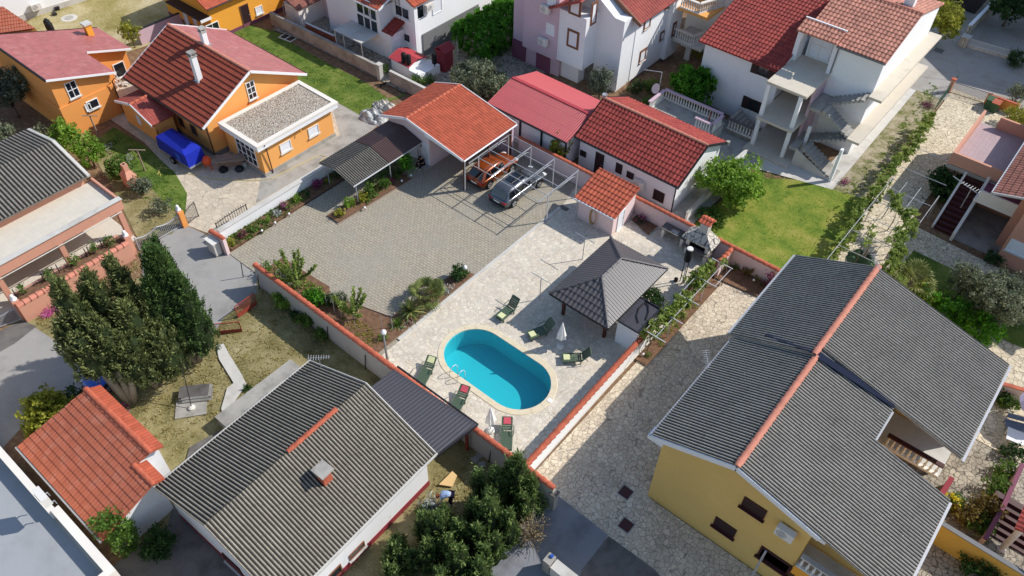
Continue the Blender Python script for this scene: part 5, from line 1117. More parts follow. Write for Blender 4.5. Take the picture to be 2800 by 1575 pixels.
gwall('boundary_wall', 'mustard yellow boundary wall at the lower right beside the yellow house', 'wall', [(4.75, 28.3), (10.5, 28.25)], 1.8, .2, M['yellow2'], ('flat', M['plinth']), px=False)
# manholes and lamp in the driveway
for i, (px, lb) in enumerate(((q(2, 2, 857, 822), 'dark brown square inspection cover nearer the yellow house corner'), (q(2, 2, 860, 1070), 'dark brown square inspection cover nearer the low pale wall'))):
    p = G(px); o = place('inspection_cover', lb, 'cover', (p.x, p.y, 0)); F = Frame((p.x, p.y), 0); MB(F).box(-.3, .3, -.3, .3, .05, .075).build('lid', M['brownp'], o); MB(F).box(-.36, .36, -.36, .36, .04, .06).build('frame', M['conc'], o)
gwall('boundary_wall', 'low pale rendered wall with a flat top at the bottom of the driveway', 'wall', [(-8.5, 14.55), (-2.2, 14.5)], 1.0, .5, M['cream'], ('flat', M['concl']), px=False)
p_ = place('gate_pillar', 'grey gate pillar with a blue cap fitting at the end of the low pale wall', 'pillar', (-8.6, 14.6, 0)); MB().box(-8.95, -8.55, 14.25, 14.8, 0, 1.2).build('shaft', M['conc'], p_); MB().box(-8.8, -8.65, 14.6, 14.75, 1.2, 1.3).build('hinge', M['car_b'], p_)
p = G((2030, 1575)); tp = G((2078, 1460), 5.0); sl_ = place('street_lamp', 'thin grey steel pole standing in the driveway at the bottom edge', 'pole', (p.x+.4, p.y-.8, 0)); MB().tube([(p.x+.4, p.y-.8, 0), (p.x+.4, p.y-.8, 4.6)], .05, 8).build('pole', M['galv'], sl_); MB().lathe((p.x+.4, p.y-.8, 0), [(0, .12), (.1, .12), (.12, .06)], 8).build('base', M['galv'], sl_)

# --- B17 house with the corrugated roof at the bottom
h = place('white_house', 'white house with a weathered corrugated roof, brick chimney and dark red plinth', 'house', (-20, 9, 0)); F17 = Frame((-16.07, 14.38), R(1.5))
l0, l1 = -11.5, 0; F = F17
# local x along v (negative towards viewer), use ridge along y
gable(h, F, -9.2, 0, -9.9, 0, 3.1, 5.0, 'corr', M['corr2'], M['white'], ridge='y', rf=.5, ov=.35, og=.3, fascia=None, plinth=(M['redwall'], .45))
a_ = F.w(-4.6, -2.0, 5.03); b_ = F.w(-4.6, -5.1, 5.03); capline('ridge_cap', [a_, b_], .13, M['cap'], h, .42)
MB(F).box(-2.85, -2.35, -5.0, -4.5, 3.6, 5.0).build('chimney', M['cap'], h); MB(F).box(-3.0, -2.2, -5.12, -4.38, 5.0, 5.08).build('chimney_cap', M['conc'], h)
b = MB(F); b.bar((.08, -9.9, 3.05), (.08, .1, 3.05), .08, .12); b.bar((-9.28, -9.9, 3.05), (-9.28, .1, 3.05), .08, .12); b.bar((-9.2, .05, 3.1), (-4.6, .05, 5.0), .05, .12); b.bar((0, .05, 3.1), (-4.6, .05, 5.0), .05, .12); b.build('verge', M['concl'], h)
A, B_ = F.w(-.35, -9), F.w(-.35, 0); win(h, A, B_, q(2, 1, 760, 1255), 1.0, .5, M['frameb'], M['glass'], sill=M['concl']); win(h, A, B_, (912, 1572), 1.0, .8, M['frameb'], M['glass'])
A, B_ = F.w(-8.9, -9.6), F.w(-.4, -9.6); win(h, A, B_, q(2, 0, 1760, 1360), 1.3, .9, M['brownp'], M['bshut'], sill=M['concl'])
# lean-to
MBw = MB(); roof('lean_to_roof', [[pl(-15.95, 17.4, 2.35), pl(-21.85, 17.1, 2.35), pl(-21.6, 14.45, 3.0), pl(-16.0, 14.4, 3.0)]], 'mtile', M['metdark'], h, thick=.08)
for u_ in (-21.3, -18.7, -16.3): MB().box(u_-.07, u_+.07, 16.9, 17.04, 0, 2.3).build('lean_to_post', M['redp'], h)
b = MB(); b.bar((-21.9, 17.42, 2.3), (-15.9, 17.46, 2.3), .08, .1); b.bar((-15.9, 17.4, 2.3), (-15.93, 14.4, 2.97), .06, .14); b.build('lean_to_gutter', M['dark'], h)
sb_ = place('concrete_slab', 'raised grey concrete slab terrace along the left side of the corrugated roof house', 'terrace', (-27, 12, 0)); MB().box(-27.9, -25.2, 9.2, 14.4, 0, .7).build('slab', M['conc'], sb_); MB().box(-27.95, -25.2, 9.15, 14.45, .702, .8).build('top', M['conc'], sb_)
# --- B18 bottom left cottage
h = place('white_cottage', 'white cottage with an orange clay tile roof at the lower left', 'house', (-29, 3.5, 0))
e_, rz_ = 2.35, 3.75; s_ = (rz_-e_)/3.95
roof('roof', [[pl(-32.85, 1.2, e_), pl(-25.0, 1.2, e_), pl(-25.0, 4.25, e_+3.05*s_), pl(-32.34, 4.25, e_+3.05*s_)], [pl(-32.34, 4.25, e_+3.05*s_), pl(-26.55, 4.25, e_+3.05*s_), pl(-26.4, 5.15, rz_), pl(-32.18, 5.15, rz_)]], 'flat', M['t_flat'], h)
roof('roof', [[pl(-32.1, 5.8, 3.5), pl(-26.4, 5.8, 3.5), pl(-26.4, 5.15, rz_), pl(-32.18, 5.15, rz_)]], 'flat', M['t_orange'], h); roof('roof', [[pl(-26.55, 4.85, 3.2), pl(-25.0, 4.85, 3.2), pl(-25.0, 4.25, 3.42), pl(-26.55, 4.25, 3.42)]], 'flat', M['t_orange'], h)
capline('ridge_cap', [pl(-32.25, 5.15, rz_), pl(-26.35, 5.15, rz_)], .13, M['cap'], h, .42); capline('ridge_cap', [pl(-26.6, 4.27, 3.43), pl(-24.95, 4.27, 3.43)], .13, M['cap'], h, .42)
b = MB(); b.prism([(-32.4, 1.5), (-25.4, 1.5), (-25.4, 4.6), (-32.0, 4.6)], 0, [2.3, 2.3, 3.15, 3.15]); b.prism([(-31.9, 4.61), (-26.75, 4.61), (-26.75, 5.6), (-31.9, 5.6)], 0, 3.25); b.build('wall', M['white'], h)
b = MB(); b.tube([(-32.9, 1.12, 2.3), (-25.0, 1.12, 2.3)], .06, 7); b.build('gutter', M['galv'], h)
# --- B19 flat roof at the lower left corner
M['roofgrey'] = plain('blue_grey_roof_coating', (158, 160, 162), .8, .06, .5, bump=.1, stain=((134, 136, 138), .4, .6))
h = place('flat_roofed_house', 'flat pale grey roof with a cream parapet in the lower left corner', 'house', (-28, -4, 0))
MB().box(-45, -22.15, -14, .62, 0, 3.3).build('wall', M['cream'], h); MB().box(-45, -22.5, -14, .3, 3.302, 3.4).build('roof_deck', M['roofgrey'] if 'roofgrey' in M else M['concl'], h)
b = MB(); b.box(-45, -26.9, .3, .62, 3.3, 4.05); b.box(-26.9, -22.15, .42, .8, 3.3, 4.05); b.box(-22.5, -22.15, -14, .42, 3.3, 4.05); b.build('parapet', M['cream'], h)
acunit((-26.0, .8), (-25, .8), q(2, 0, 365, 820), 'cream air conditioner in the gap between flat roof and cottage')
# --- B5 salmon house at the left
h = place('salmon_house', 'salmon house with a dark corrugated roof, upper deck and arched-open ground terrace', 'house', (-48, 10, 0))
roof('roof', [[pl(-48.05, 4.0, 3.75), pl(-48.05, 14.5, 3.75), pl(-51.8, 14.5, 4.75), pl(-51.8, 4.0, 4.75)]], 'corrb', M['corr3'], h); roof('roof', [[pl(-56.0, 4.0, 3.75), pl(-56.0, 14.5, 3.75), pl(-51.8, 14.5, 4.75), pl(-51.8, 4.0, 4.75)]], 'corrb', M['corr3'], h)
b = MB(); b.bar((-48.05, 14.6, 3.7), (-51.8, 14.6, 4.72), .22, .16); b.bar((-56, 14.6, 3.7), (-51.8, 14.6, 4.72), .22, .16); b.build('verge', M['concl'], h)
b = MB(); b.prism([(-55.8, 3), (-48.6, 3), (-48.6, 14.3), (-55.8, 14.3)], 0, 3.65); b.build('wall', M['salmon'], h)
MB().box(-48.6, -45.3, 3, 14.75, 2.55, 2.9).build('deck', M['tilefl'], h)
b = MB(); b.box(-45.3, -45.05, 3, 14.9, 2.4, 3.2); b.box(-48.5, -45.3, 14.75, 14.9, 2.4, 3.2); b.build('parapet', M['salmon'], h); b = MB(); b.box(-45.38, -44.95, 3, 14.95, 3.2, 3.24); b.build('parapet_cap', M['concl'], h)
MB().box(-45.45, -45.4, 11.6, 14.5, 3.24, 3.26)
for v_ in (6.35, 10.35, 14.5): MB().box(-45.4, -45.05, v_-.16, v_+.16, 0, 2.4).build('pillar', M['salmon'], h)
MB().box(-48.6, -44.6, 3, 14.7, 0, .06).build('terrace_floor', M['tilefl'], h)
b = MB(); b.tube([(-44.98, 4, 2.33), (-44.98, 14.6, 2.33)], .04, 6); b.build('gutter', M['concl'], h)
gwall('garden_wall', 'salmon planter wall with pale coping tiles along the road at the left', 'wall', [(-43.2, 6.1), (-43.15, 13.6)], 1.45, .3, M['salmon'], ('tile', M['capp']), px=False, capr=.2)
p_ = place('planter', 'narrow soil planter behind the salmon wall', 'planter', (-44, 10, 0)); MB().box(-44.4, -43.4, 6.2, 13.6, .9, 1.2).build('soil', M['bedsoil'], p_); MB().box(-44.55, -44.4, 6.2, 13.6, 0, 1.25).build('inner_wall', M['salmon'], p_)
for v_, lb in ((6.2, 'left'), (13.75, 'right')):
    o = place('gate_pillar', f'salmon pillar with a white stone ornament at the {lb} end of the planter wall', 'pillar', (-43.6, v_, 0)); MB().box(-43.9, -43.35, v_-.2, v_+.2, 0, 1.6).build('shaft', M['salmon'], o)
    b = MB(); b.lathe((-43.6, v_, 1.6), [(0, .2), (.08, .2), (.1, .12), (.2, .16), (.3, .1), (.36, .13), (.44, .04)], 9); b.build('ornament', M['whitepaint'], o, True)
# wire panels on posts behind the planter
fn = place('wire_fence', 'green wire panels with green posts rising behind the salmon planter wall', 'fence', (-44.3, 10, 1.2))
for i, v_ in enumerate((6.5, 7.0, 8.3, 9.0, 9.3, 10.1, 11.2, 11.4, 12.3)): MB().tube([(-44.1, v_, 1.1), (-44.1, v_, 1.95)], .03, 5).build('post', M['greenp'] if 'greenp' in M else M['dark'], fn)
b = MB()
for k_ in range(30): v_ = 6.5+k_*.24; b.tube([(-44.3, v_, 1.25), (-44.3, v_, 1.8)], .006, 3, False)
for z_ in (1.3, 1.5, 1.8): b.tube([(-44.3, 6.5, z_), (-44.3, 13.5, z_)], .008, 3, False)
b.build('wire_mesh', M['galv'], fn)

# --- B6 white house complex top centre
h = place('white_house', 'white three-level house with glazed porch and red tiled roofs cut by the top edge', 'house', (-50, 44, 0))
MB().box(-52.2, -46.4, 43.9, 56, 0, 5.3).build('wall', M['white2'], h); MB().box(-56, -49.0, 42.2, 43.9, 0, 4.6).build('porch_block', M['white'], h)
roof('roof', [[pl(-46.0, 43.5, 5.3), pl(-46.0, 57, 5.3), pl(-49.2, 57, 6.6), pl(-49.2, 43.5, 6.6)]], 'roman', M['t_orange'], h); roof('roof', [[pl(-52.5, 43.5, 5.3), pl(-52.5, 57, 5.3), pl(-49.2, 57, 6.6), pl(-49.2, 43.5, 6.6)]], 'roman', M['t_orange'], h)
b = MB(); vs = [(-52.2, 43.905, 5.25), (-46.4, 43.905, 5.25), (-49.2, 43.905, 6.45), (-52.2, 44.3, 5.25), (-46.4, 44.3, 5.25), (-49.2, 44.3, 6.45)]; b.add(vs, [(0, 1, 2), (5, 4, 3), (0, 3, 4, 1), (1, 4, 5, 2), (2, 5, 3, 0)]); b.build('gable_wall', M['white2'], h)
roof('roof', [[pl(-56.2, 41.9, 4.7), pl(-48.7, 41.9, 4.7), pl(-48.7, 44.2, 5.6), pl(-56.2, 44.2, 5.6)]], 'roman', M['t_orange'], h)
b = MB(); b.bar((-48.65, 41.9, 4.68), (-48.65, 44.2, 5.58), .08, .16); b.bar((-56, 41.82, 4.62), (-48.7, 41.82, 4.62), .08, .14); b.build('fascia', M['whitepaint'], h)
A, B_ = (-56, 42.2), (-49.0, 42.2)
for px in ((985, 14), (1003, 22), (1019, 32)): win(h, A, B_, px, .95, 1.5, M['whitepaint'], M['glass'])
for px in ((988, 55), (1006, 64), (1024, 73)): win(h, A, B_, px, .95, 1.2, M['whitepaint'], M['glass'])
A, B_ = (-52, 43.9), (-46.4, 43.9); win(h, A, B_, q(0, 1, 1105, 90), 1.7, 1.0, M['whitepaint'], M['glass'], bars=(1, 0), sill=M['whitepaint'])
A, B_ = (-46.4, 44), (-46.4, 56); win(h, A, B_, q(0, 1, 1235, 90), 1.0, 1.2, M['whitepaint'], M['glass']); acunit(A, B_, q(0, 1, 1290, 45), 'white air conditioner on the side wall of the white three-level house')
win(h, A, B_, q(0, 1, 1365, 40), 1.2, 1.4, M['whitepaint'], M['shutter'])
MB().box(-46.8, -46.3, 43.75, 44.15, 0, 5.1).build('corner_pillar', M['white2'], h); MB().box(-46.39, -46.3, 44.6, 52, 0, 2.2).build('garage_opening', M['plinth'], h)
# small entrance hut with door
MB().box(-50.9, -47.85, 42.25, 43.88, 0, 2.5).build('entrance_block', M['white'], h); roof('entrance_roof', [[pl(-48.95, 42.25, 2.55), pl(-47.7, 42.25, 2.55), pl(-47.7, 43.9, 3.2), pl(-48.95, 43.9, 3.2)]], 'roman', M['t_deep'], h)
win(h, (-47.85, 42.3), (-47.85, 43.9), q(0, 1, 1068, 350), .8, 1.9, M['whitepaint'], M['shutter'], 'door', zc=.98); MB().box(-47.8, -47.78, 42.95, 43.0, 1.0, 1.35)
win(h, (-47.6, 43.9), (-46.5, 43.9), q(0, 1, 1140, 285), .6, .6, M['dark'], M['glass'])
b = MB(); b.tube([(-48.6, 43.85, 3.3), (-48.6, 43.85, 5.2)], .025, 4); b.tube([(-48.15, 43.85, 3.3), (-48.15, 43.85, 5.2)], .025, 4)
for k_ in range(7): b.tube([(-48.6, 43.85, 3.5+.25*k_), (-48.15, 43.85, 3.5+.25*k_)], .018, 4)
b.build('wall_ladder', M['dark'], h)
h2 = place('patio_canopy', 'flat grey sheet canopy on thin posts in front of the glazed porch', 'canopy', (-51, 41, 0)); MB().box(-52.75, -49.2, 40.0, 42.15, 2.2, 2.25).build('sheet', M['concl'], h2)
for u_ in (-52.7, -51.6, -49.3): MB().tube([(u_, 40.1, 0), (u_, 40.1, 2.2)], .035, 5).build('post', M['offwhite'], h2)
h3 = place('pink_outbuilding', 'pale pink outbuilding with a balustraded terrace above a dark red garage door', 'outbuilding', (-57, 44, 0)); MB().box(-63, -53.2, 43.5, 50, 0, 2.9).build('wall', M['pink'], h3); MB().box(-63.1, -53.1, 43.4, 50, 2.9, 3.05).build('slab', M['cream'], h3)
balustrade(h3, (-58.5, 43.5), (-53.3, 43.5), 3.05, .9, 16, M['offwhite'], M['pink']); win(h3, (-60, 43.5), (-53.3, 43.5), q(0, 1, 660, 140), 1.9, 1.9, M['redwall'], M['redwall'], 'garage_door', zc=1.0)
downpipe(h3, [(-53.25, 43.3, 3.0), (-53.25, 43.35, .1)], mat=M['gutter'])
gwall('terrace_wall', 'thin terracotta-coloured wall screening the back yard', 'wall', [q(0, 1, 372, 168), q(0, 1, 590, 268)], 1.1, .12, M['cap'], ('flat', M['offwhite']))
h4 = place('water_tank_hut', 'low white hut with a rounded red metal roof behind the block wall', 'hut', (-45.5, 41.8, 0)); MB().box(-46.9, -44.7, 41.2, 43.2, 0, 1.25).build('wall', M['white2'], h4); MB().box(-44.7, -43.4, 41.2, 43.6, 0, .9).build('low_wall', M['white2'], h4)
roof('roof', [[pl(-47.05, 41.05, 1.25), pl(-44.6, 41.05, 1.25), pl(-44.6, 42.2, 1.6), pl(-47.05, 42.2, 1.6)]], 'metal', M['metred'], h4, thick=.04); roof('roof', [[pl(-47.05, 43.35, 1.25), pl(-44.6, 43.35, 1.25), pl(-44.6, 42.2, 1.6), pl(-47.05, 42.2, 1.6)]], 'metal', M['metred'], h4, thick=.04)
for px, lb in ((q(0, 1, 1115, 440), 'left'), (q(0, 1, 1152, 455), 'middle'), (q(0, 1, 1345, 440), 'right')):
    p = G(px, 1.7); o = place('water_barrel', f'black upright barrel on a pipe stand by the white huts, {lb} of three', 'barrel', (p.x, p.y, 0)); MB().tube([(p.x, p.y, 0), (p.x, p.y, 1.3)], .05, 6).build('stand', M['dark'], o); MB().lathe((p.x, p.y, 1.2), [(0, .19), (.1, .22), (.95, .22), (1.02, .14)], 12).build('drum', M['black'], o, True)
h5 = place('wooden_outhouse', 'narrow dark red wooden outhouse with a small pitched roof', 'outhouse', (-43, 45, 0)); p = G(q(0, 1, 1400, 540)); MB().box(p.x-.5, p.x+.5, p.y-.1, p.y+1.0, 0, 2.1).build('wall', M['redwall'], h5); roof('roof', [[pl(p.x-.65, p.y-.25, 2.0), pl(p.x-.65, p.y+1.15, 2.0), pl(p.x, p.y+1.15, 2.45), pl(p.x, p.y-.25, 2.45)]], 'metal', M['redwall'], h5, thick=.04); roof('roof', [[pl(p.x+.65, p.y-.25, 2.0), pl(p.x+.65, p.y+1.15, 2.0), pl(p.x, p.y+1.15, 2.45), pl(p.x, p.y-.25, 2.45)]], 'metal', M['redwall'], h5, thick=.04)
b = MB(); 
h6 = place('old_outbuilding', 'old cream outbuilding with a brown tiled roof at the top edge beside the deep-orange house', 'outbuilding', (-61, 42, 0)); MB().box(-60.3, -58.3, 40.6, 48, 0, 2.0).build('wall', M['cream'], h6); roof('roof', [[pl(-58.1, 40.4, 2.0), pl(-58.1, 48, 2.0), pl(-60.5, 48, 2.9), pl(-60.5, 40.4, 2.9)]], 'tile', M['t_old'], h6)
cg = place('clothes_airer_frame', 'rusty open metal frame standing behind the block wall', 'frame', (-57, 41, 0)); p = G(q(0, 1, 310, 190)); b = MB()
for du, dv in ((-.8, -.6), (.8, -.6), (-.8, .6), (.8, .6)): b.tube([(p.x+du, p.y+dv, 0), (p.x+du, p.y+dv, 2.0)], .03, 4)
b.build('post', M['galv'], cg); b = MB(); b.tube([(p.x-.8, p.y-.6, 2), (p.x+.8, p.y-.6, 2), (p.x+.8, p.y+.6, 2), (p.x-.8, p.y+.6, 2), (p.x-.8, p.y-.6, 2)], .03, 4); b.build('top_frame', M['galv'], cg)
# block walls by the upper lawn
gwall('block_wall', 'long rendered block wall with a concrete top along the upper lawn', 'wall', [q(0, 1, 105, 88), q(0, 1, 925, 495)], 1.25, .2, M['block'], ('flat', M['conc']))
gwall('block_wall', 'shorter rendered block wall between the gate gap and the orange-tiled garage', 'wall', [q(0, 1, 1010, 530), q(0, 1, 1390, 720)], 1.25, .2, M['block'], ('flat', M['concl']))
p_ = place('gate_pillar', 'pale concrete gate pillar at the end of the long block wall', 'pillar', (0, 0, 0)); p = G(q(0, 1, 938, 605)); p_.location = (0, 0, 0); MB().box(p.x-.2, p.x+.2, p.y-.15, p.y+.25, 0, 1.5).build('shaft', M['concl'], p_); MB().box(p.x-.25, p.x+.25, p.y-.2, p.y+.3, 1.5, 1.58).build('cap', M['concl'], p_)

# --- B7 pink and white apartment house
h = place('apartment_house', 'three-storey white and lilac-pink house with brown-framed shuttered windows', 'house', (-33, 54, 0))
MB().box(-40.4, -35.3, 49.9, 58, 0, 9).build('pink_wall', M['pink2'], h); MB().box(-42.6, -39.3, 49.95, 50.0, 0, 2); MB().box(-38.95, -35.3, 49.4, 49.9, 1.9, 9).build('pink_wall', M['pink2'], h)
MB().box(-40.45, -38.9, 49.84, 49.9, 0, 1.9).build('plum_plinth', M['plum'], h); MB().box(-37.7, -36.2, 49.8, 49.9, 0, 1.85).build('basement_opening', M['plum'], h)
MB().box(-35.3, -32.6, 49.5, 51.2, 2.0, 6.6).build('white_bay', M['white'], h); MB().box(-35.25, -33.4, 50.2, 51.2, 0, 2.0).build('entrance_wall', M['white'], h); MB().box(-33.4, -32.6, 51.1, 51.2, 0, 2.0).build('entrance_wall', M['concd'], h)
MB().box(-35.3, -30.1, 51.2, 53.1, .35, 6.6).build('white_wall', M['white'], h)
b = MB(); b.box(-35.3, -30.05, 53.1, 60, .35, 6.6); b.box(-31.0, -30.2, 51.25, 60, 0, .35); b.build('side_wall', M['white2'], h); MB().box(-30.05, -29.6, 58.0, 60, 0.4, 6.6).build('bay_wall', M['white2'], h)
MB().box(-35.3, -33, 49.5, 51.2, 6.6, 10); 
roof('roof', [[pl(-29.3, 52.4, 6.2), pl(-29.3, 62, 6.2), pl(-33.0, 62, 8.2), pl(-33.0, 52.4, 8.2)]], 'roman', M['t_red'], h, thick=.14); roof('roof', [[pl(-36.8, 49.0, 6.2), pl(-36.8, 62, 6.2), pl(-33.0, 62, 8.2), pl(-33.0, 49.0, 8.2)]], 'roman', M['t_red'], h, thick=.14)
MB().bar((-29.25, 52.35, 6.1), (-33.0, 52.35, 8.1), .12, .3).build('barge_board', M['frameb'], h)
b = MB(); b.add([(-35.3, 51.205, 6.55), (-30.1, 51.205, 6.0), (-33.0, 51.205, 7.9), (-35.3, 53, 6.55), (-30.1, 53, 6.0), (-33.0, 53, 7.9)], [(0, 1, 2), (5, 4, 3), (0, 3, 4, 1), (1, 4, 5, 2), (2, 5, 3, 0)]); b.build('gable_wall', M['white'], h)
A, B_ = (-35.3, 49.5), (-32.6, 49.5)
win(h, A, B_, q(0, 2, 460, 295), .95, 1.35, M['frameb'], M['shutter'], surround=M['frameb']); win(h, A, B_, q(0, 2, 478, 45), .95, 1.35, M['frameb'], M['shutter'], surround=M['frameb'])
A, B_ = (-32.6, 49.5), (-32.6, 51.2); win(h, A, B_, q(0, 2, 618, 100), .6, 1.7, M['frameb'], M['shutter'], surround=M['frameb'])
A, B_ = (-38.9, 49.4), (-35.4, 49.4); win(h, A, B_, q(0, 2, 290, 222), .85, 1.0, M['whitepaint'], M['shutter'], bars=(2, 0)); win(h, A, B_, q(0, 2, 302, 5), .85, .9, M['whitepaint'], M['shutter'], bars=(2, 0))
acunit(A, B_, q(0, 2, 250, 305), 'white air conditioner on the lilac-pink wall, the lower of two'); acunit(A, B_, q(0, 2, 268, 60), 'white air conditioner on the lilac-pink wall, the upper of two')
A, B_ = (-30.05, 53.1), (-30.05, 60)
for px, w_, h_ in ((q(0, 2, 1022, 165), .85, 1.1), (q(0, 2, 985, 420), .85, 1.0), (q(0, 2, 1133, 270), .6, .7), (q(0, 2, 1178, 25), .6, .8)): win(h, A, B_, px, w_, h_, M['frameb'], M['shutter'], surround=M['frameb'], sill=M['concl'])
A, B_ = (-29.6, 58), (-29.6, 60); win(h, A, B_, q(0, 2, 1222, 220), .4, 1.1, M['frameb'], M['shutter'], surround=M['frameb'])
lb = place('apartment_house', 'cream house with two balustraded balconies behind the brown-framed white house', 'house', (-27, 62, 0)); MB().box(-30, -25.5, 61.6, 70, 0, 7.4).build('wall', M['cream'], lb)
for z_ in (2.3, 5.2):
    MB().box(-29.5, -26.6, 58.7, 61.6, z_-.25, z_).build('balcony_slab', M['orange'] if z_ > 4 else M['concl'], lb); balustrade(lb, (-29.4, 58.8), (-27.6, 58.8), z_, .95, 8, M['offwhite'], M['cream']); balustrade(lb, (-27.6, 58.8), (-26.65, 61.5), z_, .95, 11, M['offwhite'], M['cream'])
MB().box(-28.6, -28.1, 59.8, 60.0, 0, 2.0).build('balcony_pier', M['offwhite'], lb)
# --- B22 balustraded terrace
h = place('terrace_block', 'raised concrete terrace with lilac-capped white balustrades behind the cottage', 'terrace', (-23, 50, 0)); zt_ = 1.2
MB().box(-25.9, -20.3, 48.0, 51.9, 0, zt_-.15).build('base', M['concl'], h); MB().box(-26.0, -20.25, 47.95, 52.0, zt_-.148, zt_).build('floor', M['conc'], h)
for A, B_, n_ in (((-25.8, 51.8), (-20.5, 51.8), 22), ((-25.8, 49.4), (-25.8, 51.6), 9), ((-20.4, 50.2), (-20.4, 51.6), 6), ((-21.9, 50.0), (-20.5, 50.0), 6)): balustrade(h, A, B_, zt_, .85, n_, M['offwhite'], M['pink2'])
MB().tube([(-21.2, 51.0, zt_), (-21.2, 51.0, zt_+1.1)], .05, 6).build('red_pipe', M['redp'], h)
h_ = place('outside_stair', 'sloping white balustrade of an outside stair beside the white wall', 'stair', (-19.5, 53, 0)); b = MB()
for i in range(7): b.box(-20.2+i*.3, -19.9+i*.3, 52.6, 54.2, 0, 1.5-.2*i)
b.build('steps', M['conc'], h_); balustrade(h_, (-20.2, 52.5), (-17.9, 52.5), .5, .9, 9, M['offwhite'], M['concd'])
sd_ = place('satellite_dish', 'pinkish satellite dish on a bent pole at the corner of the raised terrace', 'satellite dish', (-26.3, 51.3, 0)); MB().tube([(-26.2, 51.4, 0), (-26.2, 51.4, 3.6), (-27.4, 50.6, 3.7)], .035, 6).build('mast', M['galv'], sd_)
b = MB(); n_ = 16; c0 = Vector((-26.4, 51.2, 2.1)); ax_ = Vector((-.3, -.8, .5)).normalized(); s1 = ax_.cross(Vector((0, 0, 1))).normalized(); s2 = s1.cross(ax_); vs = [tuple(c0-ax_*.1)]+[tuple(c0+(s1*math.cos(2*PI*k_/n_)+s2*math.sin(2*PI*k_/n_))*.42) for k_ in range(n_)]; b.add(vs, [(0, 1+k_, 1+(k_+1) % n_) for k_ in range(n_)]); b.build('dish', M['pink'], sd_, True)
gwall('fence_wall', 'white balustraded wall stepping down beside the cottage gable', 'wall', [(-17.2, 47.2), (-17.1, 49.6)], 1.5, .15, M['white'], ('flat', M['concl']), px=False)
gwall('fence_wall', 'long pale picket-like wall at the edge of the cottage yard', 'wall', [(-17.0, 41.0), (-17.2, 47.2)], .9, .15, M['offwhite'], ('flat', M['conc']), px=False)

# --- B8 white house with outside stairs
h = place('white_house', 'white house with dark red tile roof and black-shuttered windows left of the stair tower', 'house', (-21, 58, 0))
zz8 = lambda v: 5.6+(v-54.3)*.30
roof('roof', [[pl(-25.0, 54.3, 5.6), pl(-18.0, 54.3, 5.6), pl(-18.0, 66, zz8(66)), pl(-25.0, 66, zz8(66))]], 'roman', M['t_deep'], h)
b = MB(); b.prism([(-24.6, 54.9), (-18.0, 54.9), (-18.0, 64), (-24.6, 64)], 0, [zz8(54.9)-.12]*2+[zz8(64)-.12]*2); b.build('wall', M['white'], h)
A, B_ = (-24.6, 54.9), (-18, 54.9)
for px in ((2088, 192), (2061, 288)):
    win(h, A, B_, px, .95, 1.0, M['bshut'], M['glass'], bars=(1, 0)); s0 = wallhit(A, B_, px)
    for sx in (-1, 1): MB().box(-24.6+s0[0]+sx*.75-.26, -24.6+s0[0]+sx*.75+.26, 54.82, 54.88, s0[1]-.52, s0[1]+.52).build('open_shutter', M['bshut'], h)
h = place('stair_tower_house', 'tall unfinished white house with zigzag concrete stairs and stacked balcony slabs', 'house', (-14, 57, 0))
zz9 = lambda v: 8.2+(v-56.1)*.30
roof('roof', [[pl(-15.0, 56.15, 8.2), pl(-11.3, 56.15, 8.2), pl(-11.3, 61.6, zz9(61.6)), pl(-15.0, 61.6, zz9(61.6))], [pl(-17.6, 57.3, zz9(57.3)), pl(-15.0, 57.3, zz9(57.3)), pl(-15.0, 61.6, zz9(61.6)), pl(-17.6, 61.6, zz9(61.6))]], 'roman', M['t_weath'], h)
roof('roof', [[pl(-17.6, 68, 8.2), pl(-11.3, 68, 8.2), pl(-11.3, 61.6, zz9(61.6)), pl(-17.6, 61.6, zz9(61.6))]], 'roman', M['t_weath'], h)
capline('ridge_cap', [pl(-17.6, 61.6, zz9(61.6)), pl(-11.3, 61.6, zz9(61.6))], .14, M['capp'], h)
roof('dormer_roof', [[pl(-18.2, 56.0, 8.35), pl(-15.0, 56.0, 8.35), pl(-15.0, 57.3, 8.8), pl(-18.2, 57.3, 8.8)]], 'roman', M['t_weath'], h)
MB().bar((-18.2, 57.35, 8.85), (-14.95, 57.35, 8.85), .12, .1).build('dormer_edge', M['white2'], h); MB().box(-13.0, -12.3, 62.2, 62.9, 9, 10.6).build('chimney', M['white'], h)
b = MB(); b.prism([(-17.5, 57.6), (-14.9, 57.6), (-14.9, 67.5), (-17.5, 67.5)], 0, [8.3, 8.3, 8.1, 8.1]); b.prism([(-14.89, 56.35), (-11.45, 56.35), (-11.45, 61.6), (-14.89, 61.6)], 0, [zz9(56.35)-.12]*2+[zz9(61.6)-.12]*2); b.prism([(-14.89, 61.61), (-11.45, 61.61), (-11.45, 67.6), (-14.89, 67.6)], 0, [zz9(61.6)-.12]*2+[8.1]*2); b.build('wall', M['white2'], h)
b = MB(); b.box(-18.1, -17.75, 56.3, 57.6, 5.8, 8.3); b.box(-15.2, -14.9, 56.3, 57.59, 5.8, 8.2); b.build('side_wall', M['white'], h)
win(h, (-17.5, 57.6), (-15, 57.6), q(0, 3, 395, 375), 1.7, 2.1, M['offwhite'], M['shutter'], 'balcony_door', bars=(1, 1), zc=6.95)
MB().box(-18.0, -14.8, 52.3, 57.6, 5.6, 5.8).build('upper_slab', M['beige'], h); MB().box(-17.9, -14.9, 51.9, 57.6, 2.75, 2.95).build('middle_slab', M['beige'], h); MB().box(-18.1, -14.3, 51.4, 57.0, 0, .2).build('ground_slab', M['beige'], h)
for (u_, v_) in ((-17.75, 52.4), (-15.2, 52.4)):
    for z0_, z1_ in ((.2, 2.75), (2.95, 5.6)): MB().box(u_-.14, u_+.14, v_-.14, v_+.14, z0_, z1_).build('column', M['white2'], h)
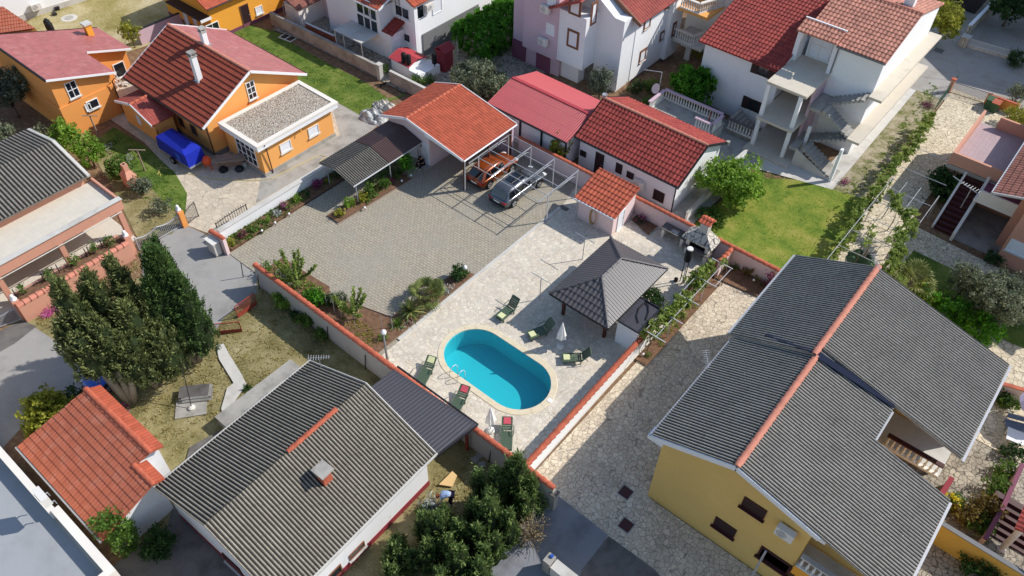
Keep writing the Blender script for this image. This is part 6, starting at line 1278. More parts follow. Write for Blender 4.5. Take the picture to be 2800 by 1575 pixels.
b = MB(); b.box(-15.1, -14.9, 54.2, 57.59, .2, 2.75); b.box(-15.1, -14.9, 54.4, 57.59, 2.95, 5.6); b.build('cross_wall', M['pink2'], h)
win(h, (-17.5, 57.6), (-15.2, 57.6), q(0, 3, 245, 745), 1.3, .9, M['whitepaint'], M['glass'], bars=(1, 0), zc=3.9); MB().box(-17.5, -15.1, 57.55, 57.6, 0, 5.6).build('recess_wall', M['pink2'], h)
b = MB(); b.box(-11.45, -10.45, 53.8, 68, 2.75, 2.95); b.box(-11.45, -10.45, 55.5, 68, 5.55, 5.75); b.build('side_gallery', M['beige'], h)
# stairs: ground to first, first to second
b = MB(); nst = 11
for i in range(nst): b.box(-14.5+i*0, -13.2, 55.6-i*.0, 55.6, 0, 0) if False else None
for i in range(9): b.box(-11.3-i*.32, -10.98-i*.32, 52.3, 53.7, .05+i*.17, .22+i*.17)          # lower flight to the left
for i in range(9): b.box(-14.3+i*.32, -13.98+i*.32, 53.75, 55.0, 1.35+i*.16, 1.51+i*.16)       # back to the right up to the gallery
for i in range(8): b.box(-11.7-i*.3, -11.4-i*.3, 53.85, 55.0, 2.95+i*.17, 3.12+i*.17)
for i in range(8): b.box(-13.9+i*.3, -13.6+i*.3, 55.05, 56.3, 4.2+i*.17, 4.37+i*.17)
b.box(-14.85, -13.9, 53.8, 56.3, 4.0, 4.2); b.box(-14.9, -14.3, 52.3, 55.0, 1.2, 1.4); b.build('stair', M['conc'], h)
b = MB(); b.prism([(-14.2, 53.72), (-11.0, 53.72), (-11.0, 53.84), (-14.2, 53.84)], 0, [2.9, 4.3, 4.3, 2.9][::1]); 
b = MB(); b.add([(-11.0, 52.2, 0), (-14.3, 52.2, 0), (-14.3, 52.2, 1.5), (-11.0, 52.2, .05), (-11.0, 52.3, 0), (-14.3, 52.3, 0), (-14.3, 52.3, 1.5), (-11.0, 52.3, .05)], [(0, 1, 2, 3), (7, 6, 5, 4), (2, 6, 7, 3), (0, 4, 5, 1), (1, 5, 6, 2)])
b.add([(-14.2, 55.02, 1.2), (-11.45, 55.02, 2.6), (-11.45, 55.02, 2.95), (-14.2, 55.02, 4.1), (-14.2, 55.06, 1.2), (-11.45, 55.06, 2.6), (-11.45, 55.06, 2.95), (-14.2, 55.06, 4.1)], [(0, 1, 2, 3), (7, 6, 5, 4), (2, 6, 7, 3), (0, 4, 5, 1), (1, 5, 6, 2), (0, 3, 7, 4)]); b.build('stair_wall', M['concl'], h)
MB().box(-11.2, -11.0, 52.1, 52.4, 0, 3.0).build('column', M['white2'], h); MB().box(-14.35, -14.1, 53.6, 53.8, 0, 2.75).build('column', M['white2'], h); MB().box(-11.6, -11.0, 52.4, 53.8, 2.6, 2.74)
b = MB(); b.tube([(-14.8, 56.2, 8.1), (-14.85, 56.25, 7.8), (-14.85, 56.28, 5.9)], .05, 6); b.build('downpipe', M['plinth'], h); MB().bar((-15.0, 56.1, 8.12), (-11.3, 56.1, 8.12), .1, .1).build('gutter', M['plinth'], h)

# --- B20 salmon house on the right
h = place('salmon_house', 'dusky salmon house at the right edge with roof terrace, outside stair and open carport', 'house', (2, 57, 0))
MB().box(-4.7, 4, 56.2, 63.2, 2.4, 2.7).build('terrace_slab', M['conc'], h); MB().box(-4.5, 4, 56.5, 63.0, 2.702, 2.75).build('terrace_floor', M['tilepur'], h)
b = MB(); b.box(-4.7, -4.5, 56.2, 63.2, 2.72, 3.7); b.box(-4.5, 1.0, 56.2, 56.4, 2.75, 3.7); b.box(-3.4, 4, 63.0, 63.2, 2.75, 3.7); b.build('parapet', M['salmon2'], h); MB().box(-4.6, 1.19, 56.8, 62.8, 0, 2.4).build('wall', M['salmon2'], h)
MB().box(.6, 8, 52.0, 62, 0, 5.2).build('main_wall', M['salmon2'], h) if False else None
MB().prism([(1.2, 51.6), (10.3, 51.6), (10.3, 65), (1.2, 65)], 0, [5.5, 8.1, 8.1, 5.5]).build('main_wall', M['salmon2'], h); MB().box(.7, 1.19, 53.4, 56.2, 0, 4.85).build('main_wall', M['salmon2'], h)
roof('roof', [[pl(-1.0, 51.4, 5.0), pl(-1.0, 66, 5.0), pl(10.5, 66, 8.3), pl(10.5, 51.4, 8.3)]], 'roman', M['t_old'], h, eave=(pl(-1, 51.4, 5), pl(-1, 66, 5)))
MB().bar((-1.05, 51.4, 4.95), (-1.05, 66, 4.95), .12, .12).build('gutter', M['steel'], h); MB().bar((-1.0, 51.33, 5.0), (10.5, 51.33, 8.3), .08, .14).build('fascia', M['steel'], h)
b = MB()
for i in range(11): b.box(-3.2, -1.9, 52.2+i*.38, 52.58+i*.38, 0, .22+i*.22)
b.build('stair', M['brownp'], h); b = MB(); b.prism([(-3.35, 52.2), (-3.2, 52.2), (-3.2, 56.3), (-3.35, 56.3)], 0, [.3, .3, 2.7, 2.7]); b.prism([(-1.9, 51.7), (-1.7, 51.7), (-1.7, 56.3), (-1.9, 56.3)], 0, [.7, .7, 3.0, 3.0]); b.build('stair_wall', M['cream'], h)
MB().box(-1.9, 1.1, 53.6, 56.2, 2.4, 2.6).build('balcony_slab', M['cream'], h); MB().box(-1.75, .9, 53.6, 53.72, 2.6, 3.4).build('balcony_parapet', M['cream'], h); MB().box(-1.7, .68, 53.72, 56.1, 2.602, 2.62).build('balcony_floor', M['plum'], h)
MB().box(-1.7, 1.19, 52.0, 56.8, 0, .03).build('carport_floor', M['conc'], h)
win(h, (1.2, 51.6), (9, 51.6), q(1, 3, 1895, 425), 1.4, 1.0, M['whitepaint'], M['shutter'], sill=M['concl'])
tv = place('tv_aerial', 'thin grey television aerial beside the salmon outside stair', 'aerial', (-2, 55, 2)); p = G((2660, 527), 4.0); MB().tube([(p.x-1.6, p.y+.3, 4.4), (p.x+.2, p.y, 4.1)], .03, 5).build('boom', M['galv'], tv); MB().tube([(p.x-.2, p.y+.1, 2.5), (p.x-.2, p.y+.1, 4.2)], .03, 5).build('mast', M['galv'], tv); b = MB()
for i in range(7): b.tube([(p.x-.9+i*.2, p.y+.05, 4.27-.02*i), (p.x-.8+i*.2, p.y+.4, 4.27-.02*i)], .01, 3)
b.build('elements', M['galv'], tv)
# far right top: house fragment, fence and road items
h = place('blue_roofed_building', 'building with a pale blue-grey flat roof at the top right edge', 'building', (-3, 82, 0)); p = G((2650, 40)); F = Frame((p.x, p.y), R(0)); MB(F).box(-4, .4, .3, 9, 0, 1.8).build('wall', M['dark'], h); MB(F).box(-3.2, 0.6, 1.2, 9, 1.8, 1.95).build('roof', M['bluegrey'] if 'bluegrey' in M else M['galv'], h)
a_, c_ = G(q(0, 3, 1480, 285)), G(q(0, 3, 1690, 70)); gwall('boundary_wall', 'white stone-faced wall beside the dark garden at the top right', 'wall', [(a_.x, a_.y), (c_.x, c_.y)], 1.3, .25, M['stonewall'], ('flat', M['white2']), px=False)
a_, c_ = G(q(0, 3, 1460, 355)), G(q(0, 3, 1560, 390)); 
p_ = place('gate_pillar', 'stone-faced pillar at the corner of the road and the dark garden', 'pillar', (a_.x, a_.y, 0)); MB().box(a_.x-.35, a_.x+.35, a_.y-.2, a_.y+.5, 0, 1.0).build('shaft', M['stonewall'], p_); MB().box(a_.x-.4, a_.x+.4, a_.y-.25, a_.y+.55, 1.0, 1.08).build('cap', M['concl'], p_)
a_, c_ = G(q(0, 3, 1490, 360)), G(q(0, 3, 1900, 480)); w_ = bargate('railing_fence', 'pale wire railing along the road in front of the dark garden', (a_.x, a_.y), (c_.x, c_.y), 0, 1.0, M['offwhite'], 60, 'fence'); w2 = gwall('low_wall', 'low stone wall under the pale wire railing by the road', 'wall', [(a_.x, a_.y+.1), (c_.x, c_.y+.1)], .35, .2, M['stonewall'], ('flat', M['concl']), px=False)
dg = sheet('dark_garden', [q(0, 3, 1480, 300), q(0, 3, 1900, 440), (3000, 150), (3000, -150), (2700, -150)], M['drygrass'], lvl=20)
h = place('pale_house', 'tall pale house just past the top right corner that shades the road', 'house', (8, 86, 0)); MB().prism([(-2.0, 82.1), (14, 85.5), (12, 100), (-8, 96), (-5.6, 84.9)], 0, 9.8).build('wall', M['cream'], h); MB().prism([(-2.2, 81.7), (14.4, 85.2), (12.3, 100.4), (-8.4, 96.3), (-6.0, 84.8)], 9.802, 10.0).build('roof', M['conc'], h)
# right-hand gate with bars, bins, orange wall
a_, c_ = G(q(0, 3, 1360, 700)), G(q(0, 3, 1650, 790)); bargate('driveway_gate', 'brown barred driveway gate between the garden path and the road', (a_.x, a_.y), (c_.x, c_.y), 0, 1.15, M['brownp'], 34)
p_ = place('gate_pillar', 'orange gate pillar left of the brown barred gate', 'pillar', (a_.x, a_.y, 0)); MB().box(a_.x-.2, a_.x+.12, a_.y-.15, a_.y+.15, 0, 1.3).build('shaft', M['salmon'], p_); MB().box(a_.x-.24, a_.x+.16, a_.y-.19, a_.y+.19, 1.3, 1.38).build('cap', M['cap'], p_)
gwall('boundary_wall', 'orange rendered wall behind the two wheeled bins', 'wall', [q(0, 3, 1665, 705), q(0, 3, 1905, 790)], 1.0, .2, M['orange2'], ('flat', M['cap']))
MG = M['bin_green'] = plain('green_bin_plastic', (60, 92, 62), .5, .08, 5)
for px, lid, lb in ((q(0, 3, 1650, 820), MG, 'green wheeled bin with a green lid beside the brown gate'), (q(0, 3, 1690, 845), M['cap'], 'green wheeled bin with an orange lid beside the brown gate')):
    p = G(px); o = place('wheeled_bin', lb, 'bin', (p.x, p.y, 0), 'wheeled bins by the gate'); b = MB(Frame((p.x, p.y), 0)); b.add([(-.24, -.26, .06), (.24, -.26, .06), (.24, .26, .06), (-.24, .26, .06), (-.3, -.34, .95), (.3, -.34, .95), (.3, .34, .95), (-.3, .34, .95)], [(3, 2, 1, 0), (4, 5, 6, 7), (0, 1, 5, 4), (1, 2, 6, 5), (2, 3, 7, 6), (3, 0, 4, 7)]); b.build('body', MG, o)
    MB(Frame((p.x, p.y), 0)).prism([(-.33, -.38), (.33, -.38), (.33, .38), (-.33, .38)], .952, [.99, .99, 1.07, 1.07]).build('lid', lid, o); b = MB(Frame((p.x, p.y), 0)); b.tube([(-.3, .3, .1), (-.36, .3, .1)], .1, 10); b.tube([(.3, .3, .1), (.36, .3, .1)], .1, 10); b.build('wheel', M['black'], o)
# bottom right: plum stair yard with roof corner and column
h = place('plum_roofed_porch', 'porch with a wine-red tiled roof corner and white column at the lower right', 'porch', (10, 30, 0))
p = G((2785, 1420), 2.6); roof('roof', [[pl(p.x, p.y-.6, 2.6), pl(p.x, p.y+3.0, 2.6), pl(p.x+3, p.y+3.0, 3.6), pl(p.x+3, p.y-.6, 3.6)]], 'roman', M['t_deep'], h); c0 = G(q(2, 3, 1720, 1240)); MB().tube([(c0.x+.2, c0.y+.1, 0), (c0.x+.2, c0.y+.1, 2.6)], .15, 10).build('column', M['cream'], h); MB().lathe((c0.x+.2, c0.y+.1, 0), [(0, .22), (.12, .22), (.14, .16)], 10).build('column_base', M['cream'], h)
b = MB()
for i in range(6): b.box(c0.x-1.2, c0.x+1.8, c0.y+.5+i*.35, c0.y+.85+i*.35, 0, .16*(i+1))
b.build('steps', M['brownp'], h)
gwall('boundary_wall', 'curving pink wall with a plum coping beside the shaded side yard', 'wall', [q(2, 3, 1925, 600), q(2, 3, 1790, 900), q(2, 3, 1640, 1170)], 1.0, .16, M['pink'], ('flat', M['plum']))
gwall('boundary_wall', 'dusky pink wall with an orange coping at the right edge behind the corrugated roof', 'wall', [q(2, 3, 1760, -10), q(2, 3, 2000, 60)], 1.2, .2, M['pink'], ('flat', M['cap']))

# ============================================================ OBJECTS
def at(px, z=0): p = G(px, z); return (p.x, p.y)
# cars
car('burnt orange hatchback parked beside the garage post under the steel frame', (-30.8, 36.0, .02), PI/2, 4.3, 1.78, 1.56, M['car_o'], 'suv', 'cars parked under the carport frame')
car('grey estate car with silver roof rails parked under the steel frame', (-28.15, 35.75, .02), PI/2, 4.85, 1.86, 1.5, M['car_g'], 'wagon', 'cars parked under the carport frame')
car('blue car half hidden under the cypress trees at the left', (-35.3, 7.75, .02), -PI/2, 4.2, 1.76, 1.48, M['car_b'], 'suv')
# tarpaulin covered trailer
tr = place('trailer', 'box trailer under a bright blue tarpaulin cover beside the large orange house', 'trailer', (-49.6, 22.0, 0)); F = Frame((-49.75, 22.0), R(1))
MB(F).box(-1.85, 1.95, -.72, .72, .42, .55).build('chassis', M['galv'], tr); M['tarp'] = plain('blue_tarpaulin', (24, 46, 176), .5, .2, 2.5, 0, .4, .9); M['tarpl'] = plain('light_blue_tarp_flap', (40, 96, 220), .45, .1, 3, 0, .5)
b = MB(F); b.add([(-1.9, -.75, .55), (1.9, -.75, .55), (1.9, .75, .55), (-1.9, .75, .55), (-1.85, -.72, 1.6), (1.75, -.72, 1.55), (1.75, .72, 1.55), (-1.85, .72, 1.6), (-1.5, -.3, 1.85), (.8, -.35, 1.78), (.8, .35, 1.78), (-1.5, .3, 1.85)],
    [(0, 1, 5, 4), (1, 2, 6, 5), (2, 3, 7, 6), (3, 0, 4, 7), (4, 5, 9, 8), (5, 6, 10, 9), (6, 7, 11, 10), (7, 4, 8, 11), (8, 9, 10, 11), (3, 2, 1, 0)]); b.build('tarpaulin', M['tarp'], tr)
MB(F).add([(.6, -.765, .6), (1.0, -.765, .6), (1.05, -.765, 1.3), (.5, -.765, 1.33), (.6, -.78, .6), (1.0, -.78, .6), (1.05, -.78, 1.3), (.5, -.78, 1.33)], [(4, 5, 6, 7), (0, 4, 7, 3), (1, 2, 6, 5), (2, 3, 7, 6), (0, 1, 5, 4)]).build('tarpaulin_flap', M['tarpl'], tr)
for sy in (-1, 1):
    b = MB(F); b.tube([(-.1, sy*.74, .3), (-.1, sy*.9, .3)], .3, 14); b.build('wheel', M['black'], tr, True); b = MB(F); b.tube([(-.1, sy*.9, .3), (-.1, sy*.91, .3)], .16, 10); b.build('wheel_rim', M['galv'], tr)
MB(F).bar((-1.85, 0, .45), (-2.6, 0, .45), .08).build('drawbar', M['galv'], tr)
# loungers
M['lgreen'] = plain('green_plastic', (74, 92, 72), .5, .06, 5, 0, .5)
def lounger(label, foot, head, rec, group='green sun loungers round the pool'):
    F = Frame((0, 0), 0); t = empty('sun_lounger', label, 'sun lounger', (foot[0], foot[1], 0.02), math.atan2(head[1]-foot[1], head[0]-foot[0]), group); w = .33; c, s = math.cos(R(rec)), math.sin(R(rec))
    b = MB(); b.box(0, 1.2, -w, -w+.07, .3, .37); b.box(0, 1.2, w-.07, w, .3, .37); 
    for i in range(9): b.box(.02+i*.13, .02+i*.13+.115, -w+.07, w-.07, .335, .36)
    b.build('seat', M['lgreen'], t); b = MB()
    P = lambda x, y, z: (1.2+x*c-z*s, y, .35+x*s+z*c)
    def bx(x0, x1, y0, y1, z0, z1): b.add([P(*p) for p in ((x0, y0, z0), (x1, y0, z0), (x1, y1, z0), (x0, y1, z0), (x0, y0, z1), (x1, y0, z1), (x1, y1, z1), (x0, y1, z1))], [(3, 2, 1, 0), (4, 5, 6, 7), (0, 1, 5, 4), (1, 2, 6, 5), (2, 3, 7, 6), (3, 0, 4, 7)])
    bx(0, .78, -w+.02, -w+.08, -.03, .03); bx(0, .78, w-.08, w-.02, -.03, .03); bx(.7, .8, -w+.08, w-.08, -.03, .03)
    for i in range(5): bx(.03+i*.135, .03+i*.135+.12, -w+.08, w-.08, -.012, .012)
    b.build('backrest', M['lgreen'], t)
    for x, y in ((.15, -w+.04), (.15, w-.04), (1.12, -w+.04), (1.12, w-.04)): b = MB(); b.bar((x, y, 0), (x, y, .31), .055); b.build('leg', M['lgreen'], t)
    for sy in (-1, 1): b = MB(); b.tube([(.85, sy*w, .34), (.88, sy*(w+.05), .55), (1.05, sy*(w+.06), .6), (1.4, sy*(w+.05), .58), (1.55, sy*(w+.03), .36)], [.02, .024, .028, .024, .018], 6); b.build('armrest', M['lgreen'], t, True)
    MB().box(.1, .14, -w+.07, w-.07, .08, .14).build('crossbar', M['lgreen'], t); return t
M['towy'] = plain('pale_yellow_towel', (214, 216, 166), .95, .06, 10, 0, .1, .3); M['towp'] = plain('pink_towel', (206, 92, 104), .95, .08, 10, 0, .1, .3)
def towel(label, foot, head, x, z, mat, rec=0, group='folded towels on the loungers'):
    a = math.atan2(head[1]-foot[1], head[0]-foot[0]); o = empty('towel', label, 'towel', (foot[0]+math.cos(a)*x, foot[1]+math.sin(a)*x, z), a, group); o.rotation_euler = (0, -R(rec), a)
    b = MB(); b.box(-.2, .2, -.21, .21, 0, .02); b.build('lower_fold', mat, o); b = MB(); b.box(-.185, .19, -.195, .19, .021, .04); b.build('upper_fold', mat, o); return o
L1 = [((-21.0, 25.15), (-20.95, 27.0)), ((-18.7, 25.25), (-17.95, 27.0)), ((-16.1, 25.25), (-14.7, 26.5))]
nm_ = ('leftmost of three beyond the pool', 'middle one of three beyond the pool', 'rightmost of three beyond the pool')
for (f_, h_), n_ in zip(L1, nm_):
    lounger(f'green plastic sun lounger with upright back, {n_}', f_, h_, 52); towel(f'pale yellow folded towel at the foot of the {n_.split()[0]} lounger beyond the pool', f_, h_, .28, .385, M['towy'])
L2 = [((-21.2, 18.3), (-21.85, 20.05), M['towy'], 'near the pool ladder', 'pale yellow'), ((-18.35, 17.98), (-18.9, 19.7), M['towp'], 'half under the dark lean-to roof', 'pink'), ((-14.55, 18.2), (-15.65, 19.6), M['towp'], 'beside the closed parasol at the near end', 'pink')]
for f_, h_, m_, n_, c_ in L2:
    lounger(f'green plastic sun lounger reclined low, {n_}', f_, h_, 22); towel(f'{c_} folded towel on the lounger {n_}', f_, h_, 1.72, .58, m_, 22)
def parasol(label, xy):
    t = empty('closed_parasol', label, 'parasol', (*xy, .02), 0, 'closed white parasols by the pool'); MB().lathe((0, 0, 0), [(0, .24), (.1, .26), (.2, .2), (.24, .06)], 14).build('base', M['offwhite'], t, True); MB().tube([(0, 0, .2), (0, 0, 2.25)], .022, 7).build('pole', M['galv'], t)
    vs = []; fs = []; n = 24; prof = [(2.3, .02), (2.1, .06), (1.7, .13), (1.3, .2), (1.0, .27), (.95, .26)]
    for i, (z, r) in enumerate(prof):
        for k in range(n): a = 2*PI*k/n; rr = r*(1+.28*math.cos(6*a)*min(1, i/2)); vs.append((rr*math.cos(a), rr*math.sin(a), z+(.05*math.cos(6*a) if i == 5 else 0)))
    for i in range(5):
        for k in range(n): fs.append((i*n+k, (i+1)*n+k, (i+1)*n+(k+1) % n, i*n+(k+1) % n))
    fs.append(tuple(range(n))); M.setdefault('canvas', plain('white_canvas', (238, 236, 232), .9, .04, 6, 0, .1)); MB().add(vs, fs).build('canopy', M['canvas'], t, True)
parasol('closed white parasol standing in the gazebo shade beyond the pool', (-16.8, 26.05)); parasol('closed white parasol on a white base at the near side of the pool', (-16.1, 18.7))
# clothes line poles
for i, (xy, px, lb) in enumerate((((-20.3, 33.1), 0, 'steel clothes line pole with a cross bar, closer to the pink tool shed'), ((-20.2, 28.3), 0, 'steel clothes line pole with a cross bar, closer to the swimming pool'))):
    t = empty('clothes_line_pole', lb, 'clothes pole', (*xy, 0), 0, 'clothes line poles on the terrace'); MB().tube([(0, 0, 0), (0, 0, 2.05)], .03, 6).build('pole', M['galv'], t); MB().tube([(-.8, 0, 2.05), (.8, 0, 2.05)], .025, 6).build('cross_bar', M['galv'], t)
for i in range(3): tag(MB().tube([(-20.9+i*.55, 33.1, 2.06), (-20.85+i*.55, 30.7, 2.0), (-20.8+i*.55, 28.3, 2.06)], .005, 3, False).build('clothes_line', M['galv'], None), 'thin washing line stretched between the two terrace poles', 'washing line', 'washing lines between the two poles')
# solar shower barrel
xy = (-14.05, 35.7); t = place('solar_shower', 'tall black solar water barrel with a white lid on slim posts at the terrace edge', 'solar shower', (*xy, 0))
for dx in (-.14, .14): MB().tube([(xy[0]+dx, xy[1], 0), (xy[0]+dx, xy[1], 2.2)], .03, 6).build('post', M['dark'], t)
MB().lathe((xy[0], xy[1], 2.05), [(0, .2), (.05, .23), (1.0, .23), (1.02, .2)], 14).build('barrel', M['black'], t, True); MB().lathe((xy[0], xy[1], 3.08), [(0, .22), (.06, .2), (.08, .05)], 12).build('lid', M['offwhite'], t); MB().tube([(xy[0], xy[1], 2.0), (xy[0]-.5, xy[1]-.3, 2.0), (xy[0]-.5, xy[1]-.3, 1.9)], .02, 5).build('shower_head', M['steel'], t)
MB().tube([(xy[0]+.08, xy[1]-.1, 0), (xy[0]+.08, xy[1]-.1, 3.0)], .03, 6).build('water_pipe', M['galv'], t)
gl_ = place('gas_bottle', 'small dark green bottle standing at the foot of the solar shower', 'bottle', (xy[0]-.3, xy[1]-.2, 0)); MB().lathe((xy[0]-.35, xy[1]-.2, 0), [(0, .13), (.3, .14), (.38, .06)], 10).build('body', M['bshut'], gl_, True); MB().lathe((xy[0]-.35, xy[1]-.2, .38), [(0, .03), (.06, .04)], 8).build('valve', M['galv'], gl_)
# globe lights
M['globe'] = plain('white_globe', (240, 240, 240), .3, .02, 5, 0, .6)
def globe(px, lb, h=.32, r=.085, uv=None):
    xy = uv or at(px, h); t = empty('globe_light', lb, 'garden light', (*xy, .02), 0, 'white globe garden lights'); MB().tube([(0, 0, 0), (0, 0, h-r)], .02, 6).build('stem', M['dark'], t); MB().lathe((0, 0, h-r), [(0, r*.4), (r*.3, r*.8), (r*.75, r*.98), (r*1.2, r*.96), (r*1.7, r*.7), (r*2, r*.15)], 12).build('globe', M['globe'], t, True)
for px, lb in (((716, 631), 'small white globe light at the gate end of the bed by the pale wall'), ((752, 609), 'small white globe light in the middle of the bed by the pale wall'), ((790, 585), 'small white globe light beside the purple shrub by the pale wall'),
               ((997, 568), 'small white globe light at the lower corner of the canopy bed'), ((813, 752), 'small white globe light beside the dark red shrub by the tall sapling'), ((899, 812), 'small white globe light beside the bean stakes'), ((978, 867), 'small white globe light at the foot of the second sapling'),
               (q(1, 2, 1367, 790), 'small white globe light under the vine, farthest of the driveway row'), (q(1, 2, 1252, 928), 'small white globe light under the vine, second farthest of the driveway row'), (q(1, 2, 1120, 1075), 'small white globe light under the vine, third of the driveway row'), (q(1, 2, 990, 1225), 'small white globe light under the vine, nearest of the driveway row'),
               (q(1, 2, 1825, 665), 'small white globe light in the shaded bed under the pink wall'), (q(0, 1, 1170, 1325), 'small white globe light in the canopy bed near the doorstep'), (q(0, 1, 1100, 1365), 'small white globe light halfway along the canopy bed'), (q(2, 3, 1800, 605), 'small white globe light in the shaded side yard bed'), (q(2, 3, 1810, 200), 'small white globe light at the top of the shaded side yard')): globe(px, lb)
globe(None, 'white globe light on a short post at the far end of the palm bed', 1.0, .14, at(q(1, 1, 1578, 570), 1.0))
t = place('lamp_post', 'grey lamp post with a white globe at the corner of pool terrace and coping wall', 'lamp post', (-25.0, 18.5, 0)); b0 = G(q(1, 1, 990, 1268)); MB().tube([(b0.x, b0.y, 0), (b0.x, b0.y, 2.3)], [.075, .06], 9).build('pole', M['plinth'], t, True); MB().tube([(b0.x, b0.y, 2.25), (b0.x+.12, b0.y+.1, 2.4), (b0.x+.05, b0.y+.12, 2.5)], .02, 5).build('arm', M['galv'], t); MB().lathe((b0.x+.02, b0.y+.03, 2.42), [(0, .07), (.06, .14), (.16, .17), (.26, .14), (.33, .03)], 12).build('globe', M['globe'], t, True)
# bean stakes
for i in range(9):
    x = -29.9+i*.33+random.uniform(-.05, .05); y = 18.9+(i % 2)*.55; tag(MB().tube([(x, y, 0), (x+.02, y, 1.5)], .016, 5).build('bean_stake', M['galv'], None), f'thin pale bean stake in the vegetable bed, {ORD[i]} of nine from the left', 'stake', 'bean stakes in the vegetable bed')
for i, px in enumerate((q(1, 1, 955, 1040), q(1, 1, 1035, 1060))): x, y = at(px); tag(MB().tube([(x, y, 0), (x, y, 1.3)], .02, 5).build('garden_stake', M['galv'], None), f'single grey stake beside the globe lamp post, {("left", "right")[i]} of two', 'stake', 'stakes beside the lamp post')
# gates
a_, c_ = G(q(1, 0, 1055, 440)), G(q(1, 0, 1370, 262)); bargate('sliding_gate', 'silver barred double gate between salmon planter wall and salmon pillar', (a_.x, a_.y), (c_.x, c_.y), 0, 1.15, M['galv'], 26, top=lambda f: 1-.18*math.sin(PI*((2*f) % 1)), r=.024)
a_, c_ = G(q(1, 0, -120, 1070)), G(q(1, 0, 165, 965)); bargate('sliding_gate', 'silver barred gate at the left edge in front of the salmon house', (a_.x, a_.y), (c_.x, c_.y), 0, 1.15, M['galv'], 26, top=lambda f: .9+.1*math.cos(2*PI*f), r=.024)
p = G(q(1, 0, 1400, 260)); t = place('gate_pillar', 'salmon and orange gate pillar with a white ornament beside the silver gate', 'pillar', (p.x, p.y, 0)); MB().box(p.x-.35, p.x-.02, p.y-.18, p.y+.18, 0, 1.4).build('shaft', M['salmon'], t); MB().box(p.x-.015, p.x+.1, p.y-.17, p.y+.19, 0, 1.35).build('orange_side', M['orange2'], t); MB().lathe((p.x-.18, p.y, 1.4), [(0, .18), (.08, .18), (.1, .1), (.2, .14), (.3, .09), (.36, .12), (.46, .04)], 9).build('ornament', M['whitepaint'], t, True)
a_, c_ = G(q(1, 0, 1420, 245)), G(q(1, 0, 1500, 185)); bargate('ornamental_gate', 'black wrought iron gate leaf with spikes standing open by the salmon pillar', (a_.x, a_.y), (c_.x, c_.y), 0, 1.35, M['dark'], 9, top=lambda f: .82+.2*math.sin(PI*f*.6), spikes=True, r=.016)
bargate('ornamental_gate', 'black wrought iron gate leaf with spikes folded back along the pale block wall', (-40.75, 18.6), (-40.55, 21.0), 0, 1.35, M['dark'], 13, top=lambda f: .82+.2*math.sin(PI*f*.6), spikes=True, r=.018)
def meshpanel(lab, A, B, z0, h, kick):
    A = Vector((*A[:2], 0)); B = Vector((*B[:2], 0)); L = (B-A).length; F = Frame((A.x, A.y), math.atan2(B.y-A.y, B.x-A.x)); o = place('mesh_gate_leaf', lab, 'gate leaf', (A.x, A.y, 0)); b = MB(F)
    b.bar((0, 0, z0), (L, 0, z0), .05); b.bar((0, 0, h), (L, 0, h), .05); b.bar((0, 0, z0), (0, 0, h), .05); b.bar((L, 0, z0), (L, 0, h), .05); b.build('frame', M['redp'], o); MB(F).box(0.03, L-.03, -.012, .012, z0+.02, z0+kick).build('kick_plate', M['redp'], o); b = MB(F); n = int(L/.09)
    for i in range(1, n): b.tube([(L*i/n, 0, z0+kick), (L*i/n, 0, h)], .006, 3, False)
    for i in range(1, int((h-z0-kick)/.09)): b.tube([(0, 0, z0+kick+i*.09), (L, 0, z0+kick+i*.09)], .006, 3, False)
    b.build('wire_mesh', M['redp'], o)
a_, c_ = G(q(1, 0, 1800, 950)), G(q(1, 0, 1940, 850)); meshpanel('rusty red mesh gate leaf, the one closer to the coping wall', (a_.x, a_.y), (c_.x, c_.y), .05, 1.05, .3)
a_, c_ = G(q(1, 0, 1640, 1075)), G(q(1, 0, 1828, 1055)); meshpanel('rusty red mesh gate leaf, the one closer to the dark cypress', (a_.x, a_.y), (c_.x, c_.y), .05, .95, .25)
# odd things in the orange house yard
t = place('cement_mixer', 'orange cement mixer between the blue trailer and the house corner', 'cement mixer', (-47.6, 21.9, 0)); p = G(q(0, 0, 1580, 1275)); M['mixer'] = plain('orange_machine_paint', (222, 84, 40), .5, .12, 5)
MB(Frame((p.x, p.y), .3)).lathe((0, 0, .45), [(0, .12), (.15, .3), (.4, .34), (.65, .2), (.66, .16)], 14).build('drum', M['mixer'], t, True); b = MB(Frame((p.x, p.y), .3)); b.bar((-.35, 0, 0), (0, 0, .6), .05); b.bar((.35, 0, 0), (0, 0, .6), .05); b.bar((0, .35, 0), (0, 0, .6), .05); b.build('stand', M['mixer'], t)
t = place('work_table', 'makeshift work table heaped with old planks and bags by the glazed door', 'table', (-46, 22.9, 0)); p = G(q(0, 0, 1755, 1255)); F = Frame((p.x, p.y), R(50)); MB(F).box(-1.1, 1.0, -.4, .4, .72, .77).build('tabletop', M['timber'], t); b = MB(F)
for x in (-.9, .8): b.bar((x, -.35, 0), (x, .35, .72), .05); b.bar((x, .35, 0), (x, -.35, .72), .05)
b.build('trestle', M['timber'], t)
for i in range(6): tag(MB(F).bar((-1.3+random.random()*.3, -.35+i*.12, .8+.05*(i % 3)), (1.1+random.random()*.3, -.3+i*.12, .82+.05*(i % 2)), .1, .03).build('plank', M['timber'], None), 'old grey plank lying on the makeshift work table', 'plank', 'planks on the work table')
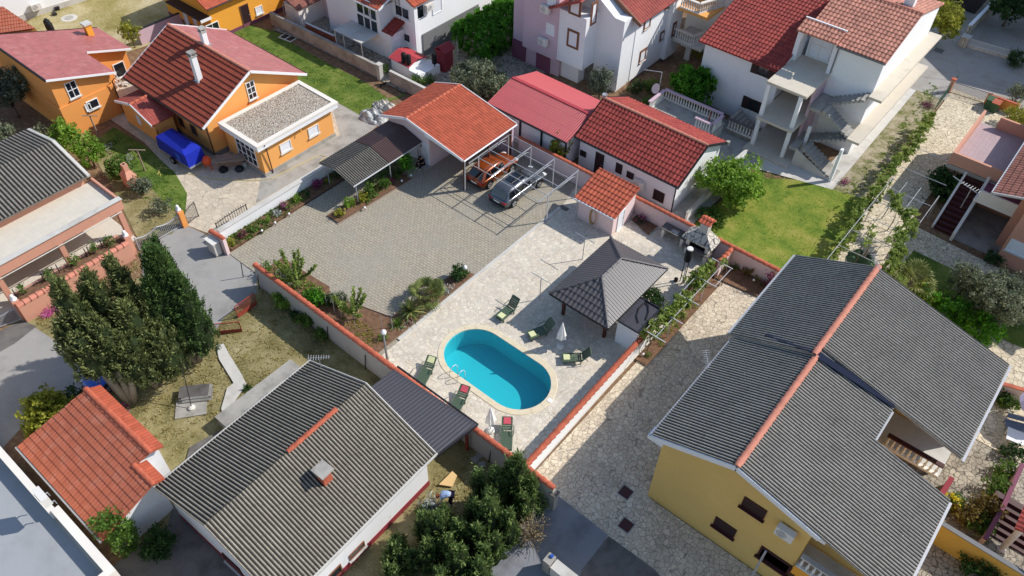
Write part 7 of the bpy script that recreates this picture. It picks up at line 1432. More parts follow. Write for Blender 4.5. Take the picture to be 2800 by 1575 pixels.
for px, c_, lb in ((q(0, 0, 1690, 1290), M['black'], 'crumpled black bag on the ground under the work table, nearest the mixer'), (q(0, 0, 1810, 1285), M['dark'], 'crumpled dark bag on the ground under the work table, nearest the bucket')):
    p = G(px); o = place('rubbish_bag', lb, 'bag', (p.x, p.y, 0)); b = MB(); b.lathe((p.x, p.y, 0), [(0, .3), (.15, .36), (.3, .25), (.4, .08)], 9); b.build('bag', c_, o, True); MB().lathe((p.x, p.y, .38), [(0, .05), (.08, .09)], 6).build('knot', c_, o)
p = G(q(0, 0, 1850, 1260)); o = place('bucket', 'pale grey mortar bucket beside the makeshift work table', 'bucket', (p.x, p.y, 0)); MB().lathe((p.x, p.y, 0), [(0, .14), (.32, .19)], 12).build('pail', M['concl'], o); MB().tube([(p.x-.19, p.y, .3), (p.x, p.y, .42), (p.x+.19, p.y, .3)], .01, 4).build('handle', M['galv'], o)
M['hose2'] = plain('yellow_hose', (206, 188, 110), .6, .08, 4); hp = [q(0, 1, 480, 1220), q(0, 1, 530, 1185), q(0, 1, 480, 1175), q(0, 1, 330, 1245), q(0, 1, 120, 1350), q(0, 1, 0, 1365), q(0, 0, 1790, 1365), q(0, 0, 1600, 1350), q(0, 0, 1400, 1310), q(0, 0, 1250, 1270), q(0, 0, 1190, 1270), q(0, 0, 1215, 1330), q(0, 0, 1190, 1320), q(0, 0, 1225, 1240)]
tag(MB().tube([(G(p).x, G(p).y, .04) for p in hp], .022, 5).build('garden_hose', M['hose2'], None), 'long pale yellow hose trailing across the paving round the orange annex', 'hose')
for px, lb in ((q(0, 0, 745, 1030), 'wooden T-shaped washing pole standing by the orange wall'), (q(0, 0, 1095, 1290), 'wooden T-shaped washing pole with a bicycle leaning on it')):
    p = G(px); t = empty('washing_pole', lb, 'clothes pole', (p.x, p.y, 0), R(40), 'T-shaped washing poles in the side garden'); MB().bar((0, 0, 0), (0, 0, 1.9), .08).build('pole', M['timber'], t); MB().bar((-.6, 0, 1.93), (.6, 0, 1.93), .07, .05).build('cross_bar', M['timber'], t)
def bicycle(label, px, rz, tilt):
    p = G(px); t = empty('bicycle', label, 'bicycle', (p.x, p.y, .03), rz); t.rotation_euler = (tilt, 0, rz); r = .33
    for x in (0, 1.05):
        b = MB(); b.tube([(x+r*math.cos(2*PI*k/16), 0, r+r*math.sin(2*PI*k/16)) for k in range(17)], .02, 5, False)
        for k in range(6): b.tube([(x, 0, r), (x+r*math.cos(PI*k/3), 0, r+r*math.sin(PI*k/3))], .005, 3)
        b.build('wheel', M['black'], t)
    b = MB(); [b.tube(s_, .018, 5) for s_ in ([(0, 0, r), (.3, 0, .78)], [(0, 0, r), (.45, 0, .3)], [(.45, 0, .3), (.3, 0, .85)], [(.33, 0, .75), (.88, 0, .78)], [(.45, 0, .3), (.88, 0, .72)], [(.85, 0, .92), (1.05, 0, r)])]; b.build('frame', M['galv'], t)
    MB().tube([(.82, -.28, .97), (.88, 0, .92), (.82, .28, .97)], .016, 5).build('handlebar', M['dark'], t); MB().box(.2, .42, -.06, .06, .85, .9).build('saddle', M['dark'], t)
bicycle('bicycle lying flat on the shaded side lawn', q(0, 0, 880, 1080), R(-35), R(80)); bicycle('bicycle leaning against the wooden washing pole', q(0, 0, 1020, 1200), R(-40), R(20))
p = G(q(0, 0, 1000, 1400)); t = place('garden_fireplace', 'small salmon garden fireplace with a square chimney among the bushes', 'fireplace', (p.x, p.y, 0)); MB().box(p.x-.55, p.x+.45, p.y-.35, p.y+.35, 0, .95).build('body', M['salmon'], t); MB().add([(p.x-.6, p.y-.4, .952), (p.x+.5, p.y-.4, .952), (p.x+.5, p.y+.4, .952), (p.x-.6, p.y+.4, .952), (p.x-.25, p.y-.2, 1.4), (p.x+.2, p.y-.2, 1.4), (p.x+.2, p.y+.2, 1.4), (p.x-.25, p.y+.2, 1.4)], [(0, 1, 5, 4), (1, 2, 6, 5), (2, 3, 7, 6), (3, 0, 4, 7), (3, 2, 1, 0), (4, 5, 6, 7)]).build('hood', M['salmon'], t); MB().box(p.x-.22, p.x+.17, p.y-.18, p.y+.18, 1.4, 1.95).build('chimney', M['salmon'], t); MB().box(p.x-.1, p.x+.06, p.y-.08, p.y+.08, 1.952, 1.97).build('flue', M['black'], t)
p = G(q(0, 0, 905, 650)); t = place('step_ladder', 'small white step ladder in the gap between the two orange houses', 'ladder', (p.x, p.y, 0)); b = MB(); [b.bar(a, c, .04) for a, c in (((p.x-.2, p.y-.3, 0), (p.x-.12, p.y, 1.2)), ((p.x+.2, p.y-.3, 0), (p.x+.12, p.y, 1.2)), ((p.x-.2, p.y+.3, 0), (p.x-.12, p.y, 1.2)), ((p.x+.2, p.y+.3, 0), (p.x+.12, p.y, 1.2)))]; b.build('frame', M['offwhite'], t); b = MB(); [b.box(p.x-.17, p.x+.17, p.y-.27+.07*i, p.y-.15+.07*i, .25+.28*i, .28+.28*i) for i in range(4)]; b.build('tread', M['offwhite'], t)
for i, (px, s_) in enumerate(((q(0, 0, 840, 690), .5), (q(0, 0, 940, 645), .6), (q(0, 0, 975, 620), .4))):
    p = G(px); o = place('rubble_heap', f'small heap of pale rubble between the orange houses, {("left", "middle", "right")[i]} of three', 'rubble', (p.x, p.y, 0)); b = MB()
    for k_ in range(14): a_ = random.random()*6.28; r_ = s_*random.random(); h_ = .25*(1-r_/s_); F = Frame((p.x+r_*math.cos(a_), p.y+r_*math.sin(a_)), random.random()*3); b.F = F; b.box(-.12, .12, -.08, .08, h_*.3, h_+.06)
    b.build('stones', M['concl'], o)
# tarp heap by the garage
p = G(q(0, 1, 880, 885)); t = place('tarpaulin_heap', 'heap of crumpled silver-grey tarpaulin and sacks beside the garage', 'tarpaulin', (p.x, p.y, 0)); nx = 26
def heap(name, px, rx, ry, h, mat, seed):
    p = G(px); vs = []; fs = []; r_ = random.Random(seed)
    for j in range(nx):
        for i in range(nx):
            x, y = (i/(nx-1)*2-1), (j/(nx-1)*2-1); d = max(0, 1-(x*x+y*y)); z = h*(d**.7)*(.55+.25*math.sin(x*7+seed)+.2*math.sin(y*9+x*4+seed*2))+r_.uniform(-.04, .05)*min(1, d*4); vs.append((p.x+x*rx, p.y+y*ry, max(z, .015) if d > 0 else -.05))
    for j in range(nx-1):
        for i in range(nx-1):
            c_ = [j*nx+i, j*nx+i+1, (j+1)*nx+i+1, (j+1)*nx+i]
            if any(vs[k][2] > 0 for k in c_): fs.append(tuple(c_))
    return MB().add(vs, fs).build(name, mat, t)
M['silv'] = plain('silver_tarpaulin', (176, 178, 178), .45, .25, 2, .2, .5, .5, stain=((60, 62, 66), .6, 1.5)); M['sack'] = plain('dirty_white_sack', (196, 190, 180), .85, .2, 3, 0, .2, .4)
heap('tarpaulin', q(0, 1, 885, 885), 1.35, 1.0, .75, M['silv'], 3); heap('sack', q(0, 1, 990, 805), 1.0, .6, .6, M['sack'], 5); heap('folded_sheet', q(0, 1, 925, 800), .6, .5, .5, M['silv'], 8)
p = G(q(0, 1, 243, 287)); t = place('window_frame_panel', 'white two-pane window frame lying on the upper lawn', 'window frame', (p.x, p.y, .02)); F = Frame((p.x, p.y), R(8)); b = MB(F); [b.box(*k_, .03, .09) for k_ in ((-.75, .75, -.5, -.42), (-.75, .75, .42, .5), (-.75, -.67, -.42, .42), (.67, .75, -.42, .42), (-.04, .04, -.42, .42))]; b.build('frame', M['offwhite'], t); MB(F).box(-.66, .66, -.41, .41, .04, .06).build('pane', M['glass'], t)
# dry garden: stacked sheets, aerial
p = G(q(2, 0, 1440, 170)); t = place('concrete_plate', 'flat concrete plate in the dry grass carrying a metal pole base', 'slab', (p.x, p.y, 0)); F = Frame((p.x, p.y), R(52)); MB(F).box(-.8, .9, -.75, .45, 0, .09).build('plate', M['conc'], t); MB(F).lathe((.1, -.2, .09), [(0, .18), (.1, .2), (.18, .08)], 12).build('pole_base', M['cream'], t); b = MB(); tp = G(q(1, 0, 1440, 1390), 1.6); b.tube([(*F.w(.1, -.2)[:2], .2), (tp.x-.3, tp.y-.1, 2.6)], .025, 5); b.build('pole', M['dark'], t)
for i in range(7):
    F = Frame(at(q(2, 0, 1500, 100)), R(48)); b = MB(F); vs = []; fs = []; 
    for j in range(13): x = -.5+j/12; z = .12+.05*i+.06*(j % 2); vs += [(-1.0+.16*(i % 3), -.42+.07*j+.03*i, z), (.65+.16*(i % 2), -.42+.07*j+.03*i, z)]
    fs = [(2*j, 2*j+1, 2*j+3, 2*j+2) for j in range(12)]; b.add(vs, fs); o = b.build('corrugated_sheet', M['conc'] if i % 3 else M['concd'], None); sm = o.modifiers.new('s', 'SOLIDIFY'); sm.thickness = .015
    tag(o, 'weathered corrugated sheet in the small pile on the dry grass', 'sheet', 'corrugated sheets piled on the dry grass')
p = G(q(2, 0, 1500, 60)); 
for px, lb, z_ in ((q(1, 1, 600, 1300), 'tangled television aerial behind the corrugated roof ridge', 3.2), (q(1, 2, 1310, 1400), 'white television aerial over the crazy-paved driveway', 4.6), ((2285+0, 705), 'bent television aerial at the far end of the terracotta ridge', 6.8)):
    a_ = {3.2: (-24.2, 14.1), 4.6: None, 6.8: (-3.9, 36.6)}[z_]; z1_ = {3.2: 4.4, 4.6: 6.6, 6.8: 7.9}[z_]; p = G(px, z1_) if a_ is None else Vector((*a_, 0)); zb = {3.2: 2.6, 4.6: 5.4, 6.8: 7.0}[z_]
    if a_ is None: p = Vector((-7.9, 26.0, 0)); zb = 5.3; z1_ = 6.3
    t = place('tv_aerial', lb, 'aerial', (p.x, p.y, zb)); MB().tube([(p.x, p.y, zb), (p.x, p.y, z1_)], .022, 5).build('mast', M['galv'], t); d_ = Vector((.62, -.78, 0)) if z_ > 4 else Vector((.7, .7, 0)); MB().tube([(p.x-d_.x*.6, p.y-d_.y*.6, z1_), (p.x+d_.x*.6, p.y+d_.y*.6, z1_)], .014, 4).build('boom', M['galv'], t); b = MB()
    for k_ in range(9): c_ = Vector((p.x, p.y, z1_))+d_*(-.55+k_*.135); s_ = Vector((-d_.y, d_.x, 0))*(.22-.012*k_); b.tube([tuple(c_-s_), tuple(c_+s_)], .01, 3)
    b.build('elements', M['galv'], t)
bd = place('timber_board', 'pale plywood board leaning low against the corner of the white house', 'board', (-16, 14.6, 0)); a_, c_, e_ = G(q(2, 1, 1330, 590)), G(q(2, 1, 1385, 695)), G(q(2, 1, 1330, 745)); M['ply'] = plain('plywood', (214, 180, 126), .7, .06, 4); MB().prism([(-15.95, 14.35), (-15.35, 14.75), (-15.6, 15.4), (-15.95, 15.4)], .1, [.2, .12, .12, .2]).build('sheet', M['ply'], bd); MB().box(-15.9, -15.6, 14.8, 14.9, 0, .1).build('batten', M['timber'], bd)
for i, px in enumerate((q(2, 1, 1650, 570), q(2, 1, 1700, 610), q(2, 1, 1665, 655), q(2, 1, 1690, 540))):
    p = G(px); o = MB(Frame((p.x, p.y), i)).prism([(-.22, -.15), (.2, -.2), (.25, .12), (-.12, .2)], .0, .05).build('stepping_stone', M['conc'], None); tag(o, f'flat grey stepping stone in the shaded corner below the coping wall, {ORD[i]} of four', 'stone', 'stepping stones below the coping wall')
# trellis bars over the right hand path
t = place('trellis_frame', 'open trellis of thin steel bars carrying vines over the right-hand garden path', 'trellis', (-5, 48, 0)); z_ = 2.1
b = MB()
for v_ in (41.5, 43.5, 45.5, 47.5, 49.5, 51.5, 54.5, 57.5): b.tube([(-7.2, v_, z_), (-3.9, v_, z_)], .022, 5)
for u_ in (-7.2, -3.9): b.tube([(u_, 41, z_), (u_, 53, z_)], .022, 5)
b.tube([(-6.2, 49, z_+.03), (-6.2, 53, z_+.03)], .02, 5); b.tube([(-5.2, 49, z_+.03), (-5.2, 53, z_+.03)], .02, 5); b.build('bars', M['steel'], t)
for u_ in (-7.2, -3.9):
    for v_ in (41.2, 45.5, 49.5, 53): MB().tube([(u_, v_, 0), (u_, v_, z_)], .03, 5).build('post', M['galv'], t)
t = place('vine_pergola', 'steel pergola of thin bars over the planted strip beside the driveway', 'pergola', (-12.4, 33, 0)); z_ = 2.0
for v_ in (29.0, 30.9, 32.85, 34.9, 37.0): MB().bar((-12.95, v_, z_), (-11.45, v_, z_), .05).build('cross_bar', M['steel'], t)
b = MB(); b.bar((-12.9, 29, z_-.05), (-12.9, 37, z_-.05), .035); b.bar((-12.15, 29, z_-.05), (-12.15, 37, z_-.05), .035); b.bar((-11.55, 35.0, z_-.05), (-11.55, 37, z_-.05), .035); b.build('long_rail', M['steel'], t)
for u_, v_ in ((-12.9, 29.0), (-12.9, 32.85), (-12.9, 37.0), (-12.2, 30.9), (-12.2, 34.9)): MB().tube([(u_, v_, 0), (u_, v_, z_)], .03, 6).build('post', M['steel'], t)
# awning and chairs at the right edge
p = G(q(2, 3, 2010, 190), 1.6); t = place('striped_awning', 'faded lilac striped parasol canopy at the right edge of the side yard', 'parasol', (p.x, p.y, 0)); b = MB(); n = 16; M['awn'] = plain('lilac_canvas', (186, 178, 204), .85, .15, 5); vs = [(p.x+.3, p.y+.3, 2.6)]+[(p.x+.3+1.2*math.cos(2*PI*k/n), p.y+.3+1.2*math.sin(2*PI*k/n), 1.7+.05*(k % 2)) for k in range(n)]; b.add(vs, [(0, 1+k, 1+(k+1) % n) for k in range(n)]); b.build('canopy', M['awn'], t); MB().tube([(p.x+.3, p.y+.3, 0), (p.x+.3, p.y+.3, 2.6)], .03, 6).build('pole', M['offwhite'], t)
p = G(q(2, 3, 1850, 340)); t = place('garden_bench', 'blue-grey slatted garden bench at the right edge of the side yard', 'bench', (p.x, p.y, 0)); F = Frame((p.x+.2, p.y), R(20)); b = MB(F); [b.box(-.8, .8, -.3+.12*i, -.2+.12*i, .42, .46) for i in range(5)]; M['bluegr'] = plain('blue_grey_paint', (110, 126, 150), .6, .1, 5); b.build('seat', M['bluegr'], t); b = MB(F); [b.box(-.8, .8, .32, .36, .55+.14*i, .65+.14*i) for i in range(3)]; b.build('backrest', M['bluegr'], t); [MB(F).box(x, x+.06, y, y+.06, 0, .42).build('leg', M['bluegr'], t) for x in (-.75, .7) for y in (-.28, .28)]
p = G(q(2, 3, 1850, 450)); t = place('garden_table', 'white low plastic table glowing in a patch of sun at the right edge', 'table', (p.x, p.y, 0)); F = Frame((p.x, p.y), R(10)); MB(F).box(-.6, .6, -.45, .45, .62, .66).build('tabletop', M['whitepaint'], t); [MB(F).box(x, x+.05, y, y+.05, 0, .62).build('leg', M['whitepaint'], t) for x in (-.55, .5) for y in (-.4, .35)]
# wire fence along the weedy strip
t = place('wire_fence', 'green wire fence on a rail along the garden path toward the road', 'fence', (-6.6, 64, 0)); b = MB(); a_, c_ = G(q(0, 3, 1260, 830)), G(q(0, 3, 1355, 700)); A_ = Vector((a_.x, a_.y, 0)); B_ = Vector((c_.x, c_.y+1.5, 0))
for z_ in (.2, .6, 1.0, 1.3): b.tube([A_+Vector((0, 0, z_)), B_+Vector((0, 0, z_))], .012, 4)
for i in range(22): c0 = A_.lerp(B_, i/21); b.tube([c0, c0+Vector((0, 0, 1.3))], .01 if i % 5 else .03, 4)
M['greenp'] = plain('green_paint', (60, 100, 84), .5, .1, 5); b.build('mesh', M['greenp'], t)
p = G(q(0, 3, 1195, 800)); t = place('brushwood_pile', 'small pile of reddish prunings beside the green wire fence', 'brushwood', (p.x, p.y, 0)); b = MB()
for k_ in range(60): a_ = random.random()*6.28; r_ = random.random()*.6; c0 = Vector((p.x+r_*math.cos(a_), p.y+r_*math.sin(a_), .05+random.random()*.25)); d_ = Vector((random.uniform(-1, 1), random.uniform(-1, 1), random.uniform(-.2, .3))).normalized()*.4; b.tube([c0-d_, c0+d_], .012, 3)
b.build('twigs', M['plum'], t)
p = G(q(0, 3, 1287, 388)); t = place('road_grate', 'rectangular grate in the shaded road at the top right', 'grate', (p.x, p.y, 0)); MB(Frame((p.x, p.y), 0)).box(-.4, .4, -.4, .4, .08, .10).build('grate', M['concd'], t)
p = G(q(0, 3, 1405, 835)); 
# pots on the landing etc.
p = G(q(1, 3, 700, 520)); t = place('tarpaulin_heap', 'dark green and white tarpaulin heap behind the ridge of the yellow house', 'tarpaulin', (p.x, p.y, 0)); heap('tarpaulin', q(1, 3, 700, 520), 1.1, .9, .8, M['bin_green'], 11); heap('plastic_sheet', q(1, 3, 740, 505), .6, .5, .95, M['sack'], 4)

# ============================================================ PEOPLE AND CAT
M['shirt'] = plain('light_blue_shirt', (160, 186, 224), .9, .08, 12, 0, .1, .2); M['trous'] = plain('navy_trousers', (26, 28, 48), .9, .1, 10, 0, .1); M['darkcl'] = plain('black_clothes', (24, 24, 30), .9, .15, 10, 0, .1); M['shoe'] = plain('white_shoe', (220, 220, 216), .7, .05, 10)
def person(label, loc, rz, J, top, bottom, hair, shoes):
    """J: joint positions in local space (x forward, z up): pelvis, waist, chest, neck, head, top; per side shoulder, elbow, wrist, hip, knee, ankle, toe"""
    t = empty('person', label, 'person', loc, rz); P = []; E = []; Rr = []
    def add(p, r, par=None): P.append(tuple(p)); Rr.append(r); i = len(P)-1; (E.append((par, i)) if par is not None else None); return i
    pel = add(J['pelvis'], .14); wa = add(J['waist'], .13, pel); ch = add(J['chest'], .145, wa); nk = add(J['neck'], .06, ch); hd = add(J['head'], .095, nk); add(J['top'], .07, hd)
    hv = (Vector(J['head'])-Vector(J['neck'])).normalized(); fw = Vector(J['face']).normalized(); add(Vector(J['head'])+fw*.105-hv*.01, .018, hd)
    for s in (-1, 1):
        m = lambda p: Vector((p[0], p[1]*s, p[2])); sh = add(m(J['shoulder']), .06, ch); el = add(m(J['elbow']), .045, sh); wr = add(m(J['wrist']), .03, el); d = (m(J['wrist'])-m(J['elbow'])).normalized(); pa = add(m(J['wrist'])+d*.07, .035, wr); side = d.cross(Vector((0, 1, 0))).normalized()
        for k, (o, l) in enumerate(((-.03, .06), (-.01, .075), (.01, .08), (.03, .07))): a = add(m(J['wrist'])+d*.10+Vector((0, o, 0)), .011, pa); b_ = add(m(J['wrist'])+d*(.10+l)+Vector((0, o, 0))+side*.02, .009, a)
        add(m(J['wrist'])+d*.06+side*.04+Vector((0, -.02*s, 0)), .012, pa)
        hp = add(m(J['hip']), .09, pel); kn = add(m(J['knee']), .06, hp); an = add(m(J['ankle']), .04, kn); add(m(J['toe']), .035, an)
    skinmesh('body', P, E, Rr, M['skin'], t, 1)
    def cloth(nm, pts, ed, rr, mat, lv=1): skinmesh(nm, [tuple(p) for p in pts], ed, rr, mat, t, lv)
    m = lambda p, s: Vector((p[0], p[1]*s, p[2])); g = Vector(J['pelvis']).lerp(Vector(J['waist']), .05)
    se = lambda s: m(J['shoulder'], s).lerp(m(J['elbow'], s), .75)
    cloth('shirt', [g, J['waist'], J['chest'], Vector(J['chest']).lerp(Vector(J['neck']), .6), m(J['shoulder'], -1), se(-1), m(J['shoulder'], 1), se(1)], [(0, 1), (1, 2), (2, 3), (2, 4), (4, 5), (2, 6), (6, 7)], [(.18, .16), (.19, .17), (.19, .17), .1, .085, .07, .085, .07], top)
    an = lambda s: m(J['knee'], s).lerp(m(J['ankle'], s), .93)
    cloth('trousers', [J['pelvis'], m(J['hip'], -1), m(J['knee'], -1), an(-1), m(J['hip'], 1), m(J['knee'], 1), an(1)], [(0, 1), (1, 2), (2, 3), (0, 4), (4, 5), (5, 6)], [.16, .115, .085, .065, .115, .085, .065], bottom)
    for s in (-1, 1): cloth('shoe', [m(J['ankle'], s)+Vector((-.04, 0, -.03)), m(J['toe'], s)+Vector((.03, 0, 0))], [(0, 1)], [.05, .045], shoes)
    hc = Vector(J['head']).lerp(Vector(J['top']), .55)-fw*.025; b = MB(); n = 12; vs = []; fs = []
    for i in range(7):
        th = PI*i/6*.78
        for k in range(n): a = 2*PI*k/n; u_ = hv; s1 = u_.cross(Vector((0, 1, 0))).normalized(); s2 = u_.cross(s1); vs.append(tuple(hc+u_*(.115*math.cos(th))+(s1*math.cos(a)+s2*math.sin(a))*(.105*math.sin(th)+.002)))
    for i in range(6):
        for k in range(n): fs.append((i*n+k, (i+1)*n+k, (i+1)*n+(k+1) % n, i*n+(k+1) % n))
    b.add(vs, fs); b.build('hair', hair, t, True)
    return t
az_ = math.atan2(-.62, -.78)
person('person bending down in the grass in a light blue shirt, navy trousers and white shoes', (-14.75, 14.05, .02), az_, dict(pelvis=(0, 0, .93), waist=(.17, 0, .98), chest=(.42, 0, .93), neck=(.58, 0, .84), head=(.68, 0, .76), top=(.74, 0, .69), face=(.4, 0, -1), shoulder=(.47, .19, .87), elbow=(.5, .21, .6), wrist=(.6, .17, .36), hip=(-.01, .1, .88), knee=(.09, .12, .48), ankle=(-.04, .12, .09), toe=(.12, .13, .05)), M['shirt'], M['trous'], M['hairr'], M['shoe'])
person('person in black clothes sitting on the doorstep of the pink garage looking down', (-35.55, 33.3, .14), -PI/2+.15, dict(pelvis=(0, 0, .14), waist=(-.03, 0, .32), chest=(.06, 0, .52), neck=(.13, 0, .68), head=(.2, 0, .78), top=(.22, 0, .88), face=(1, 0, -.6), shoulder=(.07, .19, .6), elbow=(.18, .26, .36), wrist=(.38, .1, .36), hip=(.05, .1, .14), knee=(.42, .17, .36), ankle=(.5, .12, -.02), toe=(.64, .13, -.06)), M['darkcl'], M['darkcl'], M['hair'], M['shoe'])
# cat
t = empty('cat', 'black cat with a white chest standing at the gap in the block wall', 'cat', (*at(q(0, 1, 962, 655)), .02), R(60)); M['catb'] = plain('black_fur', (22, 20, 22), .9, .2, 20); M['catw'] = plain('white_fur', (220, 216, 210), .9, .05, 20)
J = [(-.22, 0, .24), (-.08, 0, .25), (.08, 0, .26), (.16, 0, .3), (.24, 0, .36), (.29, 0, .35), (-.26, .06, .12), (-.22, .06, 0), (-.26, -.06, .12), (-.22, -.06, 0), (.11, .05, .12), (.12, .05, 0), (.11, -.05, .12), (.12, -.05, 0), (-.36, 0, .2), (-.5, .04, .08), (.23, .04, .43), (.23, -.04, .43)]
skinmesh('body', J, [(0, 1), (1, 2), (2, 3), (3, 4), (4, 5), (0, 6), (6, 7), (0, 8), (8, 9), (2, 10), (10, 11), (2, 12), (12, 13), (0, 14), (14, 15), (4, 16), (4, 17)], [.07, .075, .07, .05, .055, .025, .03, .02, .03, .02, .025, .02, .025, .02, .02, .015, .015, .015], M['catb'], t, 1)
skinmesh('white_chest', [(.13, 0, .2), (.18, 0, .27)], [(0, 1)], [.05, .045], M['catw'], t, 1)

# ============================================================ TREES AND PLANTS
conifer('cypress_tree', 'tall dense dark green cypress, rightmost and smoothest of the group by the road', (-32.7, 11.1), [(0, 0, 1.5, 1.0, 9.3), (.8, .4, 1.15, 1.0, 7.6), (-.7, .3, 1.1, 1.0, 8.8), (.2, -.7, 1.1, 1.0, 7.8), (-1.3, .9, .75, 3, 8.5)], M['g_dark'], .085, 56, .22)
conifer('juniper_tree', 'shaggy olive-green juniper with several spires, left of the group by the road', (-33.1, 6.9), [(-.9, -.1, 1.0, 4.0, 9.4), (.3, .3, 1.4, 3.1, 7.0), (.2, -.7, 1.2, 3.5, 6.6), (-1.1, 1.0, .9, 3.4, 8.0), (1.0, .8, 1.15, 2.4, 5.6), (-.9, -.8, 1.0, 4.1, 7.0)], M['g_jun'], .09, 50, .26)
conifer('juniper_tree', 'shaggy olive-green juniper in the middle of the group by the road', (-33.0, 8.5), [(-.9, -.3, .9, 3.6, 9.0), (.3, .2, 1.45, 2.0, 7.0), (.9, -.4, 1.3, 1.8, 5.6), (-.2, 1.0, 1.1, 2.4, 7.4), (1.3, .6, 1.15, 1.5, 5.0)], M['g_jun'], .09, 50, .22)
conifer('juniper_tree', 'shaggy olive-green juniper next to the smooth dark cypress', (-32.9, 10.0), [(-1.0, -.5, .85, 3.6, 9.1), (.1, -.2, 1.3, 1.8, 6.8), (.9, -.3, 1.2, 1.3, 5.2), (-.3, .4, 1.0, 2.4, 6.8)], M['g_jun'], .09, 50, .2)
# conifers at the bottom centre
conifer('cypress_tree', 'pointed green cypress rising in front of the coping wall end', (-12.1, 16.1), [(0, 0, .8, .2, 5.1), (.6, .3, .6, .1, 3.3), (-.6, .1, .6, .1, 3.8), (.8, -.5, .6, .1, 2.8)], M['g_fir'], .08, 56, .12)
conifer('cypress_tree', 'twin-topped green cypress left of the pointed one in the thicket', (-12.9, 15.0), [(.1, .2, .65, .1, 4.2), (-.6, -.3, .5, .1, 3.9), (.5, -.6, .7, .1, 3.5)], M['g_fir'], .08, 56, .12)
conifer('cypress_tree', 'bushy green cypress in the middle of the thicket at the bottom', (-11.9, 13.7), [(0, 0, .85, .1, 4.2), (-.8, -.2, .65, .1, 3.4), (.8, .5, .7, .1, 3.4), (.1, -.9, .7, .1, 3.2), (.9, -.6, .6, .1, 2.9)], M['g_fir'], .08, 56, .12)
conifer('cypress_tree', 'bushy green cypress nearest the white wall in the thicket at the bottom', (-13.4, 11.8), [(0, 0, .85, .1, 3.8), (-.9, -.1, .65, .1, 2.9), (.8, .5, .7, .1, 3.3), (.2, -1.0, .75, .1, 2.9), (-.4, .8, .6, .1, 2.8)], M['g_fir'], .08, 56, .12)
conifer('cypress_tree', 'broad green cypress at the bottom edge of the picture', (-11.6, 11.2), [(0, 0, .85, .1, 3.7), (.9, .4, .7, .1, 3.1), (-.2, -1.1, .75, .1, 3.0), (.6, 1.1, .65, .1, 3.1), (-.9, .3, .6, .1, 3.2), (1.1, -.6, .7, .1, 2.7)], M['g_fir'], .08, 56, .12)
conifer('cypress_tree', 'low spreading green cypress beside the dark red plinth', (-14.5, 9.9), [(0, 0, .8, .1, 2.4), (.7, .3, .6, .1, 1.9), (-.5, .6, .5, .1, 1.6), (.5, -.8, .6, .1, 2.0)], M['g_fir'], .08, 56, .1)
shrub('shrub', 'low green bush between the pointed cypress and the gate pillar', 'shrub', (-11.1, 16.5), .6, 1.3, M['g_fir'], .08, 80, nb=5)
t = shrub('bare_shrub', 'half-bare greyish shrub with dry twigs at the edge of the lower yard', 'shrub', (-10.5, 15.2), 1.0, 2.0, M['g_dry'], .06, 30); b = MB()
for k in range(150):
    a = random.random()*6.28; e = R(random.uniform(5, 75)); l = random.uniform(.8, 1.7); d = Vector((math.cos(a)*math.cos(e), math.sin(a)*math.cos(e), math.sin(e))); c0 = Vector((-10.5, 15.2, .2)); m_ = c0+d*l*.6; b.tube([c0, m_, m_+(d+Vector((random.uniform(-.4, .4), random.uniform(-.4, .4), .1)))*l*.4], [.014, .01, .004], 3, False)
b.build('twigs', M['barkl'], t)
shrub('shrub', 'yellow-green tall shrub between the road and the orange clay tile cottage', 'shrub', (-34.2, 3.3), 1.5, 2.9, M['g_yell'], .15, 62, nb=9, clump=.24)
shrub('shrub', 'small dark green shrub between the yellow-green shrub and the blue car', 'shrub', at((200, 1085), .6), .7, 1.2, M['g_deep'], .09, 70)
shrub('shrub', 'upright mid-green shrub against the lower eave of the clay tile cottage', 'shrub', at((308, 1436), 2.7), .85, 3.7, M['g_mid'], .1, 70, nb=6)
shrub('shrub', 'dark green shrub in the shaded yard beside the clay tile cottage', 'shrub', at((430, 1485), .8), .95, 1.7, M['g_deep'], .1, 70, nb=6)
# left gardens
tree('leafy_tree', 'fresh lime-green leafy tree behind the corrugated roof, upper of two', 'tree', at(q(0, 0, 485, 1005), 1.6), 1.7, 1.1, 1.0, M['g_lime'], .13, 70, .06) if False else None
tree('leafy_tree', 'fresh lime-green leafy tree behind the corrugated roof, upper of two', 'tree', at(q(0, 0, 485, 1005), 1.7), 1.7, 1.2, 1.0, M['g_lime'], .13, 70, .07, 6)
tree('leafy_tree', 'fresh lime-green leafy tree behind the corrugated roof, lower of two', 'tree', at(q(0, 0, 660, 1130), 1.5), 1.5, 1.35, 1.0, M['g_lime'], .13, 70, .07, 6)
shrub('shrub', 'dense dark green cone-shaped shrub by the side lawn', 'shrub', at(q(0, 0, 885, 1270), .8), .95, 1.7, M['g_mid'], .1, 75, nb=5)
shrub('shrub', 'grey-green bush in front of the small salmon garden fireplace', 'shrub', at(q(0, 0, 1065, 1400), .7), .85, 1.4, M['g_grey'], .1, 75, nb=5)
shrub('shrub', 'grey-leaved bush just behind the silver barred gate', 'shrub', at(q(1, 0, 1215, 115), .5), .85, 1.1, M['g_olive'], .09, 60, nb=5)
shrub('shrub', 'thin grey-green bush beside the end of the corrugated roof', 'shrub', at(q(0, 0, 290, 990), 1.0), .7, 1.6, M['g_olive'], .09, 40, nb=4)
tree('dark_tree', 'dark grey-green tree at the left edge beside the orange wall', 'tree', at(q(0, 0, 40, 690), 2.4), 2.4, 1.9, 1.9, M['g_grey'], .14, 60, .12, 7)
tree('dark_tree', 'grey-green tree at the left edge above the corrugated roof', 'tree', at(q(0, 0, 20, 1010), 1.8), 1.8, 1.0, 1.0, M['g_olive'], .13, 55, .1, 5)
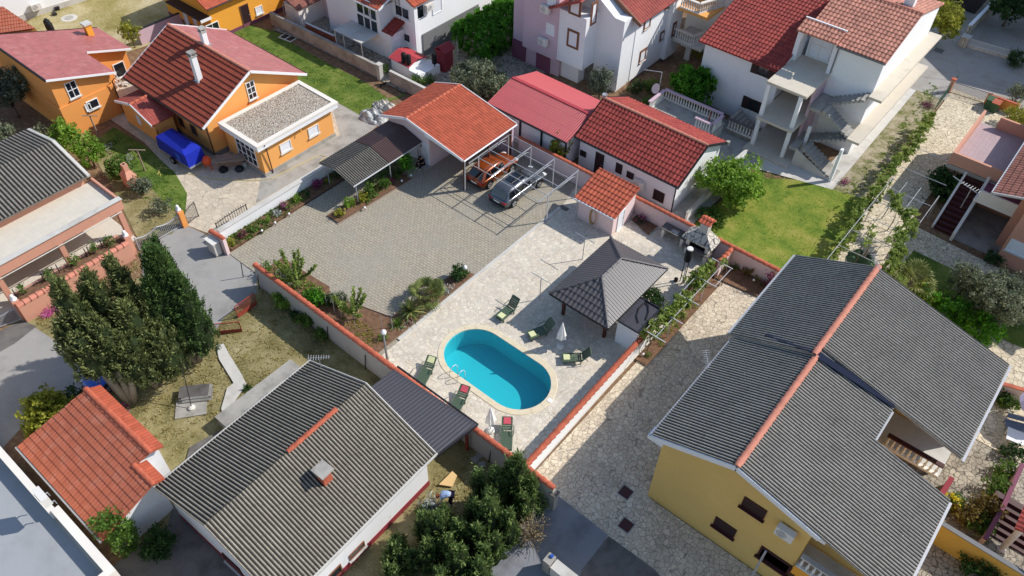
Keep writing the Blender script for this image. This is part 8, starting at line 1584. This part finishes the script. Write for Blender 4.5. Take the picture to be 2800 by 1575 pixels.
tree('young_tree', 'small yellow-green tree in the corner of the lilac-grey wall', 'tree', at(q(0, 0, 985, 260), 1.3), 1.5, .95, 1.0, M['g_yell'], .14, 45, .05, 5)
shrub('flower_clump', 'clump of magenta flowers at the foot of the salmon planter wall', 'flowers', at((128, 850), .1), .75, .35, M['f_pink'], .06, 90, nb=5, stem=False, clump=.14)
shrub('shrub', 'small green plant next to the magenta flower clump', 'shrub', at((158, 828), .1), .3, .4, M['g_mid'], .07, 60, stem=False)
for i, (v_, r_) in enumerate(((6.9, .3), (8.6, .38), (10.3, .4), (11.7, .34), (12.8, .42))): shrub('vine', f'sprawling vine on the wire behind the salmon planter wall, {ORD[i]} of five from the left', 'vine', (-44.0, v_), r_, .9, M['g_mid'], .09, 45, 'vines behind the salmon planter wall', z0=1.2, nb=4)
# upper middle
tree('olive_tree', 'large rounded grey-olive tree behind the orange-tiled garage', 'tree', (-38.4, 42.9), 1.9, 2.5, 1.7, M['g_olive'], .13, 80, .16, 9)
tree('grey_tree', 'small dense silvery tree in front of the white apartment wall', 'tree', at((1642, 222), 1.8), 1.8, 1.05, 1.5, M['g_grey'], .1, 95, .1, 7)
tree('fig_tree', 'broad bright green fig tree beside the raised terrace', 'tree', at((1895, 232), 2.0), 2.0, 2.0, 1.9, M['g_hedge'], .19, 60, .14, 8)
shrub('oleander', 'tall oleander shrub with small pale flowers between the red shed and the cottage', 'shrub', (-28.0, 40.5), .85, 2.7, M['g_yell'], .12, 60, nb=7)
t = place('vine_canopy', 'thick bright green vine canopy over a pergola beside the white house', 'vine', (-43, 50, 0)); hb = [(-44.6+.9*(i % 4), 47.6+1.15*j+random.uniform(-.2, .2), 2.3, .8, .9, .45) for i in range(5) for j in range(9)]
foliage('leaves', hb, .16, 70, M['g_hedge'], t, .25, .6); foliage('hanging_leaves', [(-41.3, 47+1.1*j, 1.4, .3, .8, 1.0) for j in range(9)]+[(-44.3+.8*i, 46.9, 1.5, .6, .3, .9) for i in range(5)], .15, 60, M['g_hedge'], t, .25, .6)
for u_, v_ in ((-44.5, 47.2), (-41.6, 47.2), (-44.5, 52), (-41.6, 52)): MB().box(u_-.12, u_+.12, v_-.12, v_+.12, 0, 2.1).build('support_post', M['concl'], t)
shrub('shrub', 'dark shrub in the deep shade right of the vine canopy', 'shrub', at(q(0, 1, 1810, 360), .8), 1.1, 1.6, M['g_deep'], .1, 50)
for i, (px, r_) in enumerate(((q(0, 1, 1200, 605), .5), (q(0, 1, 1260, 610), .55), (q(0, 1, 1320, 595), .45), (q(0, 1, 975, 525), .45))): shrub('shrub', f'small dark green garden plant by the white tank hut, {ORD[i]} of four', 'shrub', at(px, .4), r_, .9, M['g_mid'], .09, 55, nb=4)
for i, (px, r_, h_, m_) in enumerate((((1740, 240), .8, 1.4, M['g_deep']), (q(0, 2, 1050, 650), .9, 1.3, M['g_mid']), (q(0, 2, 1020, 790), .7, 1.3, M['g_mid']), (q(0, 2, 1410, 390), .8, 1.6, M['g_yell']), (q(0, 2, 1600, 480), .5, .9, M['g_deep']))): shrub('shrub', f'garden shrub in the shaded ground behind the cottage, {ORD[i]} of five from the left', 'shrub', at(px, .6), r_, h_, m_, .1, 50)
# right side
tree('leafy_tree', 'airy lime-green tree leaning over the cottage gable by the garden lawn', 'tree', (-15.9, 45.1), 1.7, 2.5, 1.5, M['g_lime'], .15, 52, .1, 11)
shrub('shrub', 'low leafy undergrowth at the foot of the airy lime-green tree', 'shrub', (-15.7, 42.3), 1.2, .7, M['g_mid'], .12, 50, nb=6)
tree('street_tree', 'yellowish green tree beside the road at the top right', 'tree', at((2590, 45), 2.8), 2.8, 1.9, 1.9, M['g_yell'], .16, 42, .12, 8)
tree('street_tree', 'dark green tree in the garden at the top right corner', 'tree', at((2770, 15), 2.2), 2.2, 2.4, 1.6, M['g_deep'], .15, 45, .12, 7)
shrub('shrub', 'rounded dark shrub behind the pale wire railing', 'shrub', at(q(0, 3, 1880, 440), .8), 1.0, 1.6, M['g_deep'], .1, 70)
shrub('shrub', 'pale leafed shrub above the orange wall at the right edge', 'shrub', at(q(0, 3, 1885, 700), 1.0), .8, 1.7, M['g_olive'], .1, 60)
shrub('shrub', 'bright round yellow-green bush at the right edge beside the bins', 'shrub', at(q(0, 3, 1880, 900), .8), 1.2, 1.8, M['g_yell'], .09, 85, nb=6)
shrub('shrub', 'big dark evergreen bush at the foot of the salmon outside stair', 'shrub', at((2595, 505), 1.0), 1.6, 2.2, M['g_deep'], .12, 70, nb=7)
shrub('shrub', 'low dark bush beside the salmon house wall at the right', 'shrub', at(q(1, 3, 1700, 500), .3), .8, .8, M['g_deep'], .1, 60)
fanpalm('fan_palm', 'fan palm with spread fronds beyond the far corner of the corrugated roof', (-2.3, 44.2), 26, 1.5, 1.2, M['g_palm']); fanpalm('fan_palm', 'smaller dry-leaved fan palm next to the bright hedge', at(q(1, 3, 1190, 760), .9), 20, 1.15, .7, M['g_yell'])
t = place('hedge', 'bright green rounded hedge beside the corrugated roof edge', 'hedge', (1, 43.5, 0)); foliage('leaves', [(-1.0+.8*i, 43.9-.05*i+random.uniform(-.15, .15), .95, .85, .85, .95) for i in range(6)], .12, 90, M['g_hedge'], t, .22, .7); b = MB(); [b.tube([(-1.0+.8*i, 43.8, 0), (-1.0+.8*i, 43.8, .7)], .04, 5) for i in range(6)]; b.build('stem', M['bark'], t)
tree('olive_tree', 'large silvery olive tree at the right edge above the pale paving', 'tree', (2.6, 45.6), 2.2, 2.2, 1.7, M['g_olive'], .11, 72, .16, 10); tree('olive_tree', 'smaller silvery olive tree left of the large one', 'tree', (.4, 46.2), 1.7, 1.2, 1.1, M['g_olive'], .11, 66, .1, 6)
def vine(label, pts, r, z, mat, dens=55, leaf=.14, group=None, stems=True, cl=.22):
    t = place('grape_vine', label, 'vine', (pts[0][0], pts[0][1], 0), group); B = []; 
    for a, c in zip(pts[:-1], pts[1:]):
        n = max(2, int(math.hypot(c[0]-a[0], c[1]-a[1])/.5))
        for i in range(n): f = i/n; B.append((a[0]+(c[0]-a[0])*f+random.uniform(-.25, .25), a[1]+(c[1]-a[1])*f+random.uniform(-.2, .2), z+random.uniform(-.12, .12), r*random.uniform(.6, 1.1), r*random.uniform(.6, 1.1), r*.5))
    foliage('leaves', B, leaf, dens, mat, t, cl, .4); b = MB()
    for k in range(0, len(pts)): p = pts[k]; b.tube([(p[0], p[1], 0), (p[0]+.1, p[1]+.05, z*.5), (p[0], p[1], z)], [.035, .03, .015], 5)
    b.tube([(p[0], p[1], z-.05) for p in pts], .02, 4); b.build('stem', M['bark'], t); return t
vine('thick grape vine covering the pergola bars beside the driveway', [(-12.6, 29.2), (-12.55, 30.6), (-12.7, 32.2), (-12.6, 33.6), (-12.75, 35.2), (-12.8, 37.2)], .62, 1.8, M['g_vine'], 85, .15)
vine('grape vine shoot reaching past the barbecue end of the pergola', [(-12.3, 37.2), (-11.9, 37.1)], .28, 1.9, M['g_vine'], 60, .15)
vine('grape vine row running beside the weedy strip from the lawn to the fence', [(-7.0, 42.3), (-7.2, 44.5), (-7.4, 47), (-7.6, 50), (-7.7, 53), (-7.8, 56), (-7.7, 59), (-7.9, 62), (-7.9, 64.2)], .48, 1.4, M['g_vine'], 75, .15)
vine('grape vine spread over the trellis bars above the right-hand path', [(-6.4, 50.6), (-5.6, 49.6), (-4.6, 49.4), (-4.2, 48.0), (-4.6, 46.6), (-3.9, 45.4), (-4.0, 43.6), (-3.8, 42.4)], .6, 2.15, M['g_vine'], 58, .16, cl=.26)
vine('short grape vine on the cross bar of the trellis above the pale path', [(-6.3, 46.6), (-5.8, 45.6), (-6.0, 44.4)], .35, 2.1, M['g_vine'], 40, .15)
shrub('conifer_shrub', 'rounded dark green shrub between the gazebo and the vine', 'shrub', at(q(1, 2, 1065, 790), 1.0), .75, 1.7, M['g_deep'], .09, 85, nb=6)
# beds
ground_cover('bed_plants', 'low mixed green plants filling the bed along the pale block wall', 'ground cover', [(590, 705), (600, 668), (700, 600), (905, 470), (930, 480), (720, 640)], 2200, .16, M['g_mid'], .09, 7, aspect=1.8)
kinds = [('g_yell', None), ('f_purp', None), ('g_mid', None), ('g_lime', None), ('f_silv', None), ('g_mid', 'f_pink'), ('g_lime', None), ('g_deep', None), ('f_purp', 'f_pink'), ('g_yell', None), ('g_deep', None), ('g_mid', None)]
cn = {'g_yell': 'yellow-green', 'f_purp': 'dark purple', 'g_mid': 'mid-green', 'g_lime': 'lime-green', 'f_silv': 'silver-leaved', 'g_deep': 'deep green'}
for i, (m_, fl) in enumerate(kinds): v_ = 18.6+i*.95+random.uniform(-.15, .15); shrub('bedding_plant', f'{cn[m_]} plant{" with pink flowers" if fl else ""} by the pale block wall, {ORD[i]} from the gate', 'plant', (-39.3+random.uniform(-.2, .2), v_), random.uniform(.25, .42), random.uniform(.4, .8), M[m_], .08, 90, 'plants in the bed by the pale wall', stem=False, extra=((M[fl], .07, 40) if fl else None), nb=3, clump=.14)
for i in range(3): shrub('shrub', f'low shrub in the shade behind the brown canopy, {ORD[i]} of three', 'shrub', (-39.3, 30.0+i*1.1), .4, .7, M['g_deep'], .08, 60, nb=3)
ground_cover('bed_plants', 'low green plants filling the strip under the brown canopy', 'ground cover', [q(0, 1, 790, 1440), q(0, 1, 900, 1300), q(0, 1, 1050, 1240), q(0, 1, 1170, 1290), q(1, 1, 840, 120)], 1500, .3, M['g_mid'], .09, 7, aspect=1.8)
kinds2 = [('g_yell', (-35.9, 25.3), .4, .8), ('g_lime', (-36.0, 26.4), .5, 1.0), ('g_yell', (-35.8, 27.5), .45, .9), ('g_mid', (-36.0, 28.4), .5, 1.1), ('g_mid', (-35.8, 29.5), .45, 1.0), ('f_purp', (-35.7, 30.2), .3, .6)]
for i, (m_, xy, r_, h_) in enumerate(kinds2): shrub('shrub', f'{cn[m_]} plant in the strip under the brown canopy, {ORD[i]} from the near end', 'plant', xy, r_, h_, M[m_], .09, 75, 'plants under the brown canopy', nb=3, clump=.16)
tree('leafy_shrub', 'bright lime-green young tree at the end of the brown canopy near the doorstep', 'tree', at(q(0, 1, 1130, 1230), 1.2), 1.25, .6, .85, M['g_hedge'], .11, 80, .04, 5)
# saplings and plants in the lower bed
sapling('sapling', 'tall young fruit tree with long upright shoots in the lower bed', (-32.6, 18.75), 3.5, 11, 1.5, M['g_vine'], None, .1); sapling('sapling', 'young fruit tree with upright shoots near the globe lamp post', (-27.9, 19.3), 2.9, 10, 1.35, M['g_vine'], None, .1)
shrub('shrub', 'dense lime-green bush between the tall sapling and the bean stakes', 'shrub', (-30.9, 18.7), .85, .95, M['g_hedge'], .1, 90, nb=6); shrub('shrub', 'feathery grey-green bush left of the tall sapling', 'shrub', (-33.6, 18.8), .8, .9, M['g_grey'], .08, 60, nb=5); shrub('shrub', 'dark red-leaved shrub beside the entrance of the lower bed', 'shrub', (-34.3, 19.3), .45, .6, M['f_purp'], .08, 100, nb=4)
shrub('shrub', 'thin upright shrub at the left end of the lower bed', 'shrub', (-35.2, 18.4), .35, 1.2, M['g_mid'], .08, 50, nb=4); shrub('shrub', 'lime-green shrub against the coping wall at the left end of the lower bed', 'shrub', (-34.9, 18.1), .45, .8, M['g_lime'], .09, 60, nb=4); shrub('shrub', 'grey-green leafy bush beyond the bean stakes', 'shrub', (-29.5, 19.5), .6, 1.3, M['g_olive'], .12, 60, nb=5); shrub('shrub', 'dark green bush at the foot of the bean stakes', 'shrub', (-30.1, 19.2), .45, .8, M['g_deep'], .1, 70)
ground_cover('strawberry_patch', 'low strawberry-like plants scattered over the red soil of the lower bed', 'ground cover', [q(1, 1, 620, 950), q(1, 1, 800, 980), q(1, 1, 970, 1120), q(1, 1, 880, 1190), q(1, 1, 760, 1100)], 700, .1, M['g_yell'], .08, 6, aspect=1.6)
shrub('shrub', 'small green bush at the foot of the globe lamp post', 'shrub', at(q(1, 1, 960, 1075), .6), .3, .7, M['g_mid'], .08, 70)
fanpalm('fan_palm', 'larger fan palm in the bed between block paving and pool terrace', (-25.6, 23.5), 30, 1.15, .65, M['g_palm']); spiky('sago_palm', 'smaller palm with stiff arching leaves in the bed beside the pool terrace', 'palm', (-25.5, 21.9), 60, 1.15, M['g_palm'], .4, .13)
spiky('agapanthus', 'low strap-leaved green plant next to the corner of the palm bed', 'plant', (-25.5, 20.7), 50, .7, M['g_mid'], .12, .07); shrub('shrub', 'dark glossy bush at the far end of the palm bed', 'shrub', (-25.4, 26.3), .6, 1.1, M['g_deep'], .1, 90, nb=5); shrub('lavender', 'silvery low plant with a purple tinge in the palm bed', 'plant', (-25.2, 24.9), .45, .4, M['f_silv'], .06, 110, nb=4, stem=False); shrub('shrub', 'small pink-flowered plant behind the larger fan palm', 'plant', (-25.9, 24.8), .35, .6, M['f_purp'], .07, 80, nb=3)
shrub('flower_clump', 'small dark shrub with magenta flowers beside the pink tool shed', 'plant', (-19.4, 38.8), .45, .6, M['g_deep'], .08, 90, extra=(M['f_pink'], .06, 14))
for i, (px, r_, h_, m_) in enumerate(((q(1, 2, 1610, 500), .3, .9, 'g_mid'), (q(1, 2, 1690, 575), .3, .5, 'g_mid'), (q(1, 2, 1860, 640), .3, .5, 'g_yell'), (q(1, 2, 1905, 700), .35, .5, 'g_deep'))): shrub('bedding_plant', f'{cn[m_]} plant in the shaded bed below the pink wall, {ORD[i]} from the barbecue', 'plant', at(px, .2), r_, h_, M[m_], .08, 60, nb=3)
sapling('sapling', 'thin bare-looking sapling in the shaded bed below the pink wall', at(q(1, 2, 1770, 640)), 1.1, 6, .45, M['g_brown'], None, .06); shrub('shrub', 'reddish-leaved shrub at the corner of the pink wall and corrugated roof', 'shrub', at((2108, 765), 1.0), .4, 1.5, M['f_purp'], .09, 50)
for i, v_ in enumerate((28.9, 30.3, 31.5, 33.0, 34.3)): shrub('bedding_plant', f'small green plant in the soil strip under the vine pergola, {ORD[i]} from the near end', 'plant', (-12.3, v_), .25, .3, M[('g_mid', 'g_lime', 'g_yell')[i % 3]], .07, 80, nb=3, stem=False)
# below the lilac wall
for i, (px, r_, h_, m_) in enumerate((((775, 822), .75, 1.1, 'g_lime'), ((842, 873), .7, 1.0, 'g_mid'), ((880, 905), .55, .8, 'g_mid'), ((812, 850), .5, .7, 'g_deep'))): shrub('shrub', f'{cn[m_] if m_ != "g_deep" else "deep green"} shrub below the grey coping wall, {ORD[i]} from the left', 'shrub', at(px, .5), r_, h_, M[m_], .13, 50, nb=5, clump=.2)
# right lower yard
for i, (px, r_, h_, m_) in enumerate(((q(2, 3, 1760, 100), .6, .9, 'g_deep'), (q(2, 3, 1820, 150), .6, .9, 'g_mid'), (q(2, 3, 1850, 520), .7, 1.0, 'g_deep'), (q(2, 3, 1780, 640), .6, .9, 'g_mid'), (q(2, 3, 1720, 800), .8, 1.2, 'g_mid'), (q(2, 3, 1640, 950), .9, 1.4, 'g_brown'), (q(2, 3, 1480, 1000), .8, 1.2, 'g_brown'), (q(2, 3, 1600, 1080), .8, 1.0, 'g_mid'), (q(2, 3, 1440, 900), .6, .9, 'g_mid'))):
    shrub('shrub', f'dark garden shrub in the shaded side yard at the lower right, {ORD[i]} counting downwards', 'shrub', at(px, .4), r_, h_, M[m_], .1, 55, nb=5, group='shrubs in the shaded side yard', clump=.2)
shrub('flower_clump', 'yellow-flowered shrub beside the corner of the corrugated roof', 'shrub', at(q(2, 3, 1390, 880), .6), .5, 1.0, M['g_mid'], .08, 60, extra=(M['f_yell'], .1, 16)); shrub('shrub', 'green bush at the foot of the mustard wall at the bottom right', 'shrub', at(q(2, 3, 1610, 1400), .5), 1.1, 1.2, M['g_deep'], .1, 70, nb=6)
shrub('flower_clump', 'pink-flowered plant at the corner of the concrete pavement and lawn', 'plant', at(q(0, 3, 580, 1370), .2), .35, .4, M['g_mid'], .07, 60, extra=(M['f_pink'], .08, 40))
shrub('flower_clump', 'low blossoming plant beside the dry grass path by the juniper trunk', 'plant', at(q(2, 0, 935, 190), .2), .35, .4, M['g_mid'], .07, 60, extra=(M['f_pink'], .07, 30))
spiky('agave', 'dark spiky plant at the edge of the raised concrete slab', 'plant', at(q(2, 0, 1870, 40)), 30, .45, M['g_deep'], .1, .06)
shrub('grass_tuft', 'pale silvery grass clump at the white house wall near the bending person', 'plant', at(q(2, 1, 1310, 910), .25), .6, .7, M['f_silv'], .06, 70, nb=4, stem=False, aspect=4); shrub('shrub', 'green low shrub beside the pale silvery grass clump', 'plant', at(q(2, 1, 1270, 960), .25), .5, .6, M['g_mid'], .08, 70, nb=4, stem=False)
# grass
ground_cover('bed_plants', 'low leafy growth covering the soil of the lower bed by the tall sapling', 'ground cover', [(735, 735), (800, 735), (890, 800), (900, 850), (800, 790)], 1100, .22, M['g_vine'], .09, 8, aspect=1.8)
ground_cover('bed_plants', 'low silvery and green growth on the soil of the palm bed', 'ground cover', [(1085, 905), (1250, 770), (1275, 765), (1110, 915)], 300, .16, M['f_silv'], .07, 8, aspect=1.8)
ground_cover('grass', 'bright rough grass on the garden lawn right of the barbecue', 'grass', [(1880, 600), (1960, 560), (2060, 450), (2240, 510), (2330, 530), (2225, 730), (2100, 720)], 5200, .06, M['blade'], .06, 8)
ground_cover('grass', 'taller weeds along the concrete pavement and weedy paving', 'grass', [(2290, 525), (2420, 400), (2540, 220), (2570, 250), (2500, 380), (2390, 560), (2300, 640), (2250, 600)], 1300, .14, M['blade'], .09, 7)
ground_cover('grass', 'dry trampled grass between the cypress group and the corrugated roof house', 'grass', [(600, 900), (700, 780), (1000, 960), (820, 980), (600, 1140), (480, 1260), (330, 1100), (480, 1000)], 5200, .06, M['dryblade'], .055, 9)
ground_cover('grass', 'short green grass of the upper lawn', 'grass', [(640, 90), (745, 90), (1040, 245), (1060, 270), (985, 312), (830, 210)], 3000, .05, M['blade'], .07, 8)
ground_cover('grass', 'dry grass in the small garden below the coping wall', 'grass', [(1190, 1290), (1290, 1260), (1500, 1400), (1300, 1500), (1180, 1500), (1160, 1400)], 1500, .07, M['dryblade'], .055, 9)
ground_cover('grass', 'dry grass strip between the salmon wall and the road', 'grass', [(380, 700), (385, 780), (215, 930), (160, 930), (100, 890), (100, 860)], 1500, .05, M['dryblade'], .07, 8)
ground_cover('grass', 'green and dry grass of the shaded side garden', 'grass', [(300, 350), (400, 405), (475, 472), (510, 530), (500, 600), (400, 560), (330, 470)], 1200, .05, M['blade'], .07, 8)
ground_cover('grass', 'dark grass in the shaded garden right of the trellis', 'grass', [(2480, 640), (2560, 640), (2680, 740), (2560, 780), (2440, 720)], 700, .07, M['blade'], .08, 8)
for o in list(S.objects):
    if '_w' in o: del o['_w']
    if o.parent is not None and 'category' in o: del o['category']
